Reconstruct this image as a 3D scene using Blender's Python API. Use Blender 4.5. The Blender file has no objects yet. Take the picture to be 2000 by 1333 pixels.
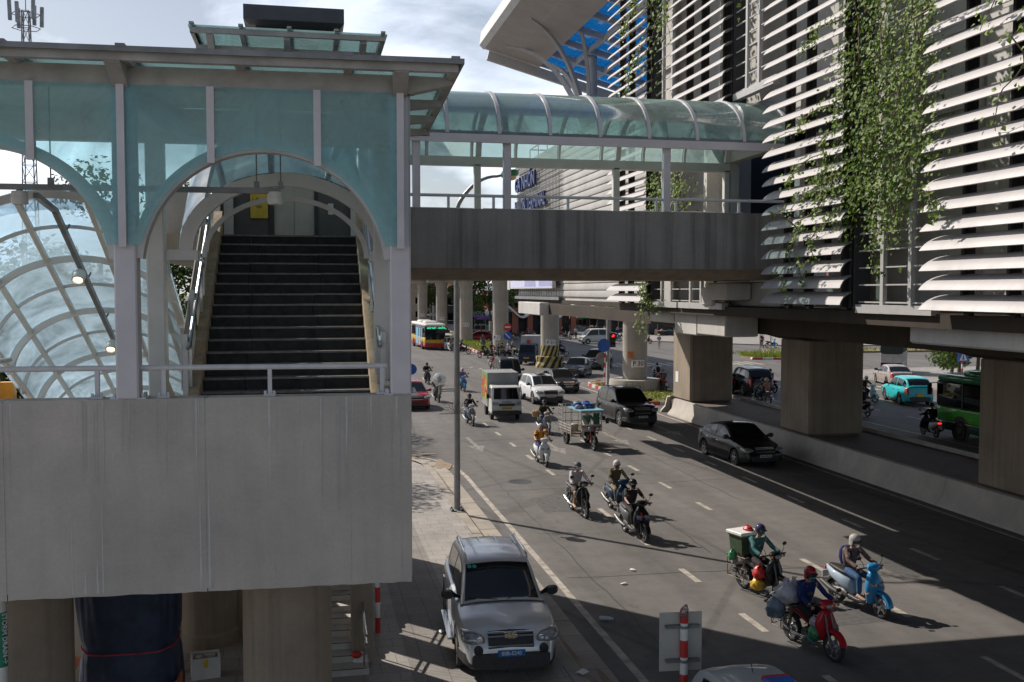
import bpy, math, random
from mathutils import Vector, Matrix
random.seed(7)
R = math.radians
PI = math.pi
scene = bpy.context.scene
COL = scene.collection

# ------------------------------------------------------------------ camera, sky, sun, exposure
CAM_H = 6.8
YAW, PIT = R(11.7), R(2.85)
cam_d = bpy.data.cameras.new('camera')
cam = bpy.data.objects.new('camera', cam_d)
COL.objects.link(cam)
cam.location = (0, 0, CAM_H)
cam.rotation_euler = (R(90) - PIT, 0, -YAW)
cam_d.sensor_width = 36.0
cam_d.lens = 35.0
cam_d.clip_start = 0.1
cam_d.clip_end = 3000
scene.camera = cam

SUN_EL = R(40)
SUN_DIR = Vector((-0.66 * math.cos(SUN_EL), 0.75 * math.cos(SUN_EL), math.sin(SUN_EL)))   # towards the sun
world = bpy.data.worlds.new('World')
scene.world = world
world.use_nodes = True
wn, wl = world.node_tree.nodes, world.node_tree.links
wn.clear()
w_out = wn.new('ShaderNodeOutputWorld')
w_bg = wn.new('ShaderNodeBackground')
w_bg.inputs['Strength'].default_value = 0.069
w_sky = wn.new('ShaderNodeTexSky')
w_sky.sky_type = 'NISHITA'
w_sky.sun_disc = False
w_sky.sun_elevation = SUN_EL
w_sky.sun_rotation = math.atan2(SUN_DIR.x, SUN_DIR.y)
w_sky.air_density = 1.0
w_sky.dust_density = 1.6
w_sky.ozone_density = 1.0
# clouds: noise on the view direction flattened towards the horizon
w_tc = wn.new('ShaderNodeTexCoord')
w_map = wn.new('ShaderNodeMapping')
w_map.inputs['Scale'].default_value = (1.0, 1.0, 2.6)
w_map.inputs['Location'].default_value = (0.35, 0.1, 0.3)
w_no = wn.new('ShaderNodeTexNoise')
w_no.inputs['Scale'].default_value = 2.6
w_no.inputs['Detail'].default_value = 9
w_no.inputs['Roughness'].default_value = 0.58
w_no.inputs['Distortion'].default_value = 0.25
w_ra = wn.new('ShaderNodeValToRGB')
w_ra.color_ramp.elements[0].position = 0.43
w_ra.color_ramp.elements[0].color = (0, 0, 0, 1)
w_ra.color_ramp.elements[1].position = 0.63
w_ra.color_ramp.elements[1].color = (1, 1, 1, 1)
w_mx = wn.new('ShaderNodeMixRGB')
w_mx.inputs[2].default_value = (19.5, 21.0, 23.6, 1)
wl.new(w_tc.outputs['Generated'], w_map.inputs['Vector'])
wl.new(w_map.outputs['Vector'], w_no.inputs['Vector'])
wl.new(w_no.outputs['Fac'], w_ra.inputs['Fac'])
# clouds and bright haze hang low, the zenith is clear and blue; the sky is brightest on the sun's side
w_sx = wn.new('ShaderNodeSeparateXYZ'); wl.new(w_tc.outputs['Generated'], w_sx.inputs[0])
w_el = wn.new('ShaderNodeValToRGB')
w_el.color_ramp.elements[0].position = 0.22; w_el.color_ramp.elements[0].color = (1, 1, 1, 1)
w_el.color_ramp.elements[1].position = 0.62; w_el.color_ramp.elements[1].color = (.05, .05, .05, 1)
wl.new(w_sx.outputs['Z'], w_el.inputs['Fac'])
w_dot = wn.new('ShaderNodeVectorMath'); w_dot.operation = 'DOT_PRODUCT'; w_dot.inputs[1].default_value = (-.66, .75, 0)
wl.new(w_tc.outputs['Generated'], w_dot.inputs[0])
w_sd = wn.new('ShaderNodeMapRange'); w_sd.inputs['From Min'].default_value = -.8; w_sd.inputs['From Max'].default_value = .6; w_sd.inputs['To Min'].default_value = .40; w_sd.inputs['To Max'].default_value = 1.0
wl.new(w_dot.outputs['Value'], w_sd.inputs['Value'])
w_hz = wn.new('ShaderNodeMath'); w_hz.operation = 'MULTIPLY_ADD'; w_hz.inputs[1].default_value = .82; w_hz.inputs[2].default_value = .18
wl.new(w_ra.outputs['Color'], w_hz.inputs[0])
w_f1 = wn.new('ShaderNodeMath'); w_f1.operation = 'MULTIPLY'; wl.new(w_hz.outputs[0], w_f1.inputs[0]); wl.new(w_el.outputs['Color'], w_f1.inputs[1])
w_f2 = wn.new('ShaderNodeMath'); w_f2.operation = 'MULTIPLY'; wl.new(w_f1.outputs[0], w_f2.inputs[0]); wl.new(w_sd.outputs['Result'], w_f2.inputs[1])
wl.new(w_f2.outputs[0], w_mx.inputs['Fac'])
wl.new(w_sky.outputs['Color'], w_mx.inputs[1])
wl.new(w_mx.outputs['Color'], w_bg.inputs['Color'])
wl.new(w_bg.outputs['Background'], w_out.inputs['Surface'])

sun_d = bpy.data.lights.new('sun', 'SUN')
sun_d.energy = 5.0
sun_d.angle = R(0.53)
sun_d.color = (1.0, 0.93, 0.84)
sun = bpy.data.objects.new('sun', sun_d)
COL.objects.link(sun)
sun.location = (-30, 40, 60)
sun.rotation_euler = SUN_DIR.to_track_quat('Z', 'Y').to_euler()

scene.view_settings.view_transform = 'Standard'
scene.view_settings.look = 'None'
scene.view_settings.gamma = 1.0
scene.view_settings.exposure = 0.07
scene.cycles.max_bounces = 7
scene.cycles.transparent_max_bounces = 24
scene.cycles.caustics_reflective = False
scene.cycles.caustics_refractive = False
scene.cycles.sample_clamp_indirect = 6.0

# ------------------------------------------------------------------ photogrammetry: a pixel of the 2000 px photograph -> a point of the street
FPX = 1944.0
_sy, _cy, _sp, _cp = math.sin(YAW), math.cos(YAW), math.sin(PIT), math.cos(PIT)
FW = Vector((_sy * _cp, _cy * _cp, -_sp)); RT = Vector((_cy, -_sy, 0)); UP = Vector((_sy * _sp, _cy * _sp, _cp))
def ray(px, py):
    return FW + RT * ((px - 1000) / FPX) - UP * ((py - 666.5) / FPX)
def G(px, py, z=0.0):
    r = ray(px, py); t = (z - CAM_H) / r.z
    return (r.x * t, r.y * t, z)
def onX(px, py, X):
    r = ray(px, py); t = X / r.x
    return (X, r.y * t, CAM_H + r.z * t)
def onY(px, py, Y):
    r = ray(px, py); t = Y / r.y
    return (r.x * t, Y, CAM_H + r.z * t)

# ------------------------------------------------------------------ mesh builder
class MB:
    def __init__(s):
        s.v = []; s.f = []; s.mi = []; s.M = None
    def add(s, vs, fs, m=0):
        o = len(s.v)
        if s.M is not None:
            vs = [tuple(s.M @ Vector(p)) for p in vs]
        s.v.extend([tuple(p) for p in vs])
        s.f.extend([tuple(i + o for i in f) for f in fs])
        s.mi.extend([m] * len(fs))
        return s
    def box(s, x0, x1, y0, y1, z0, z1, m=0):
        vs = [(x0, y0, z0), (x1, y0, z0), (x1, y1, z0), (x0, y1, z0), (x0, y0, z1), (x1, y0, z1), (x1, y1, z1), (x0, y1, z1)]
        return s.add(vs, [(3, 2, 1, 0), (4, 5, 6, 7), (0, 1, 5, 4), (1, 2, 6, 5), (2, 3, 7, 6), (3, 0, 4, 7)], m)
    def cbox(s, x0, x1, y0, y1, z0, z1, c=0.03, m=0):
        """box with its vertical edges and top edges chamfered"""
        def rect(i, z): return [(x0 + i + c, y0 + i, z), (x1 - i - c, y0 + i, z), (x1 - i, y0 + i + c, z), (x1 - i, y1 - i - c, z),
                                (x1 - i - c, y1 - i, z), (x0 + i + c, y1 - i, z), (x0 + i, y1 - i - c, z), (x0 + i, y0 + i + c, z)]
        return s.loft([rect(c, z0), rect(0, z0 + c), rect(0, z1 - c), rect(c, z1)], m)
    def loft(s, rings, m=0, cap=True, closed=True):
        n = len(rings[0]); vs = [p for r in rings for p in r]; fs = []
        for i in range(len(rings) - 1):
            for j in range(n if closed else n - 1):
                k = (j + 1) % n
                fs.append((i * n + j, i * n + k, (i + 1) * n + k, (i + 1) * n + j))
        if cap and closed:
            fs.append(tuple(range(n - 1, -1, -1)))
            b = (len(rings) - 1) * n
            fs.append(tuple(range(b, b + n)))
        return s.add(vs, fs, m)
    def grid(s, pts, m=0):
        return s.loft(pts, m, False, False)
    def beam(s, p0, p1, w, h, m=0, up=(0, 0, 1)):
        p0, p1 = Vector(p0), Vector(p1); d = (p1 - p0).normalized()
        a = d.cross(Vector(up))
        if a.length < 1e-4: a = d.cross(Vector((0, 1, 0)))
        a.normalize(); b = a.cross(d).normalized()
        a *= w / 2; b *= h / 2
        r = lambda p: [tuple(p - a - b), tuple(p + a - b), tuple(p + a + b), tuple(p - a + b)]
        return s.loft([r(p0), r(p1)], m)
    def tube(s, pts, r, n=8, m=0, cap=True):
        pts = [Vector(p) for p in pts]; k = len(pts)
        rs = r if isinstance(r, (list, tuple)) else [r] * k
        rings = []; prev = None
        for i, p in enumerate(pts):
            t = (pts[min(i + 1, k - 1)] - pts[max(i - 1, 0)])
            if t.length < 1e-9: t = Vector((0, 0, 1))
            t.normalize()
            if prev is None:
                a = t.cross(Vector((0, 0, 1)))
                if a.length < 0.05: a = t.cross(Vector((1, 0, 0)))
            else:
                a = prev - t * prev.dot(t)
                if a.length < 1e-4: a = t.cross(Vector((0, 0, 1)))
            a.normalize(); prev = a; b = t.cross(a)
            rings.append([tuple(p + (a * math.cos(2 * PI * j / n) + b * math.sin(2 * PI * j / n)) * rs[i]) for j in range(n)])
        return s.loft(rings, m, cap)
    def lathe(s, prof, c=(0, 0, 0), n=24, m=0, axis='z', cap=True):
        rings = []
        for r, z in prof:
            ring = []
            for j in range(n):
                a = 2 * PI * j / n; x, y = r * math.cos(a), r * math.sin(a)
                if axis == 'z': q = (x, y, z)
                elif axis == 'y': q = (x, z, -y)
                else: q = (z, x, y)
                ring.append((q[0] + c[0], q[1] + c[1], q[2] + c[2]))
            rings.append(ring)
        return s.loft(rings, m, cap)
    def sphere(s, c, rx, ry, rz, nu=14, nv=9, m=0):
        return s.add(*_sph(c, rx, ry, rz, nu, nv), m)
    def prism(s, poly, fn, d0, d1, m=0):
        """poly: 2d points; fn(a, b, d) -> 3d"""
        return s.loft([[fn(a, b, d0) for a, b in poly], [fn(a, b, d1) for a, b in poly]], m)
    def sl(s, secs, plane='yz', n=14, e=2.4, m=0, cap=True):
        """loft of superellipse sections (cx, cy, cz, a, b[, e])"""
        rings = []
        for q in secs:
            ee = q[5] if len(q) > 5 else e
            ring = []
            for j in range(n):
                t = 2 * PI * (j + .5) / n; ca, sa = math.cos(t), math.sin(t)
                u = q[3] * math.copysign(abs(ca) ** (2 / ee), ca); w = q[4] * math.copysign(abs(sa) ** (2 / ee), sa)
                if plane == 'yz': ring.append((q[0], q[1] + u, q[2] + w))
                elif plane == 'xy': ring.append((q[0] + u, q[1] + w, q[2]))
                else: ring.append((q[0] + u, q[1], q[2] + w))
            rings.append(ring)
        return s.loft(rings, m, cap)
    def text(s, txt, size, M, m=0, ext=0.004, align='CENTER', sx=1.0):
        vs, fs = text_geo(txt, size, ext, align)
        old = s.M
        s.M = (old @ M) if old is not None else M
        s.add([(p[0] * sx, p[1], p[2]) for p in vs], fs, m)
        s.M = old
        return s
    def build(s, name, mats, parent=None, smooth=None, world=False, loc=None, rotz=0.0):
        me = bpy.data.meshes.new(name)
        vs = s.v
        if world and parent is not None:
            L = parent.location
            vs = [(p[0] - L.x, p[1] - L.y, p[2] - L.z) for p in vs]
        elif world and loc is not None:
            vs = [(p[0] - loc[0], p[1] - loc[1], p[2] - loc[2]) for p in vs]
        me.from_pydata(vs, [], s.f)
        if not isinstance(mats, (list, tuple)): mats = [mats]
        for q in mats: me.materials.append(q)
        if len(mats) > 1: me.polygons.foreach_set('material_index', s.mi)
        if smooth is not None:
            me.polygons.foreach_set('use_smooth', [True] * len(me.polygons))
            me.set_sharp_from_angle(angle=R(smooth))
        me.validate(); me.update()
        o = bpy.data.objects.new(name, me)
        COL.objects.link(o)
        if parent is not None: o.parent = parent
        if loc is not None: o.location = loc
        o.rotation_euler.z = rotz
        return o

def _sph(c, rx, ry, rz, nu, nv):
    vs = [(c[0], c[1], c[2] + rz)]; fs = []
    for i in range(1, nv):
        t = PI * i / nv
        for j in range(nu):
            a = 2 * PI * j / nu
            vs.append((c[0] + rx * math.sin(t) * math.cos(a), c[1] + ry * math.sin(t) * math.sin(a), c[2] + rz * math.cos(t)))
    vs.append((c[0], c[1], c[2] - rz)); b = len(vs) - 1
    for j in range(nu):
        k = (j + 1) % nu
        fs.append((0, 1 + j, 1 + k))
        for i in range(nv - 2):
            o = 1 + i * nu
            fs.append((o + j, o + nu + j, o + nu + k, o + k))
        o = 1 + (nv - 2) * nu
        fs.append((o + k, o + j, b))
    return vs, fs

_tc = {}
def text_geo(txt, size, ext, align):
    key = (txt, size, ext, align)
    if key in _tc: return _tc[key]
    cu = bpy.data.curves.new('lettering', 'FONT')
    cu.body = txt; cu.size = size; cu.extrude = ext; cu.align_x = align; cu.align_y = 'CENTER'; cu.resolution_u = 3
    cu.offset = size * 0.012
    ob = bpy.data.objects.new('lettering', cu); COL.objects.link(ob)
    dg = bpy.context.evaluated_depsgraph_get(); dg.update()
    me = bpy.data.meshes.new_from_object(ob.evaluated_get(dg))
    vs = [tuple(v.co) for v in me.vertices]; fs = [tuple(p.vertices) for p in me.polygons]
    bpy.data.objects.remove(ob); bpy.data.curves.remove(cu); bpy.data.meshes.remove(me)
    _tc[key] = (vs, fs)
    return _tc[key]
def face_m(loc, rotz=0.0, tilt=90):
    """matrix that stands lettering up, readable from -Y when rotz = 0"""
    return Matrix.Translation(Vector(loc)) @ Matrix.Rotation(rotz, 4, 'Z') @ Matrix.Rotation(R(tilt), 4, 'X')

def tag(o, label=None, cat=None, group=None, kind=None):
    if label: o['label'] = label
    if cat: o['category'] = cat
    if group: o['group'] = group
    if kind: o['kind'] = kind
    return o
def thing(name, label, cat, loc=(0, 0, 0), rotz=0.0, group=None):
    o = bpy.data.objects.new(name, None); COL.objects.link(o)
    o.empty_display_size = 0.3
    o.location = loc; o.rotation_euler = (0, 0, rotz)
    return tag(o, label, cat, group)
def kids(o): return [c for c in bpy.data.objects if c.parent == o]
KIDS = {}
def copy_tree(o, parent=None, tree=None):
    if tree is None:
        tree = {}
        for c in bpy.data.objects:
            if c.parent: tree.setdefault(c.parent.name, []).append(c)
    c = o.copy(); COL.objects.link(c)
    if parent is not None: c.parent = parent
    for ch in tree.get(o.name, []): copy_tree(ch, c, tree)
    return c
def recolour(o, mapping, tree=None):
    """give a copied thing its own materials: {old material: new material}"""
    for c in [o] + list(o.children_recursive):
        if c.type != 'MESH': continue
        for sl in c.material_slots:
            base = c.data.materials[sl.slot_index] if hasattr(sl, 'slot_index') else None
            if base is not None and base.name in mapping:
                sl.link = 'OBJECT'; sl.material = mapping[base.name]

# ------------------------------------------------------------------ materials
MATS = {}
def nodes_of(name):
    m = bpy.data.materials.new(name); m.use_nodes = True
    nt = m.node_tree; b = nt.nodes['Principled BSDF']
    return m, nt, nt.nodes, nt.links, b
def noise(N, L, scale, detail=4, rough=.55, vec=None, dist=0):
    n = N.new('ShaderNodeTexNoise'); n.inputs['Scale'].default_value = scale
    n.inputs['Detail'].default_value = detail; n.inputs['Roughness'].default_value = rough; n.inputs['Distortion'].default_value = dist
    if vec is not None: L.new(vec, n.inputs['Vector'])
    return n
def objc(N, L, scale=(1, 1, 1), loc=(0, 0, 0)):
    t = N.new('ShaderNodeTexCoord'); mp = N.new('ShaderNodeMapping')
    mp.inputs['Scale'].default_value = scale; mp.inputs['Location'].default_value = loc
    L.new(t.outputs['Object'], mp.inputs['Vector'])
    return mp.outputs['Vector']
def ramp(N, L, fac, stops):
    r = N.new('ShaderNodeValToRGB'); cr = r.color_ramp
    while len(cr.elements) < len(stops): cr.elements.new(0.5)
    for e, (p, c) in zip(cr.elements, stops):
        e.position = p; e.color = (c[0], c[1], c[2], 1) if isinstance(c, (tuple, list)) else (c, c, c, 1)
    L.new(fac, r.inputs['Fac'])
    return r
def mixc(N, L, a, b, fac, mode='MULTIPLY'):
    mx = N.new('ShaderNodeMixRGB'); mx.blend_type = mode
    if isinstance(fac, float): mx.inputs[0].default_value = fac
    else: L.new(fac, mx.inputs[0])
    for i, q in ((1, a), (2, b)):
        if isinstance(q, (tuple, list)): mx.inputs[i].default_value = (q[0], q[1], q[2], 1)
        else: L.new(q, mx.inputs[i])
    return mx.outputs[0]
def bump(N, L, b, h, strength=.2, dist=.02):
    n = N.new('ShaderNodeBump'); n.inputs['Strength'].default_value = strength; n.inputs['Distance'].default_value = dist
    L.new(h, n.inputs['Height']); L.new(n.outputs['Normal'], b.inputs['Normal'])
def plain(name, col, rough=.5, metal=0.0, coat=0.0, var=.18, scale=6.0, bumps=0.0, spec=.5):
    """a paint, plastic, metal or cloth with uneven tone and gloss"""
    if name in MATS: return MATS[name]
    m, nt, N, L, b = nodes_of(name)
    v = objc(N, L)
    n = noise(N, L, scale, 5, .6, v)
    r = ramp(N, L, n.outputs['Fac'], [(.3, 1 - var), (.7, 1 + var * .6)])
    L.new(mixc(N, L, col, r.outputs['Color'], 1.0), b.inputs['Base Color'])
    rr = ramp(N, L, n.outputs['Fac'], [(.25, min(1, rough * 1.25)), (.75, rough * .8)])
    L.new(rr.outputs['Color'], b.inputs['Roughness'])
    b.inputs['Metallic'].default_value = metal
    b.inputs['Coat Weight'].default_value = coat
    b.inputs['Specular IOR Level'].default_value = spec
    if coat: b.inputs['Coat Roughness'].default_value = .06
    if bumps:
        n2 = noise(N, L, scale * 3, 6, .6, v); bump(N, L, b, n2.outputs['Fac'], bumps, .02)
    MATS[name] = m
    return m
def paint(name, col, metal=.0):
    """even lacquer under a clear coat"""
    if name in MATS: return MATS[name]
    m, nt, N, L, b = nodes_of(name)
    b.inputs['Base Color'].default_value = (*col, 1); b.inputs['Metallic'].default_value = metal
    b.inputs['Roughness'].default_value = .5; b.inputs['Specular IOR Level'].default_value = .12; b.inputs['Coat Weight'].default_value = .55; b.inputs['Coat Roughness'].default_value = .05
    MATS[name] = m
    return m
def cloth(name, col, var=.25):
    return plain(name, col, .85, 0, 0, var, 14.0, .35, .25)
def emis(name, col, s):
    if name in MATS: return MATS[name]
    m, nt, N, L, b = nodes_of(name)
    b.inputs['Base Color'].default_value = (*col, 1)
    b.inputs['Emission Color'].default_value = (*col, 1); b.inputs['Emission Strength'].default_value = s
    MATS[name] = m
    return m
def concrete(name, col, streak=.35, blot=.3, rough=.85, sc=1.0, warm=(1, .97, .92)):
    m, nt, N, L, b = nodes_of(name)
    v = objc(N, L)
    big = noise(N, L, .7 * sc, 6, .62, v)
    fine = noise(N, L, 22 * sc, 6, .7, v)
    sv = objc(N, L, (2.6 * sc, 2.6 * sc, .07 * sc))
    st = noise(N, L, 1.6, 7, .66, sv)
    c1 = mixc(N, L, col, ramp(N, L, big.outputs['Fac'], [(.3, (1 - blot, 1 - blot, 1 - blot * 1.05)), (.72, (1.12 * warm[0], 1.12 * warm[1], 1.12 * warm[2]))]).outputs['Color'], 1.0)
    c2 = mixc(N, L, c1, ramp(N, L, st.outputs['Fac'], [(.36, 1 - streak), (.52, 1.0), (.72, 1 + streak * .35)]).outputs['Color'], 1.0)
    c3 = mixc(N, L, c2, ramp(N, L, fine.outputs['Fac'], [(.3, .92), (.62, 1.03)]).outputs['Color'], 1.0)
    L.new(c3, b.inputs['Base Color'])
    b.inputs['Roughness'].default_value = rough; b.inputs['Specular IOR Level'].default_value = .3
    bump(N, L, b, fine.outputs['Fac'], .25, .01)
    MATS[name] = m
    return m
def glass(name, tint=(.62, .84, .84), gloss=.12, dirt=.12, dcol=(.6, .72, .75), rough=.02):
    """thin tinted pane: passes light (sun too), mirrors at grazing angles, carries a film of dust that scatters"""
    m = bpy.data.materials.new(name); m.use_nodes = True
    N, L = m.node_tree.nodes, m.node_tree.links
    N.clear()
    out = N.new('ShaderNodeOutputMaterial')
    tr = N.new('ShaderNodeBsdfTransparent'); tr.inputs['Color'].default_value = (*tint, 1)
    gl = N.new('ShaderNodeBsdfGlossy'); gl.inputs['Roughness'].default_value = rough; gl.inputs['Color'].default_value = (.9, .95, .95, 1)
    fr = N.new('ShaderNodeFresnel'); fr.inputs['IOR'].default_value = 1.45
    ad = N.new('ShaderNodeMath'); ad.operation = 'MULTIPLY_ADD'; ad.inputs[1].default_value = .9; ad.inputs[2].default_value = gloss * .3
    L.new(fr.outputs[0], ad.inputs[0])
    m1 = N.new('ShaderNodeMixShader'); L.new(ad.outputs[0], m1.inputs[0]); L.new(tr.outputs[0], m1.inputs[1]); L.new(gl.outputs[0], m1.inputs[2])
    df = N.new('ShaderNodeBsdfDiffuse'); df.inputs['Color'].default_value = (*dcol, 1)
    tl = N.new('ShaderNodeBsdfTranslucent'); tl.inputs['Color'].default_value = (*dcol, 1)
    ds = N.new('ShaderNodeMixShader'); ds.inputs[0].default_value = .5; L.new(df.outputs[0], ds.inputs[1]); L.new(tl.outputs[0], ds.inputs[2])
    v = objc(N, L)
    n1 = noise(N, L, 1.1, 7, .65, v, .6)
    r1 = ramp(N, L, n1.outputs['Fac'], [(.32, dirt * .45), (.75, dirt * 1.7)])
    m2 = N.new('ShaderNodeMixShader'); L.new(r1.outputs['Color'], m2.inputs[0]); L.new(m1.outputs[0], m2.inputs[1]); L.new(ds.outputs[0], m2.inputs[2])
    L.new(m2.outputs[0], out.inputs['Surface'])
    MATS[name] = m
    return m

def asphalt():
    m, nt, N, L, b = nodes_of('asphalt')
    v = objc(N, L)
    big = noise(N, L, .11, 6, .6, v, .4); lanes = noise(N, L, 1.0, 5, .6, objc(N, L, (.9, .03, 1)))
    mid = noise(N, L, 1.7, 6, .7, v); fine = noise(N, L, 60, 3, .8, v)
    c = mixc(N, L, (.150, .139, .131), ramp(N, L, big.outputs['Fac'], [(.3, .80), (.7, 1.16)]).outputs['Color'], 1.0)
    c = mixc(N, L, c, ramp(N, L, lanes.outputs['Fac'], [(.32, .78), (.66, 1.12)]).outputs['Color'], 1.0)
    c = mixc(N, L, c, ramp(N, L, mid.outputs['Fac'], [(.28, .84), (.7, 1.10)]).outputs['Color'], 1.0)
    c = mixc(N, L, c, ramp(N, L, fine.outputs['Fac'], [(.3, .72), (.7, 1.25)]).outputs['Color'], 1.0)
    # oil drips along the lanes
    oil = noise(N, L, 2.3, 2, .5, objc(N, L, (1.1, .55, 1), (3.1, 7.7, 0)))
    c = mixc(N, L, c, ramp(N, L, oil.outputs['Fac'], [(.68, 1.0), (.76, .70)]).outputs['Color'], 1.0)
    # tar-filled cracks and patches
    vo = N.new('ShaderNodeTexVoronoi'); vo.feature = 'DISTANCE_TO_EDGE'; vo.inputs['Scale'].default_value = .16
    L.new(objc(N, L, (1, .5, 1)), vo.inputs['Vector'])
    wob = mixc(N, L, vo.outputs['Distance'], mid.outputs['Fac'], .012, 'ADD')
    c = mixc(N, L, c, ramp(N, L, wob, [(.012, .78), (.02, 1.0)]).outputs['Color'], 1.0)
    L.new(c, b.inputs['Base Color'])
    L.new(ramp(N, L, mid.outputs['Fac'], [(.3, .92), (.7, .72)]).outputs['Color'], b.inputs['Roughness'])
    b.inputs['Specular IOR Level'].default_value = .35
    bump(N, L, b, fine.outputs['Fac'], .35, .01)
    return m
def tiles(name, c1, c2, mortar, sx, sy, rot=0, offset=0.0, rough=.7, blot=.3):
    m, nt, N, L, b = nodes_of(name)
    v0 = objc(N, L)
    mp = N.new('ShaderNodeMapping'); mp.inputs['Rotation'].default_value = (0, 0, rot); L.new(v0, mp.inputs['Vector'])
    br = N.new('ShaderNodeTexBrick'); L.new(mp.outputs[0], br.inputs['Vector'])
    br.offset = offset
    br.inputs['Color1'].default_value = (*c1, 1); br.inputs['Color2'].default_value = (*c2, 1); br.inputs['Mortar'].default_value = (*mortar, 1)
    br.inputs['Scale'].default_value = 1.0; br.inputs['Brick Width'].default_value = sx; br.inputs['Row Height'].default_value = sy
    br.inputs['Mortar Size'].default_value = .008; br.inputs['Mortar Smooth'].default_value = .3; br.inputs['Bias'].default_value = 0
    n = noise(N, L, .8, 6, .65, v0); n2 = noise(N, L, 16, 5, .7, v0)
    c = mixc(N, L, br.outputs['Color'], ramp(N, L, n.outputs['Fac'], [(.3, 1 - blot), (.7, 1.12)]).outputs['Color'], 1.0)
    c = mixc(N, L, c, ramp(N, L, n2.outputs['Fac'], [(.3, .85), (.65, 1.08)]).outputs['Color'], 1.0)
    L.new(c, b.inputs['Base Color']); b.inputs['Roughness'].default_value = rough
    bump(N, L, b, br.outputs['Fac'], -.3, .01)
    MATS[name] = m
    return m
def leafmat(name, c1, c2):
    m, nt, N, L, b = nodes_of(name)
    g = N.new('ShaderNodeNewGeometry')
    n = noise(N, L, 1.3, 3, .6, objc(N, L))
    w = N.new('ShaderNodeTexWhiteNoise'); L.new(g.outputs['Random Per Island'], w.inputs['Vector'])
    s = N.new('ShaderNodeMath'); s.operation = 'MULTIPLY_ADD'; s.inputs[1].default_value = .55
    L.new(g.outputs['Random Per Island'], s.inputs[0]); 
    k = N.new('ShaderNodeMath'); k.operation = 'MULTIPLY'; k.inputs[1].default_value = .5; L.new(n.outputs['Fac'], k.inputs[0]); L.new(k.outputs[0], s.inputs[2])
    r = ramp(N, L, s.outputs[0], [(.15, c1), (.85, c2)])
    L.new(r.outputs['Color'], b.inputs['Base Color']); b.inputs['Roughness'].default_value = .55; b.inputs['Specular IOR Level'].default_value = .35
    # light shining through the leaf
    tl = N.new('ShaderNodeBsdfTranslucent'); L.new(mixc(N, L, r.outputs['Color'], (1.3, 1.5, .6), 1.0), tl.inputs['Color'])
    mx = N.new('ShaderNodeMixShader'); mx.inputs[0].default_value = .35
    out = N['Material Output']; L.new(b.outputs[0], mx.inputs[1]); L.new(tl.outputs[0], mx.inputs[2]); L.new(mx.outputs[0], out.inputs['Surface'])
    MATS[name] = m
    return m

M_ASPH = asphalt()
M_CONC = concrete('weathered_concrete', (.50, .47, .44), .06, .27)
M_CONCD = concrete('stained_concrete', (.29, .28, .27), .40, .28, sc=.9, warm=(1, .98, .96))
M_CONCP = concrete('pillar_concrete', (.40, .37, .33), .14, .2)
M_CONCB = concrete('brown_concrete', (.33, .275, .22), .2, .25)
M_KERB = concrete('kerb_stone', (.40, .36, .32), .0, .35)
M_STEEL = plain('white_steel', (.58, .56, .545), .45, 0, 0, .12, 2.5)
M_STEELW = plain('pale_steel', (.66, .645, .62), .45, 0, 0, .10, 2.5)
M_LAV = plain('lavender_steel', (.60, .575, .60), .42, 0, 0, .10, 2.0)
M_BEAMG = plain('grey_roof_steel', (.40, .375, .35), .5, 0, 0, .25, 3.0)
M_RAIL = plain('rail_paint', (.60, .59, .60), .4, 0, 0, .12, 6)
M_DARKS = plain('dark_steel', (.05, .05, .055), .5, .3, 0, .2, 4)
M_GREYS = plain('grey_steel', (.22, .22, .22), .45, .4, 0, .2, 4)
M_STAIN = plain('stainless_steel', (.62, .62, .63), .22, 1.0, 0, .08, 10)
M_BLACK = plain('black_plastic', (.02, .02, .022), .5, 0, 0, .2, 10)
M_RUB = plain('rubber', (.025, .025, .026), .85, 0, 0, .25, 20)
M_WHITE = plain('white_paint', (.72, .71, .69), .5, 0, 0, .15, 4)
M_RED = plain('red_paint', (.52, .035, .03), .45, 0, 0, .18, 6)
M_BLUE = plain('blue_sign_paint', (.02, .10, .42), .45, 0, 0, .12, 6)
M_YEL = plain('yellow_paint', (.72, .50, .04), .5, 0, 0, .15, 6)
M_CHROME = plain('chrome', (.75, .75, .76), .12, 1.0, 0, .05, 10)
M_LENS = plain('lamp_lens', (.30, .31, .31), .10, .25, .9, .45, 16)
M_AMBER = plain('amber_lens', (.75, .25, .02), .2, 0, .5, .1, 10)
M_TAIL = plain('red_lens', (.42, .02, .02), .2, 0, .6, .1, 10)
M_LIT = emis('lit_lamp', (1.0, .80, .52), 3.5)
M_LITRED = emis('lit_red', (1.0, .03, .03), 1.6)
M_LINE = plain('road_paint', (.42, .375, .32), .7, 0, 0, .5, 3.0)
M_GLASS_F = glass('teal_glass', (.58, .86, .88), .05, .46, (.40, .74, .78))
M_GLASS_V = glass('vault_glass', (.56, .76, .88), .05, .62, (.46, .62, .74))
M_GLASS_R = glass('roof_glass', (.72, .88, .88), .06, .30, (.62, .78, .78))
M_GLASS_B = glass('canopy_glass', (.48, .66, .65), .08, .62, (.40, .54, .53), .08)
M_CARG = plain('car_glass', (.008, .010, .012), .04, 0, 0, .1, 2, 0, .45)
# ------------------------------------------------------------------ the ground and what is painted on it
def struct(o): return tag(o, kind='structure')
g = MB(); g.box(-900, 900, -300, 1600, -1.0, 0.0)
struct(g.build('road', M_ASPH))

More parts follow.
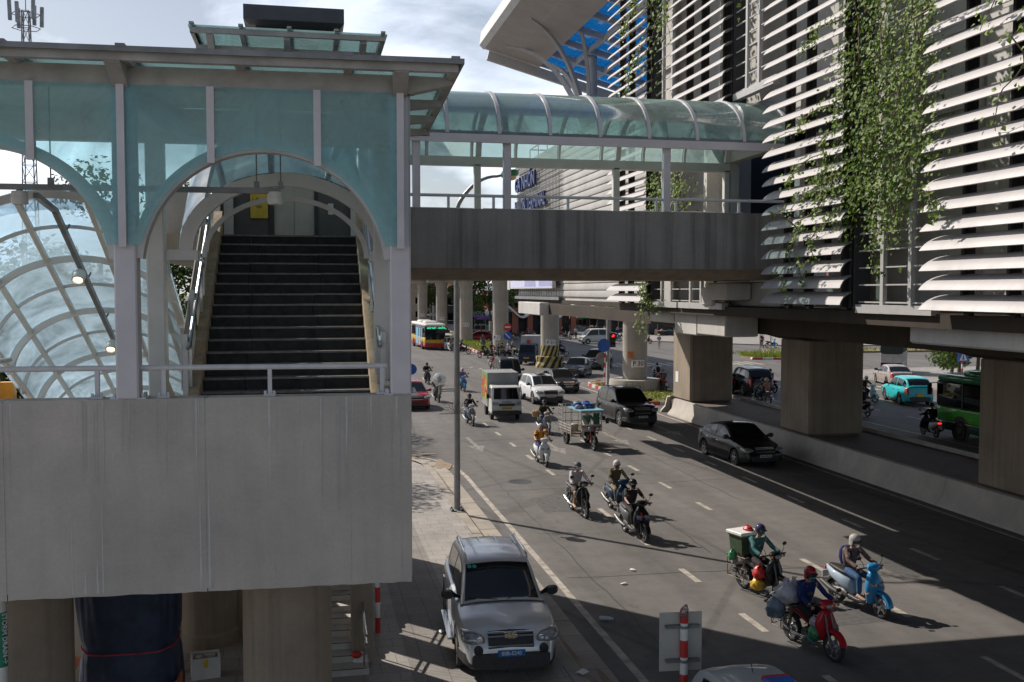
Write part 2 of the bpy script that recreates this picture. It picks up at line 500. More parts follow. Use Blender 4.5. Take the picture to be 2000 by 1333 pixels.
M_TILE = tiles('pavement_tiles', (.36, .33, .30), (.31, .285, .26), (.17, .155, .14), .62, .42, 0, .5, .75, .28)
M_TACT = tiles('tactile_tiles', (.30, .275, .25), (.27, .25, .23), (.12, .11, .10), .4, .07, 0, 0, .8, .3)
def rounded_corner(x0, x1, y0, y1, r):
    """outline with the far right corner rounded"""
    p = [(x0, y0), (x1, y0)]
    for k in range(9):
        a = PI / 2 * k / 8
        p.append((x1 - r + r * math.cos(a), y1 - r + r * math.sin(a)))
    p.append((x0, y1))
    return p
xy = lambda a, b, d: (a, b, d)
m = MB(); m.prism(rounded_corner(-40, 4.42, -20, 42.0, 5.0), xy, -.2, .13)
struct(m.build('pavement', M_TILE))
m = MB()
for i in range(0, 14): m.box(1.75, 2.95, 6 + i * 2.6, 8.55 + i * 2.6, .1, .134)
struct(m.build('tactile_paving', M_TACT))
# kerb stones: one row, each a slightly different height, following the corner
kp = [(4.42, -20 + i * .9) for i in range(64)]
kp += [(4.42 - 5 + 5 * math.cos(a), 37.3 + 5 * math.sin(a)) for a in [PI / 2 * k / 9 for k in range(1, 10)]]
kp += [(-1 - i * .9, 42.3) for i in range(20)]
m = MB()
rr = random.Random(3)
for i in range(len(kp) - 1):
    a, b = Vector((*kp[i], 0)), Vector((*kp[i + 1], 0)); d = (b - a).normalized(); n = Vector((d.y, -d.x, 0))
    a += d * .012; b -= d * .012
    z0, z1 = .135 + rr.uniform(-.012, .012), .03
    P = [a, a + n * .26, a + n * .36, b, b + n * .26, b + n * .36]
    vs = [(P[0].x, P[0].y, z0), (P[1].x, P[1].y, z0 - .01), (P[2].x, P[2].y, z1), (P[3].x, P[3].y, z0), (P[4].x, P[4].y, z0 - .01), (P[5].x, P[5].y, z1),
          (P[0].x, P[0].y, -.1), (P[2].x, P[2].y, -.1), (P[3].x, P[3].y, -.1), (P[5].x, P[5].y, -.1)]
    m.add(vs, [(0, 1, 4, 3), (1, 2, 5, 4), (2, 7, 9, 5), (0, 6, 7, 2, 1), (3, 4, 5, 9, 8)])
    # gutter slab
    q = [a + n * .36, a + n * .86, b + n * .86, b + n * .36]
    z = .012 + rr.uniform(0, .006)
    m.add([(v.x, v.y, z) for v in q] + [(v.x, v.y, -.1) for v in q], [(0, 1, 2, 3), (0, 4, 5, 1), (1, 5, 6, 2), (2, 6, 7, 3), (3, 7, 4, 0)])
struct(m.build('kerb', M_KERB))
# worn earth in the gutter
M_DIRT = plain('gutter_dirt', (.30, .22, .15), .95, 0, 0, .4, 1.6)
m = MB()
for (cx, cy, a, b) in [(4.72, 21.6, .28, 1.1), (4.75, 18.6, .16, 1.5), (4.9, 26.2, .14, .8), (5.0, 15.0, .25, 1.8), (4.2, 41.0, .9, .35), (5.2, 38.6, .3, 1.0)]:
    ring = [(cx + a * (1 + .35 * math.sin(3 * t + cx * 9)) * math.cos(t), cy + b * (1 + .3 * math.sin(5 * t + cy)) * math.sin(t), .022 if cx < 6 else .008) for t in [2 * PI * k / 26 for k in range(26)]]
    m.add(ring, [tuple(range(26))])
o = m.build('dirt', M_DIRT); tag(o, kind='stuff')

def stripe(m, pts, w, z=.004):
    """a painted line along pts"""
    V = [Vector((p[0], p[1], 0)) for p in pts]; L_, R_ = [], []
    for i, p in enumerate(V):
        d = (V[min(i + 1, len(V) - 1)] - V[max(i - 1, 0)]).normalized(); n = Vector((d.y, -d.x, 0)) * w / 2
        L_.append((p.x - n.x, p.y - n.y, z)); R_.append((p.x + n.x, p.y + n.y, z))
    for i in range(len(V) - 1):
        m.add([L_[i], R_[i], R_[i + 1], L_[i + 1]], [(0, 1, 2, 3)])
m = MB()
edge = [(5.72, -20 + i * 2) for i in range(29)] + [(5.72 - 6 + 6 * math.cos(a), 37 + 6 * math.sin(a)) for a in [PI / 2 * k / 8 for k in range(1, 9)]] + [(-12, 43)]
stripe(m, edge, .16)
stripe(m, [(19.15, -20 + i * 3) for i in range(26)], .13)
rr = random.Random(5)
for X, y0, n in ((8.95, 11.8, 15), (12.3, 5.1, 18), (15.65, 2.0, 17)):
    for k in range(n):
        y = y0 + 3.47 * k
        w = .15 + rr.uniform(-.01, .01)
        m.add([(X - w / 2, y - .58, .004), (X + w / 2, y - .58, .004), (X + w / 2, y + .58, .004), (X - w / 2, y + .58, .004)], [(0, 1, 2, 3)])
struct(m.build('road_markings', M_LINE))
M_WORN = plain('worn_road_paint', (.25, .23, .205), .75, 0, 0, .6, 4.0)
m = MB()
for X, y in ((7.3, 43.0), (10.6, 41.6), (14.0, 43.4), (17.3, 45.5)):
    m.add([(X - .09, y, .004), (X + .09, y, .004), (X + .09, y + 2.6, .004), (X - .09, y + 2.6, .004), (X - .38, y, .004), (X + .38, y, .004), (X, y - 1.6, .004)], [(0, 1, 2, 3), (4, 6, 5)])
struct(m.build('lane_arrows', M_WORN))
m = MB()
# far junction: dashed guide lines, zebra, other carriageway
for k in range(9):
    a = k / 8; X, y = 14.5 + 4.2 * a, 88 - 14 * a
    m.add([(X - .3, y - .45, .004), (X - .1, y - .5, .004), (X + .3, y + .45, .004), (X + .1, y + .5, .004)], [(0, 1, 2, 3)])
stripe(m, [(19.3, 70.3), (20.2, 71.2), (21.4, 71.2)], .15); stripe(m, [(19.2, 70), (19.2, 58)], .13)
for k in range(16):
    X = 26.5 + k * 1.0
    m.add([(X, 86, .004), (X + .5, 86, .004), (X + .5, 90, .004), (X, 90, .004)], [(0, 1, 2, 3)])
for X in (28.6, 35.6):
    stripe(m, [(X, -10 + 3 * i) for i in range(24)], .14)
for k in range(18): m.add([(32.0, 5 + k * 4.2, .004), (32.14, 5 + k * 4.2, .004), (32.14, 6.6 + k * 4.2, .004), (32.0, 6.6 + k * 4.2, .004)], [(0, 1, 2, 3)])
for k in range(5): m.add([(38.0 + k * 1.9, 62, .004), (39.0 + k * 1.9, 62, .004), (39.0 + k * 1.9, 64.6, .004), (38.0 + k * 1.9, 64.6, .004)], [(0, 1, 2, 3)])
struct(m.build('road_markings', M_LINE))
# manhole frame
m = MB(); m.lathe([(.42, .0), (.42, .006), (.36, .008), (.34, .003), (.0, .003)], (G(1015, 941)[0], G(1015, 941)[1], 0), 24)
tag(m.build('manhole_cover', M_DARKS, None, 30, True, loc=(G(1015, 941)[0], G(1015, 941)[1], 0)), 'round iron manhole cover sunk in the road near the edge line', 'manhole')

# ------------------------------------------------------------------ median: jersey barrier, paved strip, planted islands
prof = [(19.55, 0), (19.58, .10), (19.80, .33), (19.93, .86), (20.10, .88), (20.13, .70), (20.13, -.2), (19.55, -.2)]
m = MB()
ys = [-20 + 6 * i for i in range(13)]
for i, y in enumerate(ys[:-1]):
    y1 = min(y + 5.985, 53.0)
    if y1 <= y: break
    m.loft([[(a, q, b) for a, b in prof] for q in (y, y1)])
end = []
for k in range(9):
    t = PI * k / 8
    end.append([(22.0 - (22.0 - a) * math.cos(t), 53.0 + (22.0 - a) * math.sin(t) * .62, b) for a, b in prof])
m.loft(end)
bar = thing('median_barrier', 'long grey concrete barrier edging the paved median, rounded at its far end', 'barrier', (19.8, 25, 0))
m.build('barrier_wall', M_CONC, bar, 35, True)
m2 = MB()
for i, y in enumerate(ys[:-1]): m2.loft([[(44.0 - a, q, b) for a, b in prof] for q in (y, min(y + 5.985, 53.0))])
m2.build('barrier_wall', M_CONC, bar, 35, True)
M_PAVER = tiles('median_pavers', (.20, .15, .13), (.16, .125, .11), (.09, .08, .07), .22, .11, R(45), .5, .85, .3)
m = MB(); m.box(20.11, 23.89, -20, 53.6, 0, .72)
struct(m.build('median_paving', M_PAVER))

M_KRED = plain('kerb_red', (.50, .06, .05), .7, 0, 0, .3, 5); M_KWHT = plain('kerb_white', (.62, .60, .56), .7, 0, 0, .3, 5)
M_SOIL = plain('dry_soil', (.26, .19, .10), .95, 0, 0, .45, 2.5)
def island(pts, name_label, h=.22, seg=.8):
    t = thing('traffic_island', name_label, 'traffic island', (pts[0][0], pts[0][1], 0))
    m = MB(); m.prism(pts, xy, 0, h - .05)
    m.build('soil', M_SOIL, t, None, True)
    k = MB(); n = len(pts); acc = 0
    for i in range(n):
        a, b = Vector((*pts[i], 0)), Vector((*pts[(i + 1) % n], 0)); L_ = (b - a).length; d = (b - a) / L_; nn = max(1, round(L_ / seg))
        for q in range(nn):
            k.beam(a + d * (L_ * q / nn) + Vector((0, 0, h / 2)), a + d * (L_ * (q + 1) / nn) + Vector((0, 0, h / 2)), .16, h, acc % 2); acc += 1
    k.build('kerb_edge', [M_KRED, M_KWHT], t, None, True)
    return t
isl1 = [(20.0, 56.5), (23.8, 56.5), (23.8, 68), (23.0, 70.2), (21.4, 70.9), (20.3, 70.2), (19.9, 68.6)]
island(isl1, 'planted traffic island with red and white kerb around the pillar marked P 30')
isl2 = [(18.6, 104), (20.0, 101.5), (22.0, 101.5), (23.4, 104), (23.4, 260), (18.6, 260)]
island(isl2, 'long grass island with red and white kerb under the far row of pillars', .25, 1.1)
M_GRASS = leafmat('grass_blades', (.10, .13, .02), (.20, .24, .05))
def grass(poly_x, poly_y, n, h, name='grass'):
    m = MB(); rg = random.Random(n)
    for _ in range(n):
        x, y = rg.uniform(*poly_x), rg.uniform(*poly_y); a = rg.uniform(0, PI); w = rg.uniform(.03, .07); hh = h * rg.uniform(.4, 1.2)
        dx, dy = math.cos(a) * w, math.sin(a) * w; lx, ly = rg.uniform(-.08, .08), rg.uniform(-.08, .08)
        m.add([(x - dx, y - dy, .15), (x + dx, y + dy, .15), (x + lx, y + ly, .15 + hh)], [(0, 1, 2)])
    o = m.build(name, M_GRASS); tag(o, kind='stuff')
grass((20.1, 23.7), (56.7, 69), 2600, .16)
grass((18.8, 23.2), (103, 150), 3600, .4)
# wide verge far right
for (x0, x1, y0, y1) in ((50, 90, 100, 104), (44, 49, 93, 96)):
    m = MB(); m.box(x0, x1, y0, y1, -.1, .2); struct(m.build('verge', M_SOIL)); grass((x0, x1), (y0, y1), 1500, .35)
# pavements of the far side
m = MB(); m.prism([(42.5, -20), (90, -20), (90, 78), (50, 78), (46, 76.5), (43.4, 73), (42.5, 69)], xy, -.1, .15)
m.prism([(25, 150), (60, 112), (140, 112), (140, 300), (25, 300)], xy, -.1, .15)
struct(m.build('pavement', M_TILE))
m = MB(); m.prism([(5, 240), (17, 240), (17, 900), (5, 900)], xy, -.1, .15)
struct(m.build('pavement', M_TILE))

# repairs and seams in the road
M_PATCH = plain('road_patch', (.095, .090, .086), .85, 0, 0, .3, 6, .3); M_SEAM = plain('tar_seam', (.03, .03, .03), .6, 0, 0, .2, 6)
rr = random.Random(31); m = MB()
for (x, y, w, l) in ((7.2, 29.5, 1.1, 2.2), (10.9, 35.0, 1.3, 1.6), (13.9, 21.0, 1.0, 3.0), (10.4, 18.2, 1.6, 1.1), (17.2, 31.0, 1.2, 2.6), (8.0, 49.0, 1.5, 2.0), (14.2, 57.0, 2.2, 2.0)):
    m.add([(x + rr.uniform(-.05, .05), y, .003), (x + w, y + rr.uniform(-.1, .1), .003), (x + w + rr.uniform(-.05, .05), y + l, .003), (x, y + l, .003)], [(0, 1, 2, 3)], 0)
for (x, y, dx, dy, n) in ((6.6, 16, .0, 1, 40), (10.3, 24, .02, 1, 26), (6.2, 33, 1, .06, 16), (6.0, 22.6, 1, -.05, 20), (13.8, 30, .01, 1, 24)):
    a = [(x + dx * q * .6 + rr.uniform(-.05, .05), y + dy * q * .6 + rr.uniform(-.05, .05)) for q in range(n)]; b = MB(); stripe(b, a, .022, .0034); m.add(b.v, b.f, 1)
struct(m.build('road_repairs', [M_PATCH, M_SEAM]))
# ------------------------------------------------------------------ the footbridge landing in the foreground (local x along its front, y into the picture)
TW = (-0.457, 12.16, 0.0); TWR = R(-2.2)
M_STAINC = M_CONC
land = thing('footbridge_landing', 'pale concrete landing wall of the footbridge on round pillars, front left', 'footbridge', TW, TWR)
m = MB()
# front wall: panels between shallow joints, slightly ragged lower lip
xs = [-9.0, -6.6, -4.4, -2.95, -.72, 1.71]
rl = random.Random(11)
for i in range(len(xs) - 1):
    a, b = xs[i] + (.006 if i else 0), xs[i + 1] - .006
    n = max(6, int((b - a) / .12))
    low = [(a + (b - a) * k / n, 3.235 + rl.uniform(-.008, .004)) for k in range(n + 1)]
    poly = [(a, 5.545), ] + low + [(b, 5.545)]
    m.prism(poly, lambda p, q, d: (p, d, q), 0, .30)
m.box(-9, 1.71, .004, .296, 3.30, 5.535)
m.build('parapet_wall', M_CONC, land)
# rain runs and pale lime streaks on the wall face
M_RUN = plain('rain_run', (.43, .412, .39), .9, 0, 0, .12, 5); M_LIME = plain('lime_streak', (.54, .525, .505), .9, 0, 0, .12, 5); M_RUSTY = plain('rust_streak', (.49, .455, .425), .9, 0, 0, .12, 5)
rl = random.Random(77); m = MB()
for k in range(70):
    x = rl.uniform(-4.6, 1.66) if k % 4 else rl.choice((-2.95, -.72, 1.6, -1.9)) + rl.uniform(-.08, .08); w = rl.uniform(.003, .016); ln = rl.uniform(.15, 1.5); mi = rl.choice((0, 0, 0, 1, 1, 2)); top = rl.random() < .7
    za = 5.53 if top else 3.27; sg_ = -1 if top else 1; pts = []
    for q in range(7): u = q / 6; pts.append((x + rl.uniform(-.003, .003), za + sg_ * ln * u, w * (1 - u) ** .7))
    m.add([(a - b, -.0012 - .00003 * k, c) for a, c, b in pts] + [(a + b, -.0012 - .00003 * k, c) for a, c, b in pts[::-1]], [tuple(range(14))], mi)
tag(m.build('runoff_streaks', [M_RUN, M_LIME, M_RUSTY], land), kind='stuff')
m = MB(); m.box(-9, 1.70, .30, 6.2, 4.62, 4.86); m.box(1.42, 1.70, .30, 2.4, 4.86, 5.54)
m.box(-8.5, 1.4, .8, 1.5, 3.6, 4.62); m.box(-8.5, 1.4, 3.6, 4.3, 3.6, 4.62)
m.build('floor_slab', M_CONCB, land)
for (px, py, r) in ((-.29, 13.9, .60), (-3.78, 14.45, .60), (-1.9, 19.6, .55)):
    t = thing('round_pillar', {-.29: 'fat round concrete pillar under the landing, left of the silver parked car', -3.78: 'round concrete pillar under the landing beside the storm drain pipe', -1.9: 'shaded concrete pillar deep under the landing behind the foam box'}[px], 'pillar', (px, py, .1), group='pillars under the footbridge landing')
    m = MB(); m.lathe([(r + .05, 0), (r + .05, .25), (r, .3), (r, 4.6)], (0, 0, 0), 40)
    m.build('shaft', M_CONCB, t, 40)
    m = MB(); m.box(-.95, .95, -.5, .5, 4.15, 4.5); m.build('cap_block', M_CONCB, t)

pav = thing('glass_pavilion', 'teal glazed pavilion with arched openings and flat glass roof over the landing', 'pavilion', (TW[0], TW[1], 5.545), TWR)
def P_(name, mb, mat, smooth=None, par=None):
    o = mb.build(name, mat, None, smooth)
    for v in o.data.vertices: v.co.z -= 5.545
    o.parent = par or pav
    return o
ZG = 9.16            # top of the glass
# columns of the front and back frames
colx = [-4.73, -1.585, 1.585]
for x in colx:
    m = MB(); m.cbox(x - .125, x + .125, -.02, .24, 5.545, 9.155, .018); P_('column', m, M_LAV)
    m = MB(); m.box(x - .2, x + .2, .0, .28, 5.535, 5.56)
    for sx in (-.16, .16):
        for sy in (.03, .2): m.lathe([(.02, 5.56), (.02, 5.61), (.0, 5.61)], (x + sx, sy + .02, 0), 6)
    P_('base_plate', m, M_LAV)
ibx = [-4.85, -1.66, 1.45]
for x in ibx:
    m = MB(); m.cbox(x - .12, x + .12, 2.28, 2.52, 4.86, 9.1, .018); P_('column', m, M_STEELW)
# arch ribs behind the front glass
def arc_pts(cx, cz, r, a0, a1, n): return [(cx + r * math.cos(a0 + (a1 - a0) * k / n), cz + r * math.sin(a0 + (a1 - a0) * k / n)) for k in range(n + 1)]
RC, ZC, A0 = 1.47, 7.04, .10
for i in range(2):
    cx = (colx[i] + colx[i + 1]) / 2
    o_ = arc_pts(cx, ZC, RC + .07, A0, PI - A0, 32); i_ = arc_pts(cx, ZC, RC - .07, A0, PI - A0, 32)
    m = MB(); m.prism(o_ + i_[::-1], lambda a, b, d: (a, d, b), .02, .2); P_('arch_rib', m, M_STEEL)
# glass: one pane per bay third, bounded below by the arch
strips = []
for i in range(2):
    x0, x1 = colx[i], colx[i + 1]; cx = (x0 + x1) / 2
    cuts = [x0 + .0, x0 + .99, x1 - .97, x1 - .0]
    strips += cuts[:-1] if i == 0 else cuts
    for k in range(3):
        a, b = cuts[k] + .012, cuts[k + 1] - .012
        n = 22; low = []
        for q in range(n + 1):
            x = a + (b - a) * q / n; u = abs(x - cx)
            z = ZC + math.sqrt(max(0, (RC - .05) ** 2 - u * u)) if u < RC - .05 else 7.34
            low.append((x, max(7.34, z)))
        poly = low + [(b, ZG), (a, ZG)]
        m = MB()
        m.add([(x, -.075, z) for x, z in poly], [tuple(range(len(poly)))])
        P_('glass_pane', m, M_GLASS_F)
# outside end bay on the left
m = MB(); m.add([(-9, -.075, 7.34), (-4.75, -.075, 7.34), (-4.75, -.075, ZG), (-9, -.075, ZG)], [(0, 1, 2, 3)]); P_('glass_pane', m, M_GLASS_F)
for x in strips:
    cx = min(((colx[0] + colx[1]) / 2, (colx[1] + colx[2]) / 2), key=lambda c: abs(c - x)); u = abs(x - cx)
    zb = ZC + math.sqrt(max(0, (RC - .09) ** 2 - u * u)) if u < RC - .1 else 7.31
    m = MB(); m.box(x - .042, x + .042, -.13, -.078, zb, 9.158)
    z = zb + .12
    while z < 9.1: m.lathe([(.012, -.134), (.012, -.129)], (x, 0, z), 6, axis='y'); z += .52
    P_('mullion_strip', m, M_LAV)
m = MB(); m.add([(1.70, -.07, 7.34), (1.70, 2.3, 7.34), (1.70, 2.3, ZG), (1.70, -.07, ZG)], [(0, 1, 2, 3)]); P_('glass_pane', m, M_GLASS_F)
# ring beams: front, back and ties; the roof sits on them
m = MB(); m.box(-9, 1.72, -.06, .16, 9.16, 9.375); m.loft([[(1.72, -.06, 9.17), (1.72, .16, 9.17), (1.72, .16, 9.375), (1.72, -.06, 9.375)], [(2.22, -.04, 9.29), (2.22, .12, 9.29), (2.22, .12, 9.37), (2.22, -.04, 9.37)]]); P_('roof_beam', m, M_BEAMG)
m = MB(); m.box(-9, 1.72, 2.3, 2.5, 8.86, 9.32); P_('roof_beam', m, M_STEELW)
for x in colx:
    m = MB(); m.box(x - .1, x + .1, 0.16, 2.3, 8.98, 9.32); P_('tie_beam', m, M_STEELW)
for t_ in (1.25, 2.42, 3.6):
    m = MB(); m.loft([[(1.4, t_ - .09, 9.16), (1.4, t_ + .09, 9.16), (1.4, t_ + .09, 9.33), (1.4, t_ - .09, 9.33)], [(2.20, t_ - .07, 9.25), (2.20, t_ + .07, 9.25), (2.20, t_ + .07, 9.33), (2.20, t_ - .07, 9.33)]]); P_('outrigger', m, M_BEAMG)
for x in colx:
    m = MB(); x -= .0
    m.prism([(-.06, 9.12), (-.06, 9.40), (-.42, 9.405), (-.50, 9.405), (-.50, 9.32)], lambda a, b, d: (d, a, b), x - .085, x + .085); P_('outrigger', m, M_BEAMG)
m = MB(); m.box(-9, 1.70, 0.165, 2.29, 9.325, 9.333); P_('ceiling', m, M_STEELW)
# purlins under the glass roof edge, rafters, glass plates with their clamping caps
m = MB(); m.box(-9, 2.24, -.52, -.42, 9.335, 9.425); m.box(2.16, 2.24, -.42, 4.3, 9.335, 9.425); m.box(-9, 2.3, 4.2, 4.3, 9.335, 9.425)
for x in [2.20 - 1.225 * k for k in range(9)]: m.box(x - .045, x + .045, -.42, 4.2, 9.355, 9.425)
P_('roof_grid', m, M_BEAMG)
m = MB(); m.box(-9, 2.27, -.58, 4.36, 9.435, 9.460); P_('roof_glass', m, M_GLASS_R)
m = MB()
for x in [2.20 - 1.225 * k for k in range(9)]: m.box(x - .05, x + .05, -.61, 4.36, 9.462, 9.500)
m.box(-9, 2.30, -.605, -.56, 9.415, 9.475); m.box(2.27, 2.30, -.6, 4.36, 9.415, 9.475)
P_('glazing_cap', m, M_GREYS)
# guard rail over the front wall
m = MB()
m.tube([(-9, .14, 5.90), (-1.71, .14, 5.90)], .034, 10); m.tube([(-1.46, .14, 5.90), (1.42, .14, 5.89)], .034, 10)
m.tube([(1.58, .3, 5.89), (1.58, 2.2, 5.89)], .034, 10)
m.tube([(-3.55, .5, 5.90), (-3.55, 2.2, 5.88)], .034, 10)
P_('handrail', m, M_RAIL, 40)
for x in (-7.9, -6.2, -4.1, -3.25, -1.95, -1.2, .02, 1.36):
    m = MB(); m.box(x - .024, x + .024, .115, .165, 5.57, 5.875); m.box(x - .07, x + .07, .08, .2, 5.546, 5.57)
    for sx in (-.05, .05): m.lathe([(.018, 5.57), (.018, 5.61), (0, 5.61)], (x + sx, .1, 0), 6)
    P_('rail_post', m, M_RAIL)
# conduit trunk hung from the roof
m = MB(); m.box(-7.5, .12, .98, 1.05, 8.05, 8.12)
for x in (-4.0, -2.65, -.18, .12): m.tube([(x, 1.01, 8.12), (x, 1.01, 9.38)], .009, 6); m.box(x - .03, x + .03, .97, 1.06, 8.12, 8.2)
P_('conduit', m, M_GREYS)

def round_lamp(x, y, z, label, lit=True, loc_par=None):
    t = thing('ceiling_lamp', label, 'lamp', (x, y, z), group='round lamps of the footbridge stairs'); t.scale = (.74, .74, .8)
    m = MB(); m.lathe([(.05, .26), (.05, .20), (.125, .19), (.135, .13), (.128, .115), (.135, .10), (.13, .0), (.105, -.012), (.10, .02), (0, .02)], (0, 0, 0), 24); m.build('housing', M_STEELW, t, 35)
    m = MB(); m.lathe([(.085, .012), (.06, -.004), (0, -.01)], (0, 0, 0), 20); m.build('bulb', M_LIT if lit else M_LENS, t, 40)
    return t
def tw(s, t, z):
    c, n = math.cos(TWR), math.sin(TWR)
    return (TW[0] + s * c - t * n, TW[1] + s * n + t * c, z)
round_lamp(*tw(.05, 1.03, 7.92), 'unlit white drum lamp hanging inside the right glass arch', False)
round_lamp(*tw(-3.02, 1.03, 7.88), 'unlit white drum lamp hanging inside the left glass arch at the photo edge', False)

# ------------------------------------------------------------------ stairs going up to the lift lobby (world axes)
SX, SW = -.27, 1.16
Y0, Z0, RISE, GO = 14.35 - .269 * 3, 5.40 - .171 * 3, .171, .269
NS = 18
st = thing('staircase', 'dark granite staircase rising from the landing to the lift lobby', 'stairs', (SX, Y0, 4.86))
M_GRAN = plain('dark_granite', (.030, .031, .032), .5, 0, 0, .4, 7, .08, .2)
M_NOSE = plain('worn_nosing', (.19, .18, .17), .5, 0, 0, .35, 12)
rg = random.Random(2)
steps = MB(); nos = MB()
for k in range(NS):
    y, z = Y0 + k * GO, Z0 + k * RISE
    cuts = [-SW, -SW + .55 + rg.uniform(-.06, .1), SW - .72 + rg.uniform(-.08, .1), SW]
    for q in range(3):
        dz = rg.uniform(-.003, .003); dy = rg.uniform(-.004, .004)
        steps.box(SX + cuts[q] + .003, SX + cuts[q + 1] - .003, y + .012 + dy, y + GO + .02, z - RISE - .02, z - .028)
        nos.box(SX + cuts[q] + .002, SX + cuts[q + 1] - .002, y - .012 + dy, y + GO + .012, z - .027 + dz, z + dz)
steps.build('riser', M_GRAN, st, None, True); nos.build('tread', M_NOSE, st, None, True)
m = MB()
slope = RISE / GO
for sx in (-1, 1):
    x = SX + sx * (SW + .075)
    ya, yb = Y0 - .2, Y0 + NS * GO + .1
    za = lambda y: Z0 + (y - Y0) * slope
    m.prism([(ya, za(ya) - .9), (yb, za(yb) - .9), (yb, za(yb) + .20), (ya, za(ya) + .20)], lambda a, b, d: (d, a, b), x - .07, x + .07)
m.build('stringer', plain('sandy_concrete', (.42, .33, .22), .9, 0, 0, .35, 5, .3), st, None, True)
m = MB(); ya, yb = Y0 + .3, Y0 + NS * GO
m.add([(SX - SW, ya, Z0 - .5), (SX + SW, ya, Z0 - .5), (SX + SW, yb, za(yb) - .5), (SX - SW, yb, za(yb) - .5)], [(0, 1, 2, 3)]); m.build('soffit', M_CONCB, st, None, True)
for sx in (-1, 1):
    m = MB(); x = SX + sx * (SW + .12)
    for (ya, yb) in ((Y0 + .55, Y0 + 2.35), (Y0 + 2.5, Y0 + 4.3)):
        m.tube([(x, ya - .16, za(ya) + .80), (x, ya, za(ya) + .86), (x, yb, za(yb) + .86), (x - sx * .0, yb + .05, za(yb) + .80)], .03, 8)
        for y in (ya + .12, yb - .12): m.box(x - .02, x + .02, y - .025, y + .025, za(y) + .05, za(y) + .84)
    m.build('handrail', M_STAIN, st, 40, True)
    m = MB(); x = SX + sx * (SW + .18)
    for k in range(5):
        y = Y0 + .6 + k * .95; m.box(x - .035, x + .035, y - .05, y + .05, za(y) - .2, za(y) + .95)
    m.prism([(Y0 + .55, za(Y0 + .55) + .22), (Y0 + 4.45, za(Y0 + 4.45) + .22), (Y0 + 4.45, za(Y0 + 4.45) + .82), (Y0 + .55, za(Y0 + .55) + .82)], lambda a, b, d: (d, a, b), x + .04 * sx, x + .055 * sx)
    m.build('guard_panel', M_STEELW, st, None, True)

# glazed vaults over the two flights
def vault(label, X, Ys, Zs, Ye, Ze, a, b, nring, loc, ringw=.075, extra_posts=True):
    t = thing('glass_vault', label, 'glass canopy', loc)
    def ring(y, zc, aa, bb, n=28): return [(X + aa * math.cos(PI * k / n), y, zc + bb * math.sin(PI * k / n)) for k in range(n + 1)]
    L_ = lambda u: (Ys + (Ye - Ys) * u, Zs + (Ze - Zs) * u)
    # main ribs
    for k in range(nring):
        y, z = L_(k / (nring - 1)); big = (k % 2 == 0)
        w = ringw if big else ringw * .5
        m = MB(); o1, i1 = ring(y, z, a, b), ring(y, z, a - w * 1.3, b - w * 1.3)
        m.prism([(p[0], p[2]) for p in o1] + [(p[0], p[2]) for p in i1[::-1]], lambda p, q, d: (p, d, q), y - w * .7, y + w * .7)
        m.build('rib', M_STEELW if big else M_STEEL, t, None, True)
    m = MB()
    for an in (0.02, .22, .4, .6, .78, .98):
        p = lambda u: (X + (a - .05) * math.cos(PI * an), L_(u)[0], L_(u)[1] + (b - .05) * math.sin(PI * an))
        m.beam(p(0), p(1), .07, .07)
    m.build('purlin', M_STEELW, t, None, True)
    m = MB(); n = 28
    ra, rb = ring(Ys, Zs, a + .02, b + .02, n), ring(Ye, Ze, a + .02, b + .02, n)
    m.grid([ra, rb]); m.build('glass_skin', M_GLASS_V, t, 60, True)
    return t
v1 = vault('glass barrel vault sloping up over the dark granite stairs', SX, 14.75, 7.36, 19.0, 10.05, 1.47, 1.13, 7, (SX, 14.8, 7.3))
m = MB(); rA = [(SX + 1.46 * math.cos(PI * k / 30), 7.36 + 1.12 * math.sin(PI * k / 30)) for k in range(31)]; rB = [(SX + 1.27 * math.cos(PI * k / 30), 7.36 + .94 * math.sin(PI * k / 30)) for k in range(31)]
m.prism(rA + rB[::-1], lambda p, q, d: (p, d, q), 14.6, 14.76)
rB2 = [(SX + 1.22 * math.cos(PI * k / 30), 7.30 + .92 * math.sin(PI * k / 30)) for k in range(31)]; rC = [(SX + 1.15 * math.cos(PI * k / 30), 7.30 + .85 * math.sin(PI * k / 30)) for k in range(31)]
m.prism(rB2 + rC[::-1], lambda p, q, d: (p, d, q), 15.3, 15.38)
m.box(SX - 1.66, SX - 1.2, 14.58, 14.78, 7.24, 7.38); m.box(SX + 1.2, SX + 1.66, 14.58, 14.78, 7.24, 7.38)
m.build('portal_frame', M_STEELW, v1, None, True)
v2 = vault('glass barrel vault sloping down behind the left arch, with lit lamps', -3.45, 14.9, 7.05, 27.0, 1.2, 1.55, 1.15, 15, (-3.45, 15, 5), .08)
slope2 = (1.2 - 7.05) / 12.1
m = MB(); zc = lambda y: 8.2 + (y - 14.9) * slope2
m.beam((-3.42, 14.0, 8.05), (-3.42, 15.0, zc(15.0) - .22), .07, .07); m.beam((-3.42, 15.0, zc(15.0) - .22), (-3.42, 26.5, zc(26.5) - .22), .07, .09)
for k in range(8): y = 15.6 + 1.4 * k; m.tube([(-3.42, y, zc(y) - .2), (-3.36, y, zc(y) - .08)], .015, 6)
m.build('conduit', M_GREYS, v2, None, True)
for i, y in enumerate((16.4, 18.9, 21.9, 24.6)):
    lamp_ = round_lamp(-3.42, y - .06, zc(y) - .50, ['lit drum lamp highest under the downward glass vault', 'second drum lamp down the glass vault on the left', 'third drum lamp down the glass vault, near the column foot', 'lowest drum lamp under the downward glass vault'][i], True); lamp_.rotation_euler.x = R(-42)
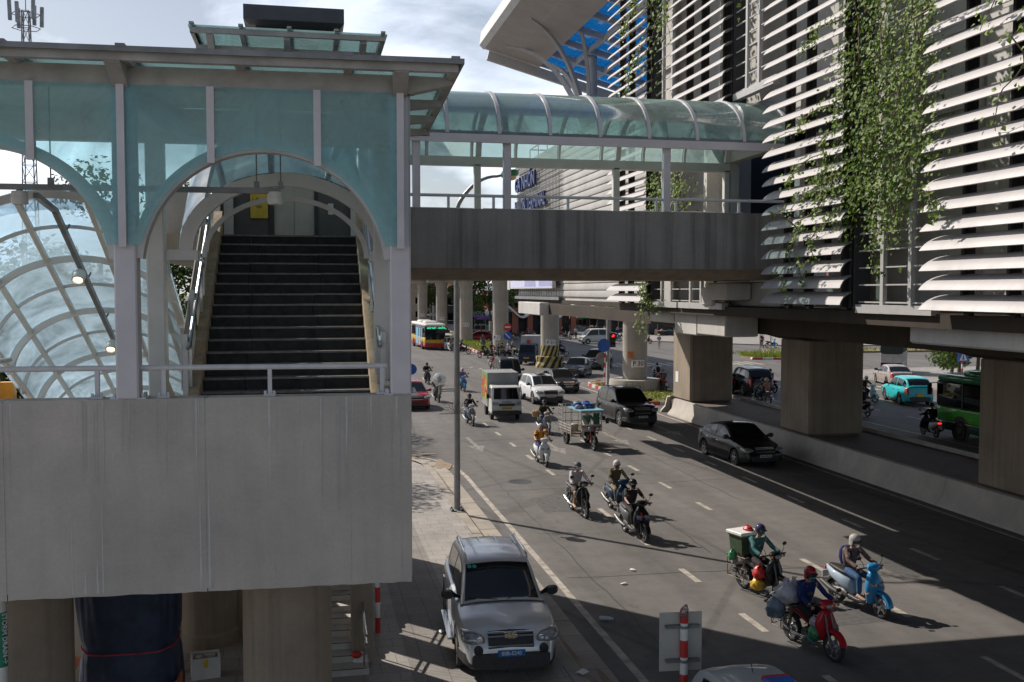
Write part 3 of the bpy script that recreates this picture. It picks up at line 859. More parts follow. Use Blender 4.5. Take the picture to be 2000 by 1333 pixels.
# the flight down
m = MB()
for k in range(26): m.box(-4.7, -2.2, 15.0 + k * .42, 15.46 + k * .42, 4.2 - .17 * k - .35, 4.70 - .17 * k)
d = thing('staircase', 'grey stairs going down under the left glass vault', 'stairs', (-3.45, 15, 4.5)); m.build('flight', M_CONC, d, None, True)
m = MB()
for x in (-4.85, -2.05):
    m.prism([(14.9, 4.4), (26, -.1), (26, .9), (14.9, 5.7)], lambda a, b, q: (q, a, b), x - .06, x + .06)
m.build('side_wall', M_STEELW, d, None, True)

# ------------------------------------------------------------------ lift lobby at the top of the stairs
ZF = 7.80
lob = thing('lift_lobby', 'lift lobby with granite wall and metal doors at the stair top', 'lobby', (-.3, 23.2, ZF))
M_GRW = tiles('granite_wall', (.25, .235, .225), (.22, .21, .20), (.11, .105, .10), .9, .6, 0, 0, .45, .2)
m = MB(); m.box(-2.6, 1.45, Y0 + NS * GO - .25, 24, ZF - .45, ZF - .005); m.build('floor_slab', M_CONCB, lob, None, True)
m = MB(); m.box(-1.95, -.80, 23.2, 23.4, ZF, 11.2); m.box(.22, 1.6, 23.2, 23.4, ZF, 11.2); m.box(-.8, .22, 23.2, 23.4, 10.1, 11.2); m.build('granite_wall', M_GRW, lob, None, True)
M_DOOR = plain('brushed_door', (.48, .45, .39), .4, .25, 0, .12, 3)
for a, b in ((-.68, -.24), (-.23, .21)):
    m = MB(); m.box(a, b, 23.26, 23.3, ZF, 10.1); m.build('lift_door', M_DOOR, lob, None, True)
m = MB(); m.box(-.82, -.68, 23.19, 23.34, ZF, 10.12); m.box(.21, .30, 23.19, 23.34, ZF, 10.12); m.box(-.82, .30, 23.19, 23.34, 10.1, 10.2); m.build('door_frame', M_DARKS, lob, None, True)
m = MB(); m.box(.52, .64, 23.17, 23.2, ZF + .75, ZF + 1.0); m.build('call_panel', M_WHITE, lob, None, True)
m = MB(); m.box(.53, .66, 23.15, 23.2, ZF + 1.32, ZF + 1.58); m.lathe([(.045, 23.13), (.045, 23.15), (0, 23.15)], (.595, 0, ZF + 1.47), 14, axis='y', m=1); m.build('camera_box', [M_WHITE, M_BLACK], lob, None, True)
m = MB(); m.box(-2.55, -1.96, 19.2, 23.3, ZF - .1, ZF + .9); m.prism([(19.3, ZF + .9), (23.3, ZF + .9), (23.3, ZF + 1.35)], lambda a, b, q: (q, a, b), -2.1, -1.96)
m.build('side_wall', M_CONC, lob, None, True)
m = MB()
for y in (19.4, 23.0):
    for x in (-1.65, 1.12): m.box(x - .1, x + .1, y - .1, y + .1, ZF, 11.1)
m.build('column', M_STEELW, lob, None, True)
m = MB(); m.box(-1.3, 1.0, 23.42, 26.4, .1, 12.2); m.build('lift_shaft', M_CONC, lob, None, True)
def MBL():
    q = MB(); q.M = Matrix.Translation((-.22, 0, -.20)) @ Matrix.Diagonal((.82, 1, 1, 1)) @ Matrix.Translation((.22, 0, 0)); return q
m = MBL()
for k in range(4):
    a = -1.95 + k * .83; m.add([(a, 19.35, 10.2), (a + .81, 19.35, 10.2), (a + .81, 19.35, 11.35), (a, 19.35, 11.35)], [(0, 1, 2, 3)])
m.add([(1.42, 19.35, 10.2), (1.42, 26.4, 10.2), (1.42, 26.4, 11.35), (1.42, 19.35, 11.35)], [(0, 1, 2, 3)]); m.add([(-2.0, 19.35, 10.2), (-2.0, 26.4, 10.2), (-2.0, 26.4, 11.35), (-2.0, 19.35, 11.35)], [(0, 1, 2, 3)])
m.build('glass_pane', M_GLASS_F, lob, None, True)
m = MBL()
for k in range(5): a = -1.96 + k * .83; m.box(a - .03, a + .03, 19.3, 19.36, 10.2, 11.38)
m.build('mullion_strip', M_LAV, lob, None, True)
m = MBL(); m.box(-2.3, 1.68, 19.3, 19.5, 11.32, 11.53); m.box(-2.3, 1.68, 26.2, 26.4, 11.32, 11.53); m.box(-2.3, -2.1, 19.5, 26.2, 11.34, 11.53); m.box(1.45, 1.65, 19.5, 26.2, 11.34, 11.53)
for x in (-1.95, -.3, 1.38): m.prism([(19.3, 11.32), (19.3, 11.6), (18.75, 11.65), (18.75, 11.55)], lambda a, b, q: (q, a, b), x - .07, x + .07)
for y in (20.6, 22.2, 23.8):
    for s_, x in ((-1, -2.3), (1, 1.68)): m.box(min(x, x + s_ * .32), max(x, x + s_ * .32), y - .07, y + .07, 11.42, 11.58)
m.build('roof_beam', M_BEAMG, lob, None, True)
m = MBL(); m.box(-2.35, 1.86, 18.68, 18.76, 11.6, 11.69); m.box(1.78, 1.86, 18.7, 26.8, 11.6, 11.69); m.box(-2.35, -2.27, 18.7, 26.8, 11.6, 11.69)
for k in range(5): x = -2.31 + k * 1.03; m.box(x - .04, x + .04, 18.7, 26.8, 11.62, 11.69); m.box(x - .05, x + .05, 18.62, 26.8, 11.73, 11.77)
m.build('roof_grid', M_BEAMG, lob, None, True)
m = MBL(); m.box(-2.38, 1.9, 18.64, 26.8, 11.695, 11.72); m.build('roof_glass', M_GLASS_R, lob, None, True)
M_SLATE = plain('slate_cladding', (.062, .068, .078), .45, .2, 0, .12, 2)
m = MB(); m.box(-1.05, .72, 23.6, 26.2, 11.9, 12.84); m.loft([[(-1.18, 23.45, 12.80), (.84, 23.45, 12.80), (.84, 26.4, 12.80), (-1.18, 26.4, 12.80)], [(-1.30, 23.25, 12.88), (.92, 23.25, 12.88), (.92, 26.6, 12.88), (-1.30, 26.6, 12.88)], [(-1.30, 23.25, 13.2), (.92, 23.25, 13.2), (.92, 26.6, 13.2), (-1.30, 26.6, 13.2)]])
m.build('machine_room', M_SLATE, lob, None, True)
sg = thing('exit_sign', 'yellow exit sign reading Lối ra with lift symbol beside the lift doors', 'sign', (-1.0, 23.15, 8.9))
m = MB(); m.box(-.19, .19, -.06, .04, -.46, .46); m.build('panel', M_YEL, sg)
m = MB(); m.box(-.11, .11, -.066, -.06, .08, .38); m.build('pictogram_panel', M_WHITE, sg)
m = MB(); m.box(-.075, .075, -.07, -.066, .10, .23, 0); m.box(-.06, .06, -.072, -.07, .115, .215, 1); m.tube([(-.015, -.074, .195), (-.015, -.074, .155), (.02, -.074, .155), (.03, -.074, .13)], .007, 5)
for s_ in (-1, 1):
    x = s_ * .035; m.box(x - .007, x + .007, -.07, -.066, .25, .34); z = .345 if s_ > 0 else .245
    m.add([(x - .028, -.069, z - s_ * .02), (x + .028, -.069, z - s_ * .02), (x, -.069, z + s_ * .025)], [(0, 1, 2)])
m.build('pictogram', [M_DARKS, M_WHITE], sg)
m = MB(); m.text('Lối ra', .125, face_m((0, -.064, -.07))); m.text('Exit', .075, face_m((0, -.064, -.21))); m.build('lettering', M_DARKS, sg)
# ------------------------------------------------------------------ covered footbridge from the lift lobby to the station
YB0, YB1 = 20.0, 23.5
br = thing('covered_footbridge', 'concrete footbridge with teal glass barrel roof crossing the road to the station', 'footbridge', (5.5, 21.7, 7.24))
m = MB()
rb = random.Random(4)
xs = [1.5, 3.1, 4.85, 6.6, 8.35, 10.3]
for Yp in (YB0, YB1 - .22):
    for i in range(len(xs) - 1):
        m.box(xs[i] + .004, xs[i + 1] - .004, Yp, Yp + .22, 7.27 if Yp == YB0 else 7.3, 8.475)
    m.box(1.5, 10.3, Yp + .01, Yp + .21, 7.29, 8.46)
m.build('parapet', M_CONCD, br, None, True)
m = MB(); m.prism([(YB0 + .05, 7.26), (YB0 + .5, 7.05), (YB1 - .5, 7.05), (YB1 - .05, 7.26), (YB1 - .05, 7.62), (YB0 + .05, 7.62)], lambda a, b, d: (d, a, b), 1.5, 10.2)
m.build('deck', M_CONCB, br, None, True)
m = MB()
for Yp in (YB0 + .11, YB1 - .11):
    for a, b in ((1.5, 3.98), (4.14, 7.42), (7.58, 10.2)): m.tube([(a, Yp, 8.745), (b, Yp, 8.745)], .032, 10)
m.build('handrail', M_RAIL, br, 40, True)
for Yp in (YB0 + .11, YB1 - .11):
    for x in (2.85, 3.78, 4.32, 5.35, 7.28, 7.72, 9.15):
        m = MB(); m.box(x - .025, x + .025, Yp - .025, Yp + .025, 8.475, 8.73); m.box(x - .06, x + .06, Yp - .06, Yp + .06, 8.475, 8.495); m.build('rail_post', M_RAIL, br, None, True)
for x in (2.2, 4.06, 7.5):
    m = MB(); m.cbox(x - .075, x + .075, YB0 + .04, YB0 + .2, 8.475, 9.84, .012); m.build('post', M_LAV, br, None, True)
for x in (4.0, 7.42, 10.3):
    m = MB(); m.cbox(x - .08, x + .08, YB1 - .2, YB1 - .04, 8.475, 9.8, .012); m.build('post', M_STEELW, br, None, True)
m = MB(); m.box(1.5, 10.35, YB0 - .04, YB0 + .2, 9.83, 9.97); m.box(1.5, 10.35, YB0 - .06, YB0 - .04, 9.80, 9.92); m.build('gutter', M_LAV, br, None, True)
m = MB(); m.box(1.5, 10.35, YB1 - .2, YB1 + .04, 9.76, 9.97); m.build('gutter', M_STEELW, br, None, True)
m = MB(); m.box(1.5, 10.35, YB0 - .02, YB0 + .1, 9.97, 10.03)
for k in range(26): m.lathe([(.014, 10.03), (.014, 10.05)], (1.7 + k * .34, YB0, 0), 6)
m.build('glass_sill', plain('blue_grey_steel', (.16, .19, .22), .5, .2, 0, .15, 4), br, None, True)
YM = (YB0 + YB1) / 2; AW, BH = (YB1 - YB0) / 2, 1.12
def arcb(x, da, n=26): return [(x, YM - (AW + da) * math.cos(PI * k / n), 9.99 + (BH + da) * math.sin(PI * k / n)) for k in range(n + 1)]
for i, x in enumerate([1.75 + 1.065 * k for k in range(9)]):
    m = MB(); a, b = arcb(x - .035, .03), arcb(x + .035, .03); a2, b2 = arcb(x - .035, .0), arcb(x + .035, .0)
    m.grid([a2, a, b, b2]); m.build('cap_strip', M_LAV, br, 50, True)
    m = MB()
    for s_ in (-.028, .028): pass
    a, b = arcb(x - .03, -.03), arcb(x + .03, -.03); a2, b2 = arcb(x - .03, -.09), arcb(x + .03, -.09)
    m.grid([a, a2, b2, b, a]); m.build('rib', M_STEELW, br, 50, True)
for x in (4.03, 7.46, 10.3):
    m = MB(); a, b = arcb(x - .06, -.06), arcb(x + .06, -.06); a2, b2 = arcb(x - .06, -.2), arcb(x + .06, -.2)
    m.grid([a, a2, b2, b, a]); m.build('portal_arch', M_STEELW, br, 50, True)
m = MB()
for an in (.17, .5, .83):
    q = (YM - (AW - .05) * math.cos(PI * an), 9.99 + (BH - .05) * math.sin(PI * an)); m.beam((1.5, q[0], q[1]), (10.35, q[0], q[1]), .05, .05)
m.build('purlin', M_STEELW, br, None, True)
m = MB(); m.grid([arcb(1.5, .005), arcb(10.5, .005)]); m.build('glass_roof', M_GLASS_B, br, 60, True)
# ------------------------------------------------------------------ elevated metro station on the right
XF = 9.3
sta = thing('metro_station', 'elevated metro station with white curved louvres and climbing plants above the road', 'station', (20, 25, 0))
M_LOUV = plain('white_louvre', (.45, .425, .42), .45, 0, .0, .16, 2.2)
M_PANEL = concrete('wall_panel', (.52, .505, .49), .08, .14, .7)
M_FARL = plain('far_louvre_metal', (.46, .44, .415), .5, .1, 0, .18, .8)
# curved louvre blades: outer tip low, inner edge high
def blade_prof(z, n=7):
    top, bot = [], []
    for k in range(n + 1):
        a = R(22) + R(60) * k / n
        u, w = (math.cos(R(22)) - math.cos(a)) / .787, (math.sin(a) - math.sin(R(22))) / .616
        top.append((XF + .34 * u, z + .235 * w))
        bot.append((XF + .022 + .32 * u, z - .008 + .212 * w))
    return top + bot[::-1]
def louvre_panel(y0, y1, z0, z1, posts, pitch=.3):
    m = MB(); z = z0; i = 0
    rl = random.Random(int(y0 * 10))
    while z < z1:
        dz = rl.uniform(-.011, .011); cut = .0
        pr = blade_prof(z + dz)
        m.loft([[(a, y0 + (a - XF) * .55, b) for a, b in pr], [(a, y1 - (a - XF) * .55, b) for a, b in pr]])
        z += pitch
    m.build('louvre_panel', M_LOUV, sta, 40, True)
    m = MB()
    for y in posts:
        m.box(XF + .36, XF + .46, y - .055, y + .055, z0 - .1, z1 + .3)
        m.box(XF + .28, XF + .36, y - .03, y + .03, z0 - .05, z1)
    m.box(XF + .34, XF + .40, y0 + .2, y0 + .28, z0 - .05, z1); m.box(XF + .30, XF + .62, y0 + .02, y0 + .05, z0 - .1, z1)
    m.build('louvre_post', M_DARKS, sta, None, True)
louvre_panel(6.0, 13.86, 6.52, 16.5, (13.2, 12.2, 10.0, 8.0))
louvre_panel(16.18, 19.34, 6.56, 17.5, (18.85, 18.0, 16.6))
louvre_panel(21.42, 24.78, 11.1, 19.5, (24.3, 23.3, 22.0))
louvre_panel(26.75, 30.25, 6.52, 21.0, (29.8, 28.9, 27.3))
# trellis frames in the gaps (steel bars the plants climb on)
M_TREL = plain('trellis_steel', (.46, .45, .44), .5, .2, 0, .15, 5)
for (y0, y1, z0, z1, ps) in ((13.9, 16.1, 6.6, 16, (14.55, 15.35)), (19.4, 21.4, 11.3, 18, (20.2, 20.8)), (24.82, 26.7, 6.55, 20.5, (25.4, 26.1)), (21.9, 24.7, 6.55, 7.1, (22.5, 23.3, 24.0))):
    m = MB()
    for y in ps: m.box(XF + .30, XF + .38, y - .045, y + .045, z0 - .05, z1)
    z = z0
    while z < z1: m.box(XF + .33, XF + .355, y0, y1, z, z + .025); z += .3
    m.box(XF + .26, XF + .42, y0, y1, z0 - .18, z0 - .03)
    m.build('trellis', M_TREL, sta, None, True)
# inner wall behind the blades, with openings
m = MB()
XW = 11.0
m.box(XW, XW + .2, 13.2, 19.6, 6.45, 18); m.box(XW, XW + .2, 23.9, 31, 6.45, 21); m.box(XW, XW + .2, 19.6, 23.9, 11.2, 20)
m.box(XW, XW + .2, 0, 13.2, 6.45, 8.6); m.box(XW, XW + .2, 0, 13.2, 11.6, 12.2); m.box(XW - .3, XW + .02, 13.0, 13.35, 6.45, 18)
m.build('wall', M_PANEL, sta, None, True)
m = MB()
for y in (14.7, 16.4, 18.0, 25.2, 28.6): m.box(XW - .14, XW - .005, y - .07, y + .07, 6.45, 18)
for z in (7.6, 9.4, 11.2, 13.6, 15.8): m.box(XW - .1, XW - .004, 13.4, 19.5, z, z + .1); m.box(XW - .1, XW - .004, 24, 31, z, z + .1)
for (y, z) in ((14.1, 12.6), (15.5, 12.6), (25.7, 13), (25.7, 16), (14.1, 9.8), (15.5, 9.9)): m.box(XW - .05, XW - .003, y - .45, y + .45, z, z + .9)
m.build('wall_frame', M_STEEL, sta, None, True)
M_CURT = plain('dark_blue_glass', (.012, .022, .035), .06, 0, .6, .25, .7, 0, .7)
m = MB(); m.box(XW + .06, XW + .1, 0, 13.2, 8.6, 11.6); m.box(XW + .06, XW + .1, 0, 13.2, 12.2, 18); m.build('curtain_glass', M_CURT, sta, None, True)
m = MB()
for y in [1 + 1.4 * k for k in range(9)]: m.box(XW + .0, XW + .06, y - .03, y + .03, 8.6, 18)
for z in (10.1, 13.6, 15.2): m.box(XW + .0, XW + .055, 0, 13.2, z, z + .05)
m.build('curtain_mullion', M_GREYS, sta, None, True)
# doorway where the footbridge enters
m = MB(); m.box(10.35, 10.6, 23.3, 23.9, 7.6, 10.2); m.box(10.35, 11.0, 19.7, 20.0, 7.6, 10.2); m.box(10.35, 10.6, 19.7, 23.9, 10.0, 11.2); m.box(10.0, 11.0, 23.9, 24.1, 6.6, 11.2); m.build('doorway', M_PANEL, sta, None, True)
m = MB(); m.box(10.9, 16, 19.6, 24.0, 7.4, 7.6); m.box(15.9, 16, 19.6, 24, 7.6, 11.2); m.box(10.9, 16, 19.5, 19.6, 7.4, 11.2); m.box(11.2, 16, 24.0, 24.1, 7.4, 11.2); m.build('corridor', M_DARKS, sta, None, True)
# far flank: flat wavy slats, recessed from the near panels
XG = 11.6
m = MB(); z = 6.55
while z < 13.4:
    m.loft([[(XG, y, z), (XG - .055, y, z + .02), (XG - .07, y, z + .08), (XG - .04, y, z + .27), (XG, y, z + .295)] for y in (30.6, 36.3, 36.32, 42.0, 42.02, 48.0, 48.02, 53.9)]); z += .3
m.build('slat_wall', M_FARL, sta, 40, True)
m = MB(); m.box(XG + .01, XG + .2, 30.4, 53.9, 6.4, 13.5); m.box(XG, 30, 53.7, 53.95, 6.4, 13.5); m.build('wall', M_PANEL, sta, None, True)
m = MB()
for k in range(34): y = 44.4 + k * .28; m.box(XG - .19, XG - .165, y, y + .02, 8.9, 13.45)
for k in range(22): z = 8.9 + k * .21; m.box(XG - .20, XG - .18, 44.4, 53.9, z, z + .035)
for k in range(20): y = 44.4 + k * .5; m.box(XG - .2, XG - .18, y, y + .03, 6.5, 7.0)
m.box(XG - .22, XG - .1, 44.4, 54.2, 6.40, 6.55); m.build('mesh_screen', M_GREYS, sta, None, True)
# station name in blue letters (reads along the wall towards the camera)
mm = lambda y, z: Matrix.Translation((XG - .26, y, z)) @ Matrix.Rotation(R(-90), 4, 'Z') @ Matrix.Rotation(R(90), 4, 'X')
m = MB(); m.text('GA NHỔN', 1.02, mm(53.8, 12.5), 0, .06, 'LEFT'); m.build('name_lettering', plain('blue_letters', (.03, .05, .17), .4, 0, 0, .1, 4), sta, None, True)
m = MB(); m.text('NHON TERMINAL', .95, mm(53.8, 11.3), 0, .06, 'LEFT', .92)
m.build('name_lettering', plain('blue_letters', (.03, .05, .17), .4, 0, 0, .1, 4), sta, None, True)
# floor, edge beam, cross beams
M_UNDER = concrete('underside_concrete', (.055, .044, .035), .15, .2)  # concrete that is dark brown in itself
m = MB(); m.box(XF + .35, 33, -12, 30.5, 6.22, 6.44); m.box(XG - .1, 33, 30.5, 54, 6.225, 6.40); m.build('floor_slab', M_UNDER, sta, None, True)
m = MB(); m.box(10.75, 11.4, -12, 47, 5.77, 6.215); m.box(16.5, 17.1, -12, 53.2, 5.6, 6.215); m.box(27, 27.6, -12, 53.2, 5.6, 6.215); m.build('edge_beam', M_UNDER, sta, None, True)
for q in ((9.85, 10.72, 5.0, 14.9, 5.94, 6.40), (9.85, 10.72, 22.35, 24.1, 5.70, 6.40), (9.85, 10.72, 24.12, 25.7, 5.66, 6.36), (9.95, 10.72, 26.0, 28.0, 5.92, 6.38), (10.3, 10.74, 43.6, 48.2, 5.72, 6.30),
          (10.0, 10.9, 19.9, 23.4, 6.46, 7.02), (9.35, 9.98, 21.2, 22.3, 6.6, 7.0), (9.5, 9.98, 22.32, 23.0, 6.46, 6.9)):
    m = MB(); m.cbox(*q, .03); m.build('fascia_block', M_PANEL, sta, None, True)
for k in range(-1, 4):
    y = 39.25 - 13.1 * k if k < 3 else None
    if y is None: continue
    m = MB(); m.loft([[(17.2, y - .95, 5.55), (17.2, y + .95, 5.55), (17.2, y + .95, 6.2), (17.2, y - .95, 6.2)], [(20.4, y - 1.3, 4.75), (20.4, y + 1.3, 4.75), (20.4, y + 1.3, 6.2), (20.4, y - 1.3, 6.2)],
                    [(23.1, y - 1.3, 4.75), (23.1, y + 1.3, 4.75), (23.1, y + 1.3, 6.2), (23.1, y - 1.3, 6.2)], [(26.6, y - .95, 5.55), (26.6, y + .95, 5.55), (26.6, y + .95, 6.2), (26.6, y - .95, 6.2)]])
    m.build('cross_beam', M_UNDER, sta, None, True)
PILL = {52.35: 'square brown concrete pillar farthest along the barrier, partly sunlit', 39.25: 'square brown concrete pillar standing mid median behind the black sedan', 26.0: 'square brown concrete pillar nearest the camera at the right photo edge'}
for y, lb in PILL.items():
    t = thing('station_pillar', lb, 'pillar', (21.75, y, .72), group='square pillars carrying the station')
    m = MB(); m.cbox(-1.25, 1.25, -1.35, 1.35, 0, 4.1, .12); m.build('shaft', M_CONCB, t)
t = thing('paper_notice', 'white paper notice pasted on the farthest square pillar', 'notice', (20.49, 53.0, 2.0))
m = MB(); m.box(-.004, .004, -.22, .22, -.3, .3); m.build('paper', M_WHITE, t)
# roof: wing that dips inward, grey soffit near the eave, blue glazing farther in
zr = lambda x: 20.55 - .27 * (x - 10)
m = MB(); m.prism([(10, zr(10) - .1), (10.0, zr(10) + .75), (13.2, zr(13.2) + .6), (13.2, zr(13.2) - .12)], lambda a, b, d: (a, d, b), -10, 56); m.build('roof_soffit', plain('soffit_panel', (.55, .52, .50), .55, .1, 0, .08, 1), sta, None, True)
m = MB()
m.prism([(9.75, zr(10) + .15), (9.86, zr(10) + .9), (10.0, zr(10) + .9), (10.0, zr(10) - .1)], lambda a, b, d: (a, d, b), -10, 56.2); m.build('eave_fascia', M_WHITE, sta, None, True)
m = MB()
for k in range(40): y = -8 + 1.65 * k; m.box(10.2, 13.1, y, y + .02, zr(11.6) - 2, zr(11.6) - 1.99)
m = MB()
for k in range(22): y = -9.0 + 3.0 * k; m.add([(10.02, y, zr(10.02) - .106), (10.02, y + .03, zr(10.02) - .106), (13.19, y + .03, zr(13.19) - .124), (13.19, y, zr(13.19) - .124)], [(0, 1, 2, 3)])
m.add([(11.5, -10, zr(11.5) - .115), (11.52, -10, zr(11.52) - .115), (11.52, 56, zr(11.52) - .115), (11.5, 56, zr(11.5) - .115)], [(0, 1, 2, 3)])
m.build('soffit_joint', M_WHITE, sta, None, True)
M_BLUEG = glass('blue_polycarbonate', (.10, .62, 1.0), .05, .35, (.05, .50, .90))
m = MB(); m.box(13.2, 26, -10, 56, 0, .04)
m.v = [(a, b, c + zr(a) + .25) for a, b, c in m.v]; m.build('roof_glazing', M_BLUEG, sta, None, True)
m = MB()
for k in range(14): y = 55.8 - 2.6 * k; m.beam((13.1, y, zr(13.1) + .05), (26, y, zr(26) + .05), .16, .3)
for x in (14.6, 16.2, 17.8, 19.6, 22): m.beam((x, -10, zr(x) + .02), (x, 56, zr(x) + .02), .14, .26)
m.beam((10.2, 56, zr(10.2) - .4), (26, 56, zr(26) - .5), .3, .5)
m.build('roof_beam', M_STEEL, sta, None, True)
def tree_column(x, y):
    m = MB(); zt = zr(x) + .1
    m.lathe([(.34, 12.0), (.30, 16.5), (.26, zt)], (x, y, 0), 20)
    for (tx, ty) in ((10.9, y + 2.6), (10.9, y - 3.2), (13.3, y + 3.4), (x + 4, y + 2), (x + 4, y - 3), (13.4, y - 3.6)):
        a = Vector((x, y, 14.0)); e = Vector((tx, ty, zr(tx) - .12)); c = Vector((x + (tx - x) * .25, y + (ty - y) * .25, e.z - .6))
        pts = []
        for k in range(13):
            u = k / 12; pts.append(a * (1 - u) ** 2 + c * 2 * u * (1 - u) + e * u * u)
        for k in range(12): m.beam(pts[k], pts[k + 1], .16, .34 - .018 * k)
    m.build('branching_column', M_STEEL, sta, 40, True)
tree_column(15.0, 51.5); tree_column(15.0, 36.5)
m = MB(); m.box(XG, 30, 30, 56, 13.5, 13.7); m.tube([(12.2, 46, 14.6), (12.2, 54, 14.6), (18, 54, 14.6)], .04, 6)
for y in (46, 48, 50, 52, 54): m.tube([(12.2, y, 13.7), (12.2, y, 14.6)], .03, 6)
m.build('platform_edge', M_GREYS, sta, None, True)

# billboard on the corner of the far flank
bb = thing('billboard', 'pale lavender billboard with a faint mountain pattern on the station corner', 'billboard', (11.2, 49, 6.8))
m = MB(); m.box(11.12, 11.3, 44.6, 54.2, 6.95, 9.5); m.build('frame', M_STEEL, bb, None, True)
m = MB(); m.add([(11.115, 44.7, 7.0), (11.115, 54.1, 7.0), (11.115, 54.1, 9.45), (11.115, 44.7, 9.45)], [(3, 2, 1, 0)]); m.build('printed_face', plain('lavender_print', (.60, .60, .80), .5, 0, 0, .08, 1), bb, None, True)
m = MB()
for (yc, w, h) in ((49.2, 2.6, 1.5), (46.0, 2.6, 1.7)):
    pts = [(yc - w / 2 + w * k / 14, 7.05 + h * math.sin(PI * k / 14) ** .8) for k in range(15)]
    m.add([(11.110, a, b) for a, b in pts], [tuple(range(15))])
m.build('printed_motif', plain('lavender_print_dark', (.33, .34, .58), .5, 0, 0, .08, 1), bb, None, True)  # shadow falling on the board, painted as darker humps
m = MB()
for k in range(5): m.box(11.09, 11.2, 54.25, 54.3, 7 + k * .5, 7.3 + k * .5)
m.box(11.1, 11.2, 54.2, 54.9, 6.9, 8.9); m.build('side_board', M_STEEL, bb, None, True)

# climbing plants
M_LEAF = leafmat('vine_leaf', (.028, .065, .014), (.22, .31, .05))
M_STEM = plain('vine_stem', (.16, .11, .07), .9, 0, 0, .3, 12)
def leaf(m, p, s, rg):
    n = Vector((-1 + rg.uniform(-.7, .4), rg.uniform(-.8, .8), rg.uniform(-.2, .9))).normalized()
    d = Vector((rg.uniform(-.4, .4), rg.uniform(-1, 1), rg.uniform(-1, .4))); d = (d - n * d.dot(n)).normalized(); w = n.cross(d)
    f = n * s * .12
    m.add([p, p + d * s * .35 + w * s * .42 + f, p + d * s * 1.0, p + d * s * .35 - w * s * .42 + f], [(0, 1, 2), (0, 2, 3)])
def vine(label, strands, seed, per=26, spread=.22, size=(.07, .14), name='climbing_plant'):
    rg = random.Random(seed)
    base = strands[0][0][0]
    t = thing(name, label, 'climbing plant', (base[0], base[1], base[2]), group='climbing plants on the station front')
    ml, ms = MB(), MB()
    for pts, dens, sp in strands if isinstance(strands[0][0], list) else [(strands[0], 1, spread)]:
        P = [Vector(p) for p in pts]
        fine = []
        for i in range(len(P) - 1):
            L_ = (P[i + 1] - P[i]).length; n = max(2, int(L_ / .25))
            for k in range(n): fine.append(P[i].lerp(P[i + 1], k / n) + Vector((rg.uniform(-.04, .02), rg.uniform(-.06, .06), rg.uniform(-.05, .05))))
        fine.append(P[-1])
        ms.tube(fine, [.016 * (1 - .7 * i / len(fine)) for i in range(len(fine))], 5)
        for p in fine:
            for _ in range(int(per * dens * rg.uniform(.5, 1.4))):
                q = p + Vector((rg.gauss(-.06, .5) * sp, rg.gauss(0, 1) * sp, rg.gauss(0, .8) * sp))
                if q.x > XF + .5: q.x = XF + .5
                leaf(ml, q, rg.uniform(*size), rg)
    ms.build('stem', M_STEM, t, 60, True); ml.build('foliage', M_LEAF, t, None, True)
    return t
def strand(y0, z0, y1, z1, n, rg, wy=.25, x=XF + .22):
    return [(x + rg.uniform(-.2, .1), y0 + (y1 - y0) * k / n + rg.uniform(-wy, wy), z0 + (z1 - z0) * k / n) for k in range(n + 1)]
rv = random.Random(21)
big = []
for k in range(9): big.append((strand(13.9 + .26 * k, 11.6 + rv.uniform(-.5, .9), 14.2 + .3 * k, 8.2 + rv.uniform(-.5, .7), 6, rv, .35), 2.0, .25))
for k in range(5): big.append((strand(14.4 + .5 * k, 10.6 + rv.uniform(-.6, .6), 15.0 + .55 * k, 7.9 + rv.uniform(-.3, .8), 5, rv, .3), 1.7, .2))
for k in range(4): big.append((strand(14.1 + rv.uniform(-.2, 1.8), 16, 14.2 + rv.uniform(-.2, 1.6), 11.8, 7, rv, .4), .34, .2))
for (y, z, y2, z2) in ((16.0, 9.6, 17.9, 8.9), (16.2, 8.8, 17.9, 7.6), (16.1, 11.6, 17.6, 11.3), (16.0, 10.2, 18.2, 9.8), (16.3, 8.2, 17.5, 7.0), (13.8, 11, 12.4, 11.3), (14, 8.6, 13.2, 7.9), (15.2, 8.2, 14.8, 7.1), (16.2, 9.0, 18.4, 8.3), (17.6, 8.2, 17.9, 6.8)):
    big.append((strand(y, z, y2, z2, 5, rv, .1, XF - .08), .5, .08))
vine('large leafy climbing plant filling the trellis gap between the near louvre panels', big, 5, 19, .3, (.05, .105))
med = []
for k in range(6): med.append((strand(25.0 + .32 * k, 20.5 + rv.uniform(-2, 0), 25.0 + .28 * k, 11.9 + rv.uniform(0, 3), 9, rv, .4), .5, .26))
for k in range(6): med.append((strand(24.5 + .36 * k, 9.9, 24.4 + .38 * k, 7.9 + rv.uniform(-.4, .4), 4, rv), 1.25, .28))
for (y, z, y2, z2) in ((26.2, 18, 28, 17), (26.4, 15, 28.4, 14.4), (26.6, 17, 29.2, 16.2), (26.6, 13.4, 28.2, 12.6), (24.6, 19, 22.4, 18.6), (24.2, 16, 23, 15.5)):
    med.append((strand(y, z, y2, z2, 6, rv, .15, XF - .05), .6, .16))
med.append((strand(26.5, 7.2, 26.3, 5.6, 6, rv, .12, XF - .1), .7, .13)); med.append((strand(26.4, 6.9, 25.8, 6.3, 4, rv, .12, XF - .1), .6, .12))
vine('airy climbing plant on the far trellis, hanging below the footbridge', med, 6, 17, .3, (.07, .13))
sm = []
for (y, z, y2, z2) in ((20.6, 17.5, 20.5, 13.2), (21.0, 16.6, 20.4, 14.2), (20.3, 17.6, 19.6, 15)): sm.append((strand(y, z, y2, z2, 7, rv, .2), .7, .2))
vine('thin climbing plant on the narrow trellis above the footbridge roof', sm, 8, 15, .3, (.08, .15))
rt_ = []
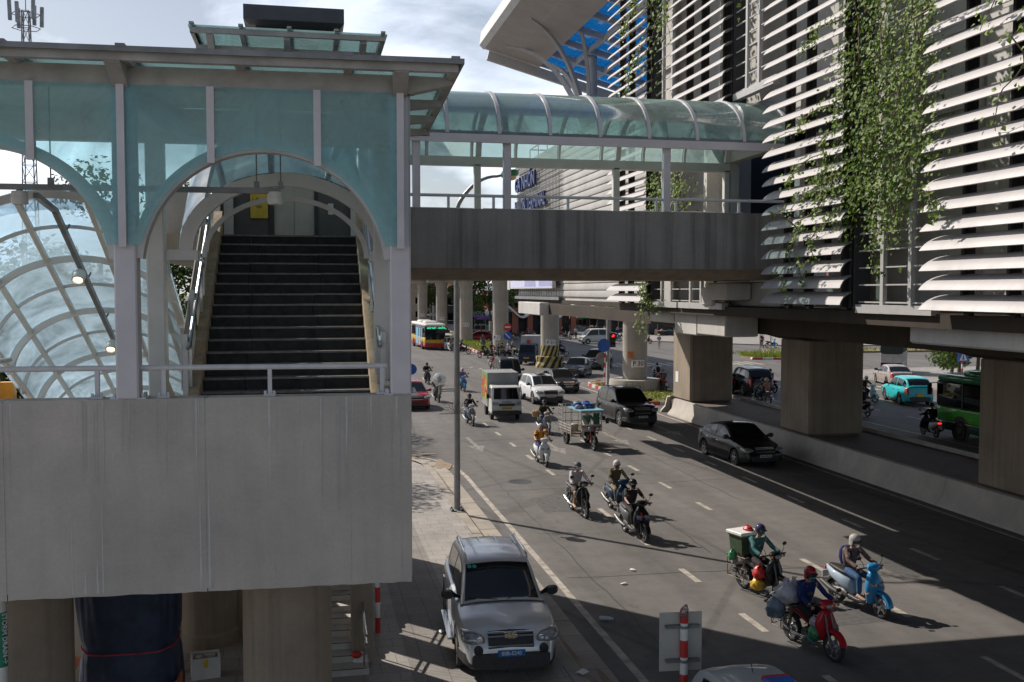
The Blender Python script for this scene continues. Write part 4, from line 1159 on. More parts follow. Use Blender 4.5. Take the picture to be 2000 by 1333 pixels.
for (y, z, y2, z2) in ((11.4, 13, 12.4, 11.6), (11.2, 11.9, 12.4, 10.4), (11.2, 10.6, 12.1, 9.0), (10.6, 12.6, 11.3, 10.8)): rt_.append((strand(y, z, y2, z2, 6, rv, .1, XF - .1), .6, .12))
vine('thin trailing shoots over the rightmost louvre panel at the photo edge', rt_, 9, 11, .3, (.06, .11))
# ------------------------------------------------------------------ trees
M_BARK = plain('bark', (.13, .10, .075), .95, 0, 0, .4, 8, .5)
M_TL = leafmat('tree_leaf', (.012, .028, .008), (.05, .085, .02))
M_TL2 = leafmat('bright_tree_leaf', (.02, .045, .01), (.09, .13, .03))
def tree(label, x, y, h, cr, n=2600, ls=.42, seed=1, mat=None, z0=0, group='trees behind the street', trunk=.16, low=.42):
    rg = random.Random(seed)
    t = thing('leafy_tree', label, 'tree', (x, y, z0), 0, group)
    m = MB(); top = h * .62
    m.tube([(0, 0, 0), (.1, .05, top * .4), (.05, -.1, top * .75), (.1, 0, top)], [trunk * 1.2, trunk, trunk * .8, trunk * .5], 9)
    lobes = []
    for k in range(9):
        a = 2 * PI * k / 9 + rg.uniform(-.3, .3); r = cr * rg.uniform(.35, .75); zz = h * rg.uniform(low + .12, .86)
        lobes.append((r * math.cos(a), r * math.sin(a), zz, cr * rg.uniform(.34, .52)))
        m.tube([(0, 0, top * rg.uniform(.5, .9)), (r * .5 * math.cos(a), r * .5 * math.sin(a), zz * .85), (r * math.cos(a), r * math.sin(a), zz)], [trunk * .5, trunk * .3, trunk * .1], 6)
    lobes.append((0, 0, h * .86, cr * .5))
    m.build('trunk', M_BARK, t, 60)
    m = MB()
    for _ in range(n):
        lx, ly, lz, lr = rg.choice(lobes)
        v = Vector((rg.gauss(0, 1), rg.gauss(0, 1), rg.gauss(0, 1))).normalized() * lr * (rg.random() ** .35)
        p = Vector((lx + v.x, ly + v.y, lz + v.z * .75))
        nn = (v.normalized() + Vector((rg.uniform(-.9, .9), rg.uniform(-.9, .9), rg.uniform(-.3, 1)))).normalized()
        d = nn.cross(Vector((rg.uniform(-1, 1), rg.uniform(-1, 1), rg.uniform(-1, 1)))).normalized(); w = nn.cross(d); s = ls * rg.uniform(.5, 1.2)
        m.add([p - d * s * .5, p + w * s * .3, p + d * s * .5, p - w * s * .3], [(0, 1, 2, 3)])
    m.build('crown', mat or M_TL, t)
    return t
far_trees = [(956, 655, 10.6, 4.4, 'round dark street tree seen between the two nearest far pillars'), (1006, 652, 10.0, 3.6, 'street tree right of the pillar beside the no entry sign'),
             (842, 640, 9.5, 3.4, 'pale tree at the left among the far pillars'), (915, 642, 10.8, 3.6, 'tree half hidden behind the far lamp pole'), (1040, 648, 9.0, 3.0, 'tree behind the wavy roofed market hall'),
             (890, 634, 9.0, 3.0, 'distant tree between far pillars behind the bus')]
for i, (px, py, h, cr, lb) in enumerate(far_trees):
    p = G(px, py); tree(lb, p[0], p[1], h, cr, 2300, .5, 30 + i, M_TL2 if i in (0, 2, 3) else M_TL, low=.3)
left_trees = [(-8.4, 44, 12.8, 3.8, 'big tree showing through the left glass panes'), (-5.6, 54, 13.0, 3.8, 'tree behind the stair vault seen through the glass beside the left column'), (-18, 42, 7.5, 4.0, 'tree behind the lowered glass vault, leftmost'), (-4.5, 40, 9.5, 3.6, 'low dark tree behind the stairs between white columns'),
              (-13, 32, 9.5, 4.4, 'nearest tree behind the lowered glass vault'), (-8.5, 34, 8.6, 3.6, 'bushy tree close behind the lowered glass vault'), (-22, 54, 8.5, 4.5, 'distant tree at the far left edge behind glass')]
for i, (x, y, h, cr, lb) in enumerate(left_trees):
    tree(lb, x, y, h, cr, 8000, .24, 60 + i, M_TL if i % 2 else M_TL2, group='trees behind the glass vaults', low=.12)
for i, (px, py, h, cr, lb) in enumerate([(1872, 748, 6.2, 2.8, 'roadside tree with two bare trunks behind the pedestrian sign'), (1908, 748, 6.5, 3.0, 'roadside tree at the right behind the last square pillar'), (1858, 738, 5.2, 2.2, 'small roadside tree with low bright foliage by the curved kerb')]):
    p = G(px, py); tree(lb, p[0], p[1], h, cr, 2600, .3, 80 + i, M_TL2, .1, 'roadside trees on the right', .13, .12)
for i, x in enumerate((40, 60, 78, 95, 120)):
    tree('distant roadside tree far beyond the right carriageway, number %s from the left' % ['first', 'second', 'third', 'fourth', 'fifth'][i], x + 20, 165 + 12 * (i % 2), 10, 5, 1500, .7, 90 + i, M_TL, .1, 'distant trees on the far side')

# ------------------------------------------------------------------ viaduct beyond the station
via = thing('metro_viaduct', 'concrete metro viaduct running away on round pillars beyond the station', 'viaduct', (21.5, 160, 9))
m = MB(); m.prism([(19.2, 9.0), (23.8, 9.0), (26.4, 10.3), (26.4, 11.4), (26.1, 11.4), (26.1, 10.5), (16.9, 10.5), (16.9, 11.4), (16.6, 11.4), (16.6, 10.3)], lambda a, b, d: (a, d, b), 54.5, 420)
m.build('girder', M_CONC, via, None, True)
M_HAZ = plain('hazard_yellow', (.46, .36, .13), .8, 0, 0, .3, 4); M_HAZB = plain('hazard_black', (.035, .033, .03), .8, 0, 0, .3, 4)
M_PLATE = plain('number_plate', (.70, .69, .66), .5, 0, 0, .1, 6)
M_NAVY = plain('navy_letter', (.02, .05, .16), .5, 0, 0, .05, 6)
def vpillar(x, y, num, label, base, h=9.0, r=.83, zpl=None, lean=0):
    t = thing('viaduct_pillar', label, 'pillar', (x, y, 0), group='round pillars of the metro viaduct')
    m = MB(); m.lathe([(r, 0), (r, h - 1.6), (r * 1.02, h - 1.55), (r * 1.3, h - .7), (r * 1.3, h)], (0, 0, 0), 40); m.build('shaft', M_CONCP, t, 40)
    m = MB(); m.box(-2.2, 2.2, -1, 1, h - .75, h); m.build('cap', M_CONC, t)
    if base == 'ring':
        m = MB(); m.lathe([(1.78, 0), (1.74, .78), (1.70, .86), (r, .88)], (0, 0, 0), 40); m.build('collar', M_CONCP, t, 40)
    if base == 'hazard':
        m = MB(); n = 48
        prof = [(1.35, 0), (1.32, .22), (1.2, .5), (1.28, .92), (1.28, .98), (r + .02, 1.0), (r + .02, 1.95)]
        for j in range(n):
            for i in range(len(prof) - 1):
                for q in range(2 if i == 5 else 1):
                    (ra, za), (rb_, zb) = prof[i], prof[i + 1]
                    if i == 5: za, zb = 1.0 + q * .475, 1.475 + q * .475
                    f = lambda jj, rr, z: (rr * math.cos(2 * PI * (jj + z * 3.4) / n), rr * math.sin(2 * PI * (jj + z * 3.4) / n), z)
                    m.add([f(j, ra, za), f(j + 1, ra, za), f(j + 1, rb_, zb), f(j, rb_, zb)], [(0, 1, 2, 3)], (j // 2) % 2)
        m.build('striped_collar', [M_HAZ, M_HAZB], t, 40)
    # number plate, turned to the camera
    a = math.atan2(-y, -x); z = zpl
    d = Vector((math.cos(a + lean), math.sin(a + lean), 0)); c = d * (r + .03)
    rz = math.atan2(d.x, -d.y)
    rz = math.atan2(d.y, d.x) + PI / 2
    M = Matrix.Translation((c.x, c.y, z)) @ Matrix.Rotation(rz, 4, 'Z')
    m = MB(); m.M = M; m.box(-.42, .42, -.02, .03, -.25, .25); pl = m.build('number_plate', M_PLATE, t)
    m = MB(); m.M = M; m.text('P ' + num, .42, Matrix.Translation((0, -.024, 0)) @ Matrix.Rotation(R(90), 4, 'X')); m.build('number', M_NAVY, pl)
    return t
p30 = vpillar(21.9, 64.5, '30', 'round concrete pillar marked P 30 with a plain ring base', 'ring', 9.0, .83, 1.95, .25)
vpillar(21.5, 87.0, '31', 'round concrete pillar marked P 31 with yellow and black striped base', 'hazard', 9.0, .83, 2.25, .1)
vpillar(21.2, 108.5, '32', 'round concrete pillar behind the no entry sign', '', 9.0, .85, 1.7, -.5)
vpillar(20.9, 131, '33', 'round concrete pillar marked P 33 right of the lamp pole', '', 9.0, .85, 2.4)
vpillar(20.7, 154, '34', 'round concrete pillar marked P 34 left of the lamp pole', '', 9.0, .85, 2.6)
vpillar(20.5, 178, '35', 'distant round pillar second from the tower edge', '', 9.0, .85, 2.6)
vpillar(20.2, 203, '36', 'distant round pillar closest to the tower edge', '', 9.0, .85, 2.6)
m = MB(); m.M = Matrix.Translation((-.55, -.66, 2.55)) @ Matrix.Rotation(R(-38), 4, 'Z'); m.box(-.2, .2, -.02, .03, -.22, .22); m.build('faded_poster', plain('orange_print', (.50, .16, .05), .7, 0, 0, .4, 5), p30)

# ------------------------------------------------------------------ lamp pole with globe lamp and wire lotus
M_POLE = plain('galvanised_pole', (.27, .275, .28), .5, .5, 0, .18, 4)
LP = G(893, 997, .13)
lp = thing('street_lamp', 'tall grey street lamp on the pavement with glass globe, wire lotus and green head', 'street lamp', LP)
m = MB(); m.lathe([(.20, 0), (.20, .03), (.10, .05), (.095, 3), (.085, 6), (.07, 9.15)], (0, 0, 0), 10)
pts = [(0, 0, 9.1)]
for k in range(1, 11):
    u = k / 10; pts.append((1.25 * u ** 1.25, .0, 9.1 + 1.05 * math.sin(u * PI / 2) ** .9))
m.tube(pts, [.07 - .003 * k for k in range(11)], 8); m.tube([pts[-1], (1.45, 0, 10.2)], .04, 8)
m.build('pole', M_POLE, lp, 40)
m = MB(); m.box(-.2, .2, -.2, .2, 0, .02)
for a in (-1, 1):
    for b in (-1, 1): m.lathe([(.03, .02), (.03, .08), (0, .08)], (.15 * a, .15 * b, 0), 6)
m.build('base_plate', M_DARKS, lp)
m = MB(); m.sl([(1.36, 0, 10.2, .03, .03), (1.40, 0, 10.21, .12, .10), (1.75, 0, 10.26, .14, .12), (1.88, 0, 10.27, .10, .08), (1.92, 0, 10.27, .03, .02)], 'yz', 14, 2.6); hd = m.build('lamp_head', plain('green_enamel', (.02, .16, .07), .35, 0, .3, .12, 4), lp, 50)
m = MB(); m.sphere((1.66, 0, 10.14), .2, .12, .11, 14, 8); m.build('lamp_bowl', plain('yellowed_bowl', (.62, .44, .20), .2, 0, .4, .15, 6), lp, 60)
m = MB()
for z in (3.72, 3.66): m.tube([(0, 0, z), (-.52, -.05, z)], .02, 6)
m.tube([(-.52, -.05, 3.6), (-.52, -.05, 3.85)], .05, 10)
m.build('globe_arm', M_POLE, lp, 50)
m = MB(); m.sphere((-.54, -.05, 4.02), .2, .2, .2, 24, 14); m.build('glass_globe', glass('clear_globe', (.82, .84, .86), .3, .25, (.7, .7, .72)), lp, 60)
m = MB()
for k in range(6): m.lathe([(.085, 3.92 + k * .034), (.085, 3.935 + k * .034), (.05, 3.94 + k * .034)], (-.54, -.05, 0), 16)
m.lathe([(.05, 3.9), (.05, 4.14), (0, 4.15)], (-.54, -.05, 0), 12); m.build('lamp_insert', M_WHITE, lp, 40)
m = MB()
for k in range(9):
    a = R(-90 + 180 * (k / 8 - .5) * 1.5) ; s = math.sin(a + R(90))
    ex, ez = .52 * math.sin((k / 8 - .5) * 2.6), .42 * math.cos((k / 8 - .5) * 2.2)
    n = Vector((ez, 0, -ex)).normalized() * .07
    m.tube([(0, -.1, 3.0), (ex * .5 + n.x, -.1, 3.0 + ez * .5 + n.z), (ex, -.1, 3.0 + ez), (ex * .5 - n.x, -.1, 3.0 + ez * .5 - n.z), (0, -.1, 3.0)], .007, 4)
m.tube([(-.55, -.1, 2.98), (.4, -.1, 2.98)], .012, 5)
m.build('wire_lotus', M_GREYS, lp)

# ------------------------------------------------------------------ signs, posts, signals
def striped(m, x, y, z0, z1, r=.04, step=.3, red=0, white=1):
    z = z0; k = 0
    while z < z1 - 1e-3:
        m.lathe([(r, z), (r, min(z + step, z1))], (x, y, 0), 12, red if k % 2 == 0 else white); z += step; k += 1
p = G(738, 1235, .13)
t = thing('marker_post', 'red and white striped marker post on the pavement beside the pillar', 'post', p)
m = MB(); striped(m, 0, 0, 0, 1.75, .05, .3); m.build('pole', [M_RED, M_WHITE], t, 40)
p = (5.52, 13.9, -.25)
t = thing('road_sign', 'back of a grey rectangular road sign on a red and white post at the kerb', 'road sign', p, R(-4))
m = MB(); striped(m, 0, .0, 0, 2.28, .062, .26); m.build('pole', [M_RED, M_WHITE], t, 40)
m = MB(); m.cbox(-.36, .30, -.12, -.105, 1.32, 2.22, .004); m.M = None
o = m.build('sign_back', plain('sign_aluminium', (.50, .485, .44), .5, .2, 0, .12, 2.2), t); o.location = (0, .19, 0)
for z in (1.5, 2.02):
    m = MB(); m.box(-.28, .24, -.03, .06, z - .02, z + .02); m.lathe([(.075, z - .02), (.075, z + .02)], (0, 0, 0), 14); m.build('bracket', M_GREYS, t)
m = MB(); rg = random.Random(1)
m.sl([(0, 0, 2.15, .05, .05), (-.02, -.03, 2.22, .07, .06), (0, -.02, 2.30, .06, .05), (.02, -.02, 2.36, .02, .02)], 'xy', 9, 2); o = m.build('tied_plastic_bag', glass('clear_plastic', (.8, .8, .8), .4, .3, (.7, .7, .7), .1), t, 80)
# traffic signal pole on the island
p = G(1187, 756, .2)
t = thing('traffic_light', 'traffic light on a tall grey pole on the island left of pillar P 30', 'traffic light', p)
m = MB(); m.lathe([(.30, 0), (.22, .15), (.14, .25), (.12, 4), (.11, 6.0)], (0, 0, 0), 12); m.build('pole', M_POLE, t, 40)
m = MB(); m.box(.14, .5, -.16, .1, 2.75, 3.75); m.box(.16, .44, -.16, .1, 4.6, 5.3); hs = m.build('signal_housing', M_BLACK, t)
for z, mm_ in ((3.55, M_LITRED), (3.25, M_DARKS), (2.95, M_DARKS), (5.1, M_LITRED), (4.8, M_DARKS)):
    m = MB(); m.lathe([(.11, -.162), (.09, -.18), (0, -.185)], (.31, 0, z), 14, axis='y'); l_ = m.build('signal_lamp', mm_, hs, 40)
    m = MB(); m.prism([(.13 * math.cos(a), .13 * math.sin(a)) for a in [PI * k / 8 for k in range(9)]] + [(.115 * math.cos(a), .115 * math.sin(a)) for a in [PI * k / 8 for k in range(8, -1, -1)]], lambda a, b, d: (.31 + a, d, z + b), -.36, -.165); m.build('visor', M_BLACK, hs)
p = G(1181, 757, .2)
t = thing('road_sign', 'round blue road sign on a red and white post beside the traffic light', 'road sign', p)
m = MB(); striped(m, 0, 0, 0, 3.2, .06, .34); m.build('pole', [M_RED, M_WHITE], t, 40)
m = MB(); m.lathe([(.0, -.09), (.46, -.09), (.46, -.07), (0, -.07)], (-.1, 0, 2.9), 28, axis='y'); m.build('sign_disc', M_BLUE, t, 40)
m = MB(); m.lathe([(.0, -.05), (.42, -.05), (.42, -.03), (0, -.03)], (-.2, .08, 2.0), 28, axis='y'); m.build('sign_back', M_GREYS, t, 40)
p = G(991, 697, .2)
t = thing('road_sign', 'red no entry disc above a blue disc on one post at the far island tip', 'road sign', p)
m = MB(); m.lathe([(.05, 0), (.05, 3.4)], (0, 0, 0), 10); m.build('pole', M_POLE, t, 40)
m = MB(); m.lathe([(.0, -.09), (.42, -.09), (.42, -.07), (0, -.07)], (0, 0, 3.0), 28, axis='y'); d = m.build('no_entry_disc', M_RED, t, 40)
m = MB(); m.box(-.28, .28, -.10, -.092, 2.93, 3.07); m.build('bar', M_WHITE, d)
m = MB(); m.lathe([(.0, -.09), (.42, -.09), (.42, -.07), (0, -.07)], (0, 0, 2.12), 28, axis='y'); d = m.build('blue_disc', M_BLUE, t, 40)
m = MB(); m.beam((-.25, -.095, 2.37), (.25, -.095, 1.87), .01, .1); m.build('bar', M_WHITE, d)
for (px, py, lb) in ((1878, 764, 'blue pedestrian crossing sign on a red and white post by the right trees'),):
    p = G(px, py, .15); t = thing('road_sign', lb, 'road sign', p)
    m = MB(); striped(m, 0, 0, 0, 2.3, .06, .3); m.build('pole', [M_RED, M_WHITE], t, 40)
    m = MB(); m.box(-.38, .38, -.1, -.07, 1.95, 2.75); d = m.build('sign_panel', M_BLUE, t)
    m = MB(); m.add([(-.3, -.104, 2.05), (.3, -.104, 2.05), (0, -.104, 2.65)], [(0, 1, 2)]); d = m.build('triangle', M_WHITE, d)
    m = MB(); m.tube([(0, -.11, 2.42), (.01, -.11, 2.26), (-.07, -.11, 2.1)], .025, 5); m.tube([(.01, -.11, 2.26), (.07, -.11, 2.1)], .025, 5); m.sphere((0, -.11, 2.49), .035, .01, .035, 8, 6); m.build('walking_figure', M_BLACK, t)
p = G(800, 770); t = thing('road_sign', 'round blue road sign half hidden behind the tower edge', 'road sign', (p[0], p[1], .1))
m = MB(); m.lathe([(.05, 0), (.05, 2.0)], (0, 0, 0), 10); m.build('pole', M_POLE, t, 40)
m = MB(); m.lathe([(.0, -.09), (.36, -.09), (.36, -.07), (0, -.07)], (.12, 0, 1.55), 28, axis='y'); m.build('sign_disc', M_BLUE, t, 40)
for i, (px, py) in enumerate(((1484, 695), (1491, 697), (1505, 694))):
    p = G(px, py, .2); t = thing('sign_post', ['thin pole on the right island bearing a blue disc', 'red and white pole on the right island', 'bare grey pole on the right island'][i], 'post', p)
    m = MB(); striped(m, 0, 0, 0, 4.0, .06, .4) if i == 1 else m.lathe([(.06, 0), (.06, 4.4)], (0, 0, 0), 8); m.build('pole', [M_RED, M_WHITE] if i == 1 else M_POLE, t, 40)
    if i == 0: m = MB(); m.lathe([(0, -.1), (.4, -.1), (.4, -.07), (0, -.07)], (0, 0, 3.9), 20, axis='y'); m.build('sign_disc', M_BLUE, t, 40)
q = [G(a, b)[:2] for a, b in ((1460, 697), (1470, 703), (1530, 703), (1540, 695), (1520, 690), (1475, 690))]
island([q[0], q[1], q[2], q[3], q[4], q[5]], 'small grassed traffic island in the right carriageway beyond the pillars', .2, 1.2)
grass((min(a[0] for a in q) + 1, max(a[0] for a in q) - 1), (min(a[1] for a in q) + 1, max(a[1] for a in q) - 1), 700, .4)
p = G(984, 690); t = thing('utility_pole', 'grey pole with a cable box beside the no entry sign pillar', 'pole', (p[0] - .4, p[1] + 4, 0))
m = MB(); m.lathe([(.16, 0), (.13, 8.5)], (0, 0, 0), 10); m.build('pole', M_POLE, t, 40)
m = MB(); m.box(-.5, -.12, -.2, .2, 2.3, 3.4); m.build('cable_box', M_GREYS, t)

# ------------------------------------------------------------------ under the landing: tarpaulin heap, foam box, drain pipe, ramp
M_TARP = plain('blue_tarpaulin', (.014, .026, .062), .6, 0, 0, .45, 3, .5); M_ORNG = plain('orange_tarpaulin', (.42, .10, .02), .6, 0, 0, .25, 4, .3)
c = onY(252, 1333, 15.6)
t = thing('covered_stall', 'stall wrapped in a blue tarpaulin tied with red cord under the landing', 'stall', (c[0], 15.9, .13))
rf_ = random.Random(4); CR = [(rf_.uniform(3, 26), rf_.uniform(0, 6), rf_.uniform(-4, 4), rf_.uniform(.3, 1)) for _ in range(11)]
def folds(z, a, b, amp):
    out = []
    for j in range(120):
        u = 2 * PI * j / 120; f = sum(w * math.sin(round(k) * u + ph + z * dz) for k, ph, dz, w in CR) / 4.2
        out.append((a * math.copysign(abs(math.cos(u)) ** .5, math.cos(u)) * (1 + amp * f), b * math.copysign(abs(math.sin(u)) ** .5, math.sin(u)) * (1 + amp * f), z + .02 * f))
    return out
secs = [(.30, .72, .50, .07), (.6, .71, .50, .07), (.9, .69, .48, .06), (1.12, .685, .475, .05), (1.27, .665, .455, .03), (1.33, .665, .455, .03), (1.5, .70, .485, .05), (1.75, .72, .5, .06), (2.0, .73, .5, .06), (2.3, .74, .5, .05), (2.6, .72, .49, .04), (2.75, .66, .44, .03), (2.85, .5, .35, .02)]
m = MB(); m.loft([folds(*q) for q in secs]); m.build('tarpaulin', M_TARP, t, 80)
m = MB(); m.tube([(q[0] * 1.025, q[1] * 1.025, 1.30 + .03 * math.cos(4 * PI * i / 120)) for i, q in enumerate(folds(1.3, .665, .455, .03) + folds(1.3, .665, .455, .03)[:1])], .013, 5); m.build('cord', plain('red_cord', (.4, .03, .04), .7), t)
m = MB(); m.loft([[(.2, -.56, .06), (.74, -.5, .02), (.8, -.2, .06)], [(.35, -.56, .5), (.72, -.5, .85), (.76, -.2, .9)]], 0, False, False); m.add([(-.72, -.42, 1.28), (-.86, -.45, 1.1), (-.8, -.47, .85), (-.62, -.49, 1.3)], [(0, 1, 2, 3)]); m.add([(-.1, -.57, .02), (.35, -.58, .02), (.42, -.565, .5), (.2, -.56, .42)], [(0, 1, 2, 3)], 1); m.build('lining', [M_ORNG, M_YEL], t)
m = MB(); m.box(-.5, .5, -.3, .3, 0, .5); m.build('stall_body', M_DARKS, t)
c = onY(400, 1318, 17.6)
t = thing('foam_box', 'dirty white foam box with rubbish in it on the floor under the landing', 'box', (c[0], 17.75, .13), R(8))
m = MB(); m.box(-.24, .24, -.2, .2, 0, .03)
for q in ((-.24, -.21, -.2, .2), (.21, .24, -.2, .2), (-.21, .21, -.2, -.17), (-.21, .21, .17, .2)): m.box(*q, .03, .36)
m.build('box_shell', M_WHITE, t)
m = MB(); m.sphere((-.1, 0, .3), .1, .08, .07, 8, 6); m.box(-.02, .16, -.06, .08, .28, .36); m.sphere((.08, .1, .3), .09, .06, .06, 7, 5); m.build('rubbish', plain('paper_rubbish', (.5, .46, .4), .8, 0, 0, .4, 8), t)
m = MB(); m.box(-.03, .03, -.206, -.201, .2, .34); m.build('tape', M_YEL, t)
c = onY(4, 1333, 13.4)
t = thing('drain_pipe', 'white storm drain pipe with a green label at the left photo edge', 'pipe', (c[0], 13.4, .13))
m = MB(); m.lathe([(.075, 0), (.075, 4.4)], (0, 0, 0), 16); m.lathe([(.09, 3.02), (.09, 3.1)], (0, 0, 0), 16); m.build('pipe', M_WHITE, t, 40)
m = MB(); m.box(.05, .32, -.03, .03, 2.86, 2.98); m.build('bracket', M_STAIN, t)
m = MB(); n = 16
m.grid([[(.078 * math.sin(R(-100 + 200 * k / n)), -.078 * math.cos(R(-100 + 200 * k / n)), z) for k in range(n + 1)] for z in (1.95, 2.65)]); lbp = m.build('label_band', plain('green_label', (.01, .20, .12), .5), t, 60)
m = MB(); m.text('STORM DRAIN', .085, Matrix.Translation((.062, -.058, 2.36)) @ Matrix.Rotation(R(46), 4, 'Z') @ Matrix.Rotation(R(90), 4, 'X') @ Matrix.Rotation(R(-90), 4, 'Z')); m.text('→', .1, Matrix.Translation((.062, -.058, 2.03)) @ Matrix.Rotation(R(46), 4, 'Z') @ Matrix.Rotation(R(90), 4, 'X') @ Matrix.Rotation(R(-90), 4, 'Z')); m.build('lettering', M_WHITE, lbp)
t = thing('concrete_wall', 'plain grey wall behind the tarpaulin under the landing', 'wall', (-4, 18, .1)); m = MB(); m.box(-4.6, -2.2, 17.9, 18.1, .1, 4.2); m.build('wall', M_CONCP, t, None, True)
for i, (x, y) in enumerate(((-1.6, 20.2), (-.7, 21.3), (-2.5, 21.6))):
    t = thing('square_post', ['shaded square post left of the foam box', 'shaded square post right of the foam box', 'shaded square post behind the tarpaulin'][i], 'post', (x, y, .1)); m = MB(); m.cbox(-.3, .3, -.3, .3, 0, 4.4, .03); m.build('shaft', M_CONCB, t)
p = G(707, 1292, .13)
t = thing('concrete_post', 'narrow concrete post with a small white notice beside the stair rail', 'post', p)
m = MB(); m.cbox(-.19, .19, -.16, .16, 0, 2.6, .02); m.build('shaft', M_CONCB, t)
m = MB(); m.box(-.12, .1, -.166, -.161, 1.52, 1.78); m.build('notice', M_WHITE, t)
# lower flight of pale steps seen through the gap
t = thing('staircase', 'pale tiled steps climbing from the pavement left of the striped post', 'stairs', (.9, 17, .13))
M_PALE = plain('pale_step_tile', (.50, .47, .42), .6, 0, 0, .18, 3)
m = MB()
for k in range(22): m.box(-.35, 1.02, 17.2 + k * .36, 17.57 + k * .36, .05, .13 + .11 * (k + 1))
m.build('flight', M_PALE, t, None, True)
m = MB()
for k in range(22): m.box(-.3, .98, 17.19 + k * .36, 17.215 + k * .36, .132 + .11 * (k + 1), .138 + .11 * (k + 1))
m.build('anti_slip_strip', M_DARKS, t, None, True)
m = MB()
for dz in (.9, .75): m.tube([(.94, 16.6, .13 + dz), (.94, 17.2, .2 + dz), (.94, 24.6, 2.5 + dz)], .025, 8)
for k in range(8): y = 17.3 + k; m.tube([(.94, y, .15 + .305 * (y - 17)), (.94, y, 1.05 + .305 * (y - 17))], .018, 6)
m.build('handrail', M_STAIN, t, 40, True)
# colourful advert box far left behind the rail
c = onY(5, 770, 19.0)
t = thing('advert_box', 'purple and yellow printed advert box at the left photo edge behind the rail', 'advert', (c[0] - .12, 19.0, 4.05)); t.scale = (.8, .8, .95)
m = MB(); m.box(-.6, .03, 0, .3, 0, 1.25, 0); m.box(.03, .36, .05, .3, 0, 1.2, 1); m.build('printed_panel', [plain('purple_print', (.10, .02, .16), .5, 0, 0, .2, 5), plain('orange_print_bright', (.75, .32, .02), .5, 0, 0, .15, 5)], t)
m = MB(); m.text('ART', .2, face_m((-.25, -.006, .62))); m.build('lettering', M_WHITE, t)
m = MB(); m.text('VIN', .2, face_m((.19, .04, .7))); m.build('lettering', M_RED, t)
# litter
p = G(1185, 1213); t = thing('plastic_bottle', 'crushed clear plastic bottle lying on the road near the kerb', 'bottle', (p[0], p[1], .01), R(-25))
m = MB(); m.lathe([(.0, -.16), (.04, -.155), (.042, -.02), (.034, .02), (.041, .06), (.025, .12), (.015, .15)], (0, 0, .045), 12, axis='x'); m.build('body', plain('cloudy_plastic', (.55, .6, .66), .25), t, 50); m = MB(); m.lathe([(.018, .15), (.018, .18), (0, .18)], (0, 0, .045), 10, axis='x'); m.build('cap', M_BLUE, t)
for i, (px, py, lb) in enumerate(((1218, 1142, 'scrap of white paper on the road above the bottle'), (1137, 1316, 'crumpled white paper on the pavement by the parked car'), (862, 1236, 'small paper scrap beside the parked car wheel'), (1236, 1115, 'tiny pale paper scrap in the middle of the road'))):
    p = G(px, py, .14 if px < 1180 else .0); m = MB(); rg = random.Random(i + 40); s = .07 if i != 1 else .11
    m.grid([[(s * (a - 1), s * .7 * (b - 1), .015 + rg.uniform(0, .04)) for a in range(3)] for b in range(3)]); o = m.build('paper_scrap', M_WHITE, None, None, False, (p[0], p[1], p[2]), i * .7); tag(o, lb, 'litter')
p = G(702, 1302, .13); t = thing('plastic_bag', 'small red and white plastic bag at the foot of the stair rail', 'bag', p)
m = MB(); m.sl([(0, 0, 0, .14, .11), (.01, 0, .1, .16, .12), (0, .02, .2, .09, .08), (.02, 0, .27, .03, .03)], 'xy', 11, 2); m.build('bag', M_WHITE, t, 50); m = MB(); m.sphere((-.05, -.06, .24), .1, .07, .07, 8, 6); m.build('bag_top', M_RED, t, 50)

# ------------------------------------------------------------------ market and low houses at the far side of the junction
rg = random.Random(17)
M_ROOFG = plain('green_roof', (.10, .20, .15), .6, 0, 0, .3, 2); M_BRICK = plain('brick_red', (.30, .11, .07), .85, 0, 0, .3, 6); M_DWALL = plain('dark_shop', (.05, .05, .055), .8, 0, 0, .5, .8)
M_PLASTER = plain('cream_plaster', (.52, .47, .38), .85, 0, 0, .2, 1.5); M_TIN = plain('grey_tin', (.33, .34, .35), .5, .3, 0, .25, 1.5)
AW = [plain('awning_' + n, c, .7, 0, 0, .25, 3) for n, c in (('blue', (.03, .10, .38)), ('red', (.38, .05, .04)), ('orange', (.55, .20, .04)), ('green', (.05, .22, .12)), ('purple', (.14, .06, .22)), ('white', (.55, .55, .53)))]
AWN = ['blue', 'red', 'orange', 'green', 'purple', 'white']
ct = thing('market_hall', 'low market hall with white wavy roof on brick pillars at the junction', 'building', G(1042, 656))
c0 = G(1042, 656)
m = MB()
n = 24
up = [(-4.5 + 11 * k / n, 3.9 + .9 * math.cos(k / n * 4 * PI)) for k in range(n + 1)]; m.prism(up + [(a, b - .3) for a, b in up[::-1]], lambda a, b, d: (a, d, b), -.6, 7); m.build('wavy_roof', M_WHITE, ct, 40)
for k in range(5): m = MB(); m.box(-3.2 + k * 2.3, -2.4 + k * 2.3, 0, .8, 0, 4.3); m.build('brick_pillar', M_BRICK, ct)
m = MB(); m.box(-4, 6, 1.2, 7, 0, 3.6); m.build('shop_room', M_DWALL, ct)
m = MB(); m.box(-1.5, 7, 2, 8, 5.0, 5.5); m.box(-.5, .3, 3, 4, 3.6, 5); m.box(4.5, 5.3, 3, 4, 3.6, 5); m.build('flat_canopy', M_DARKS, ct)
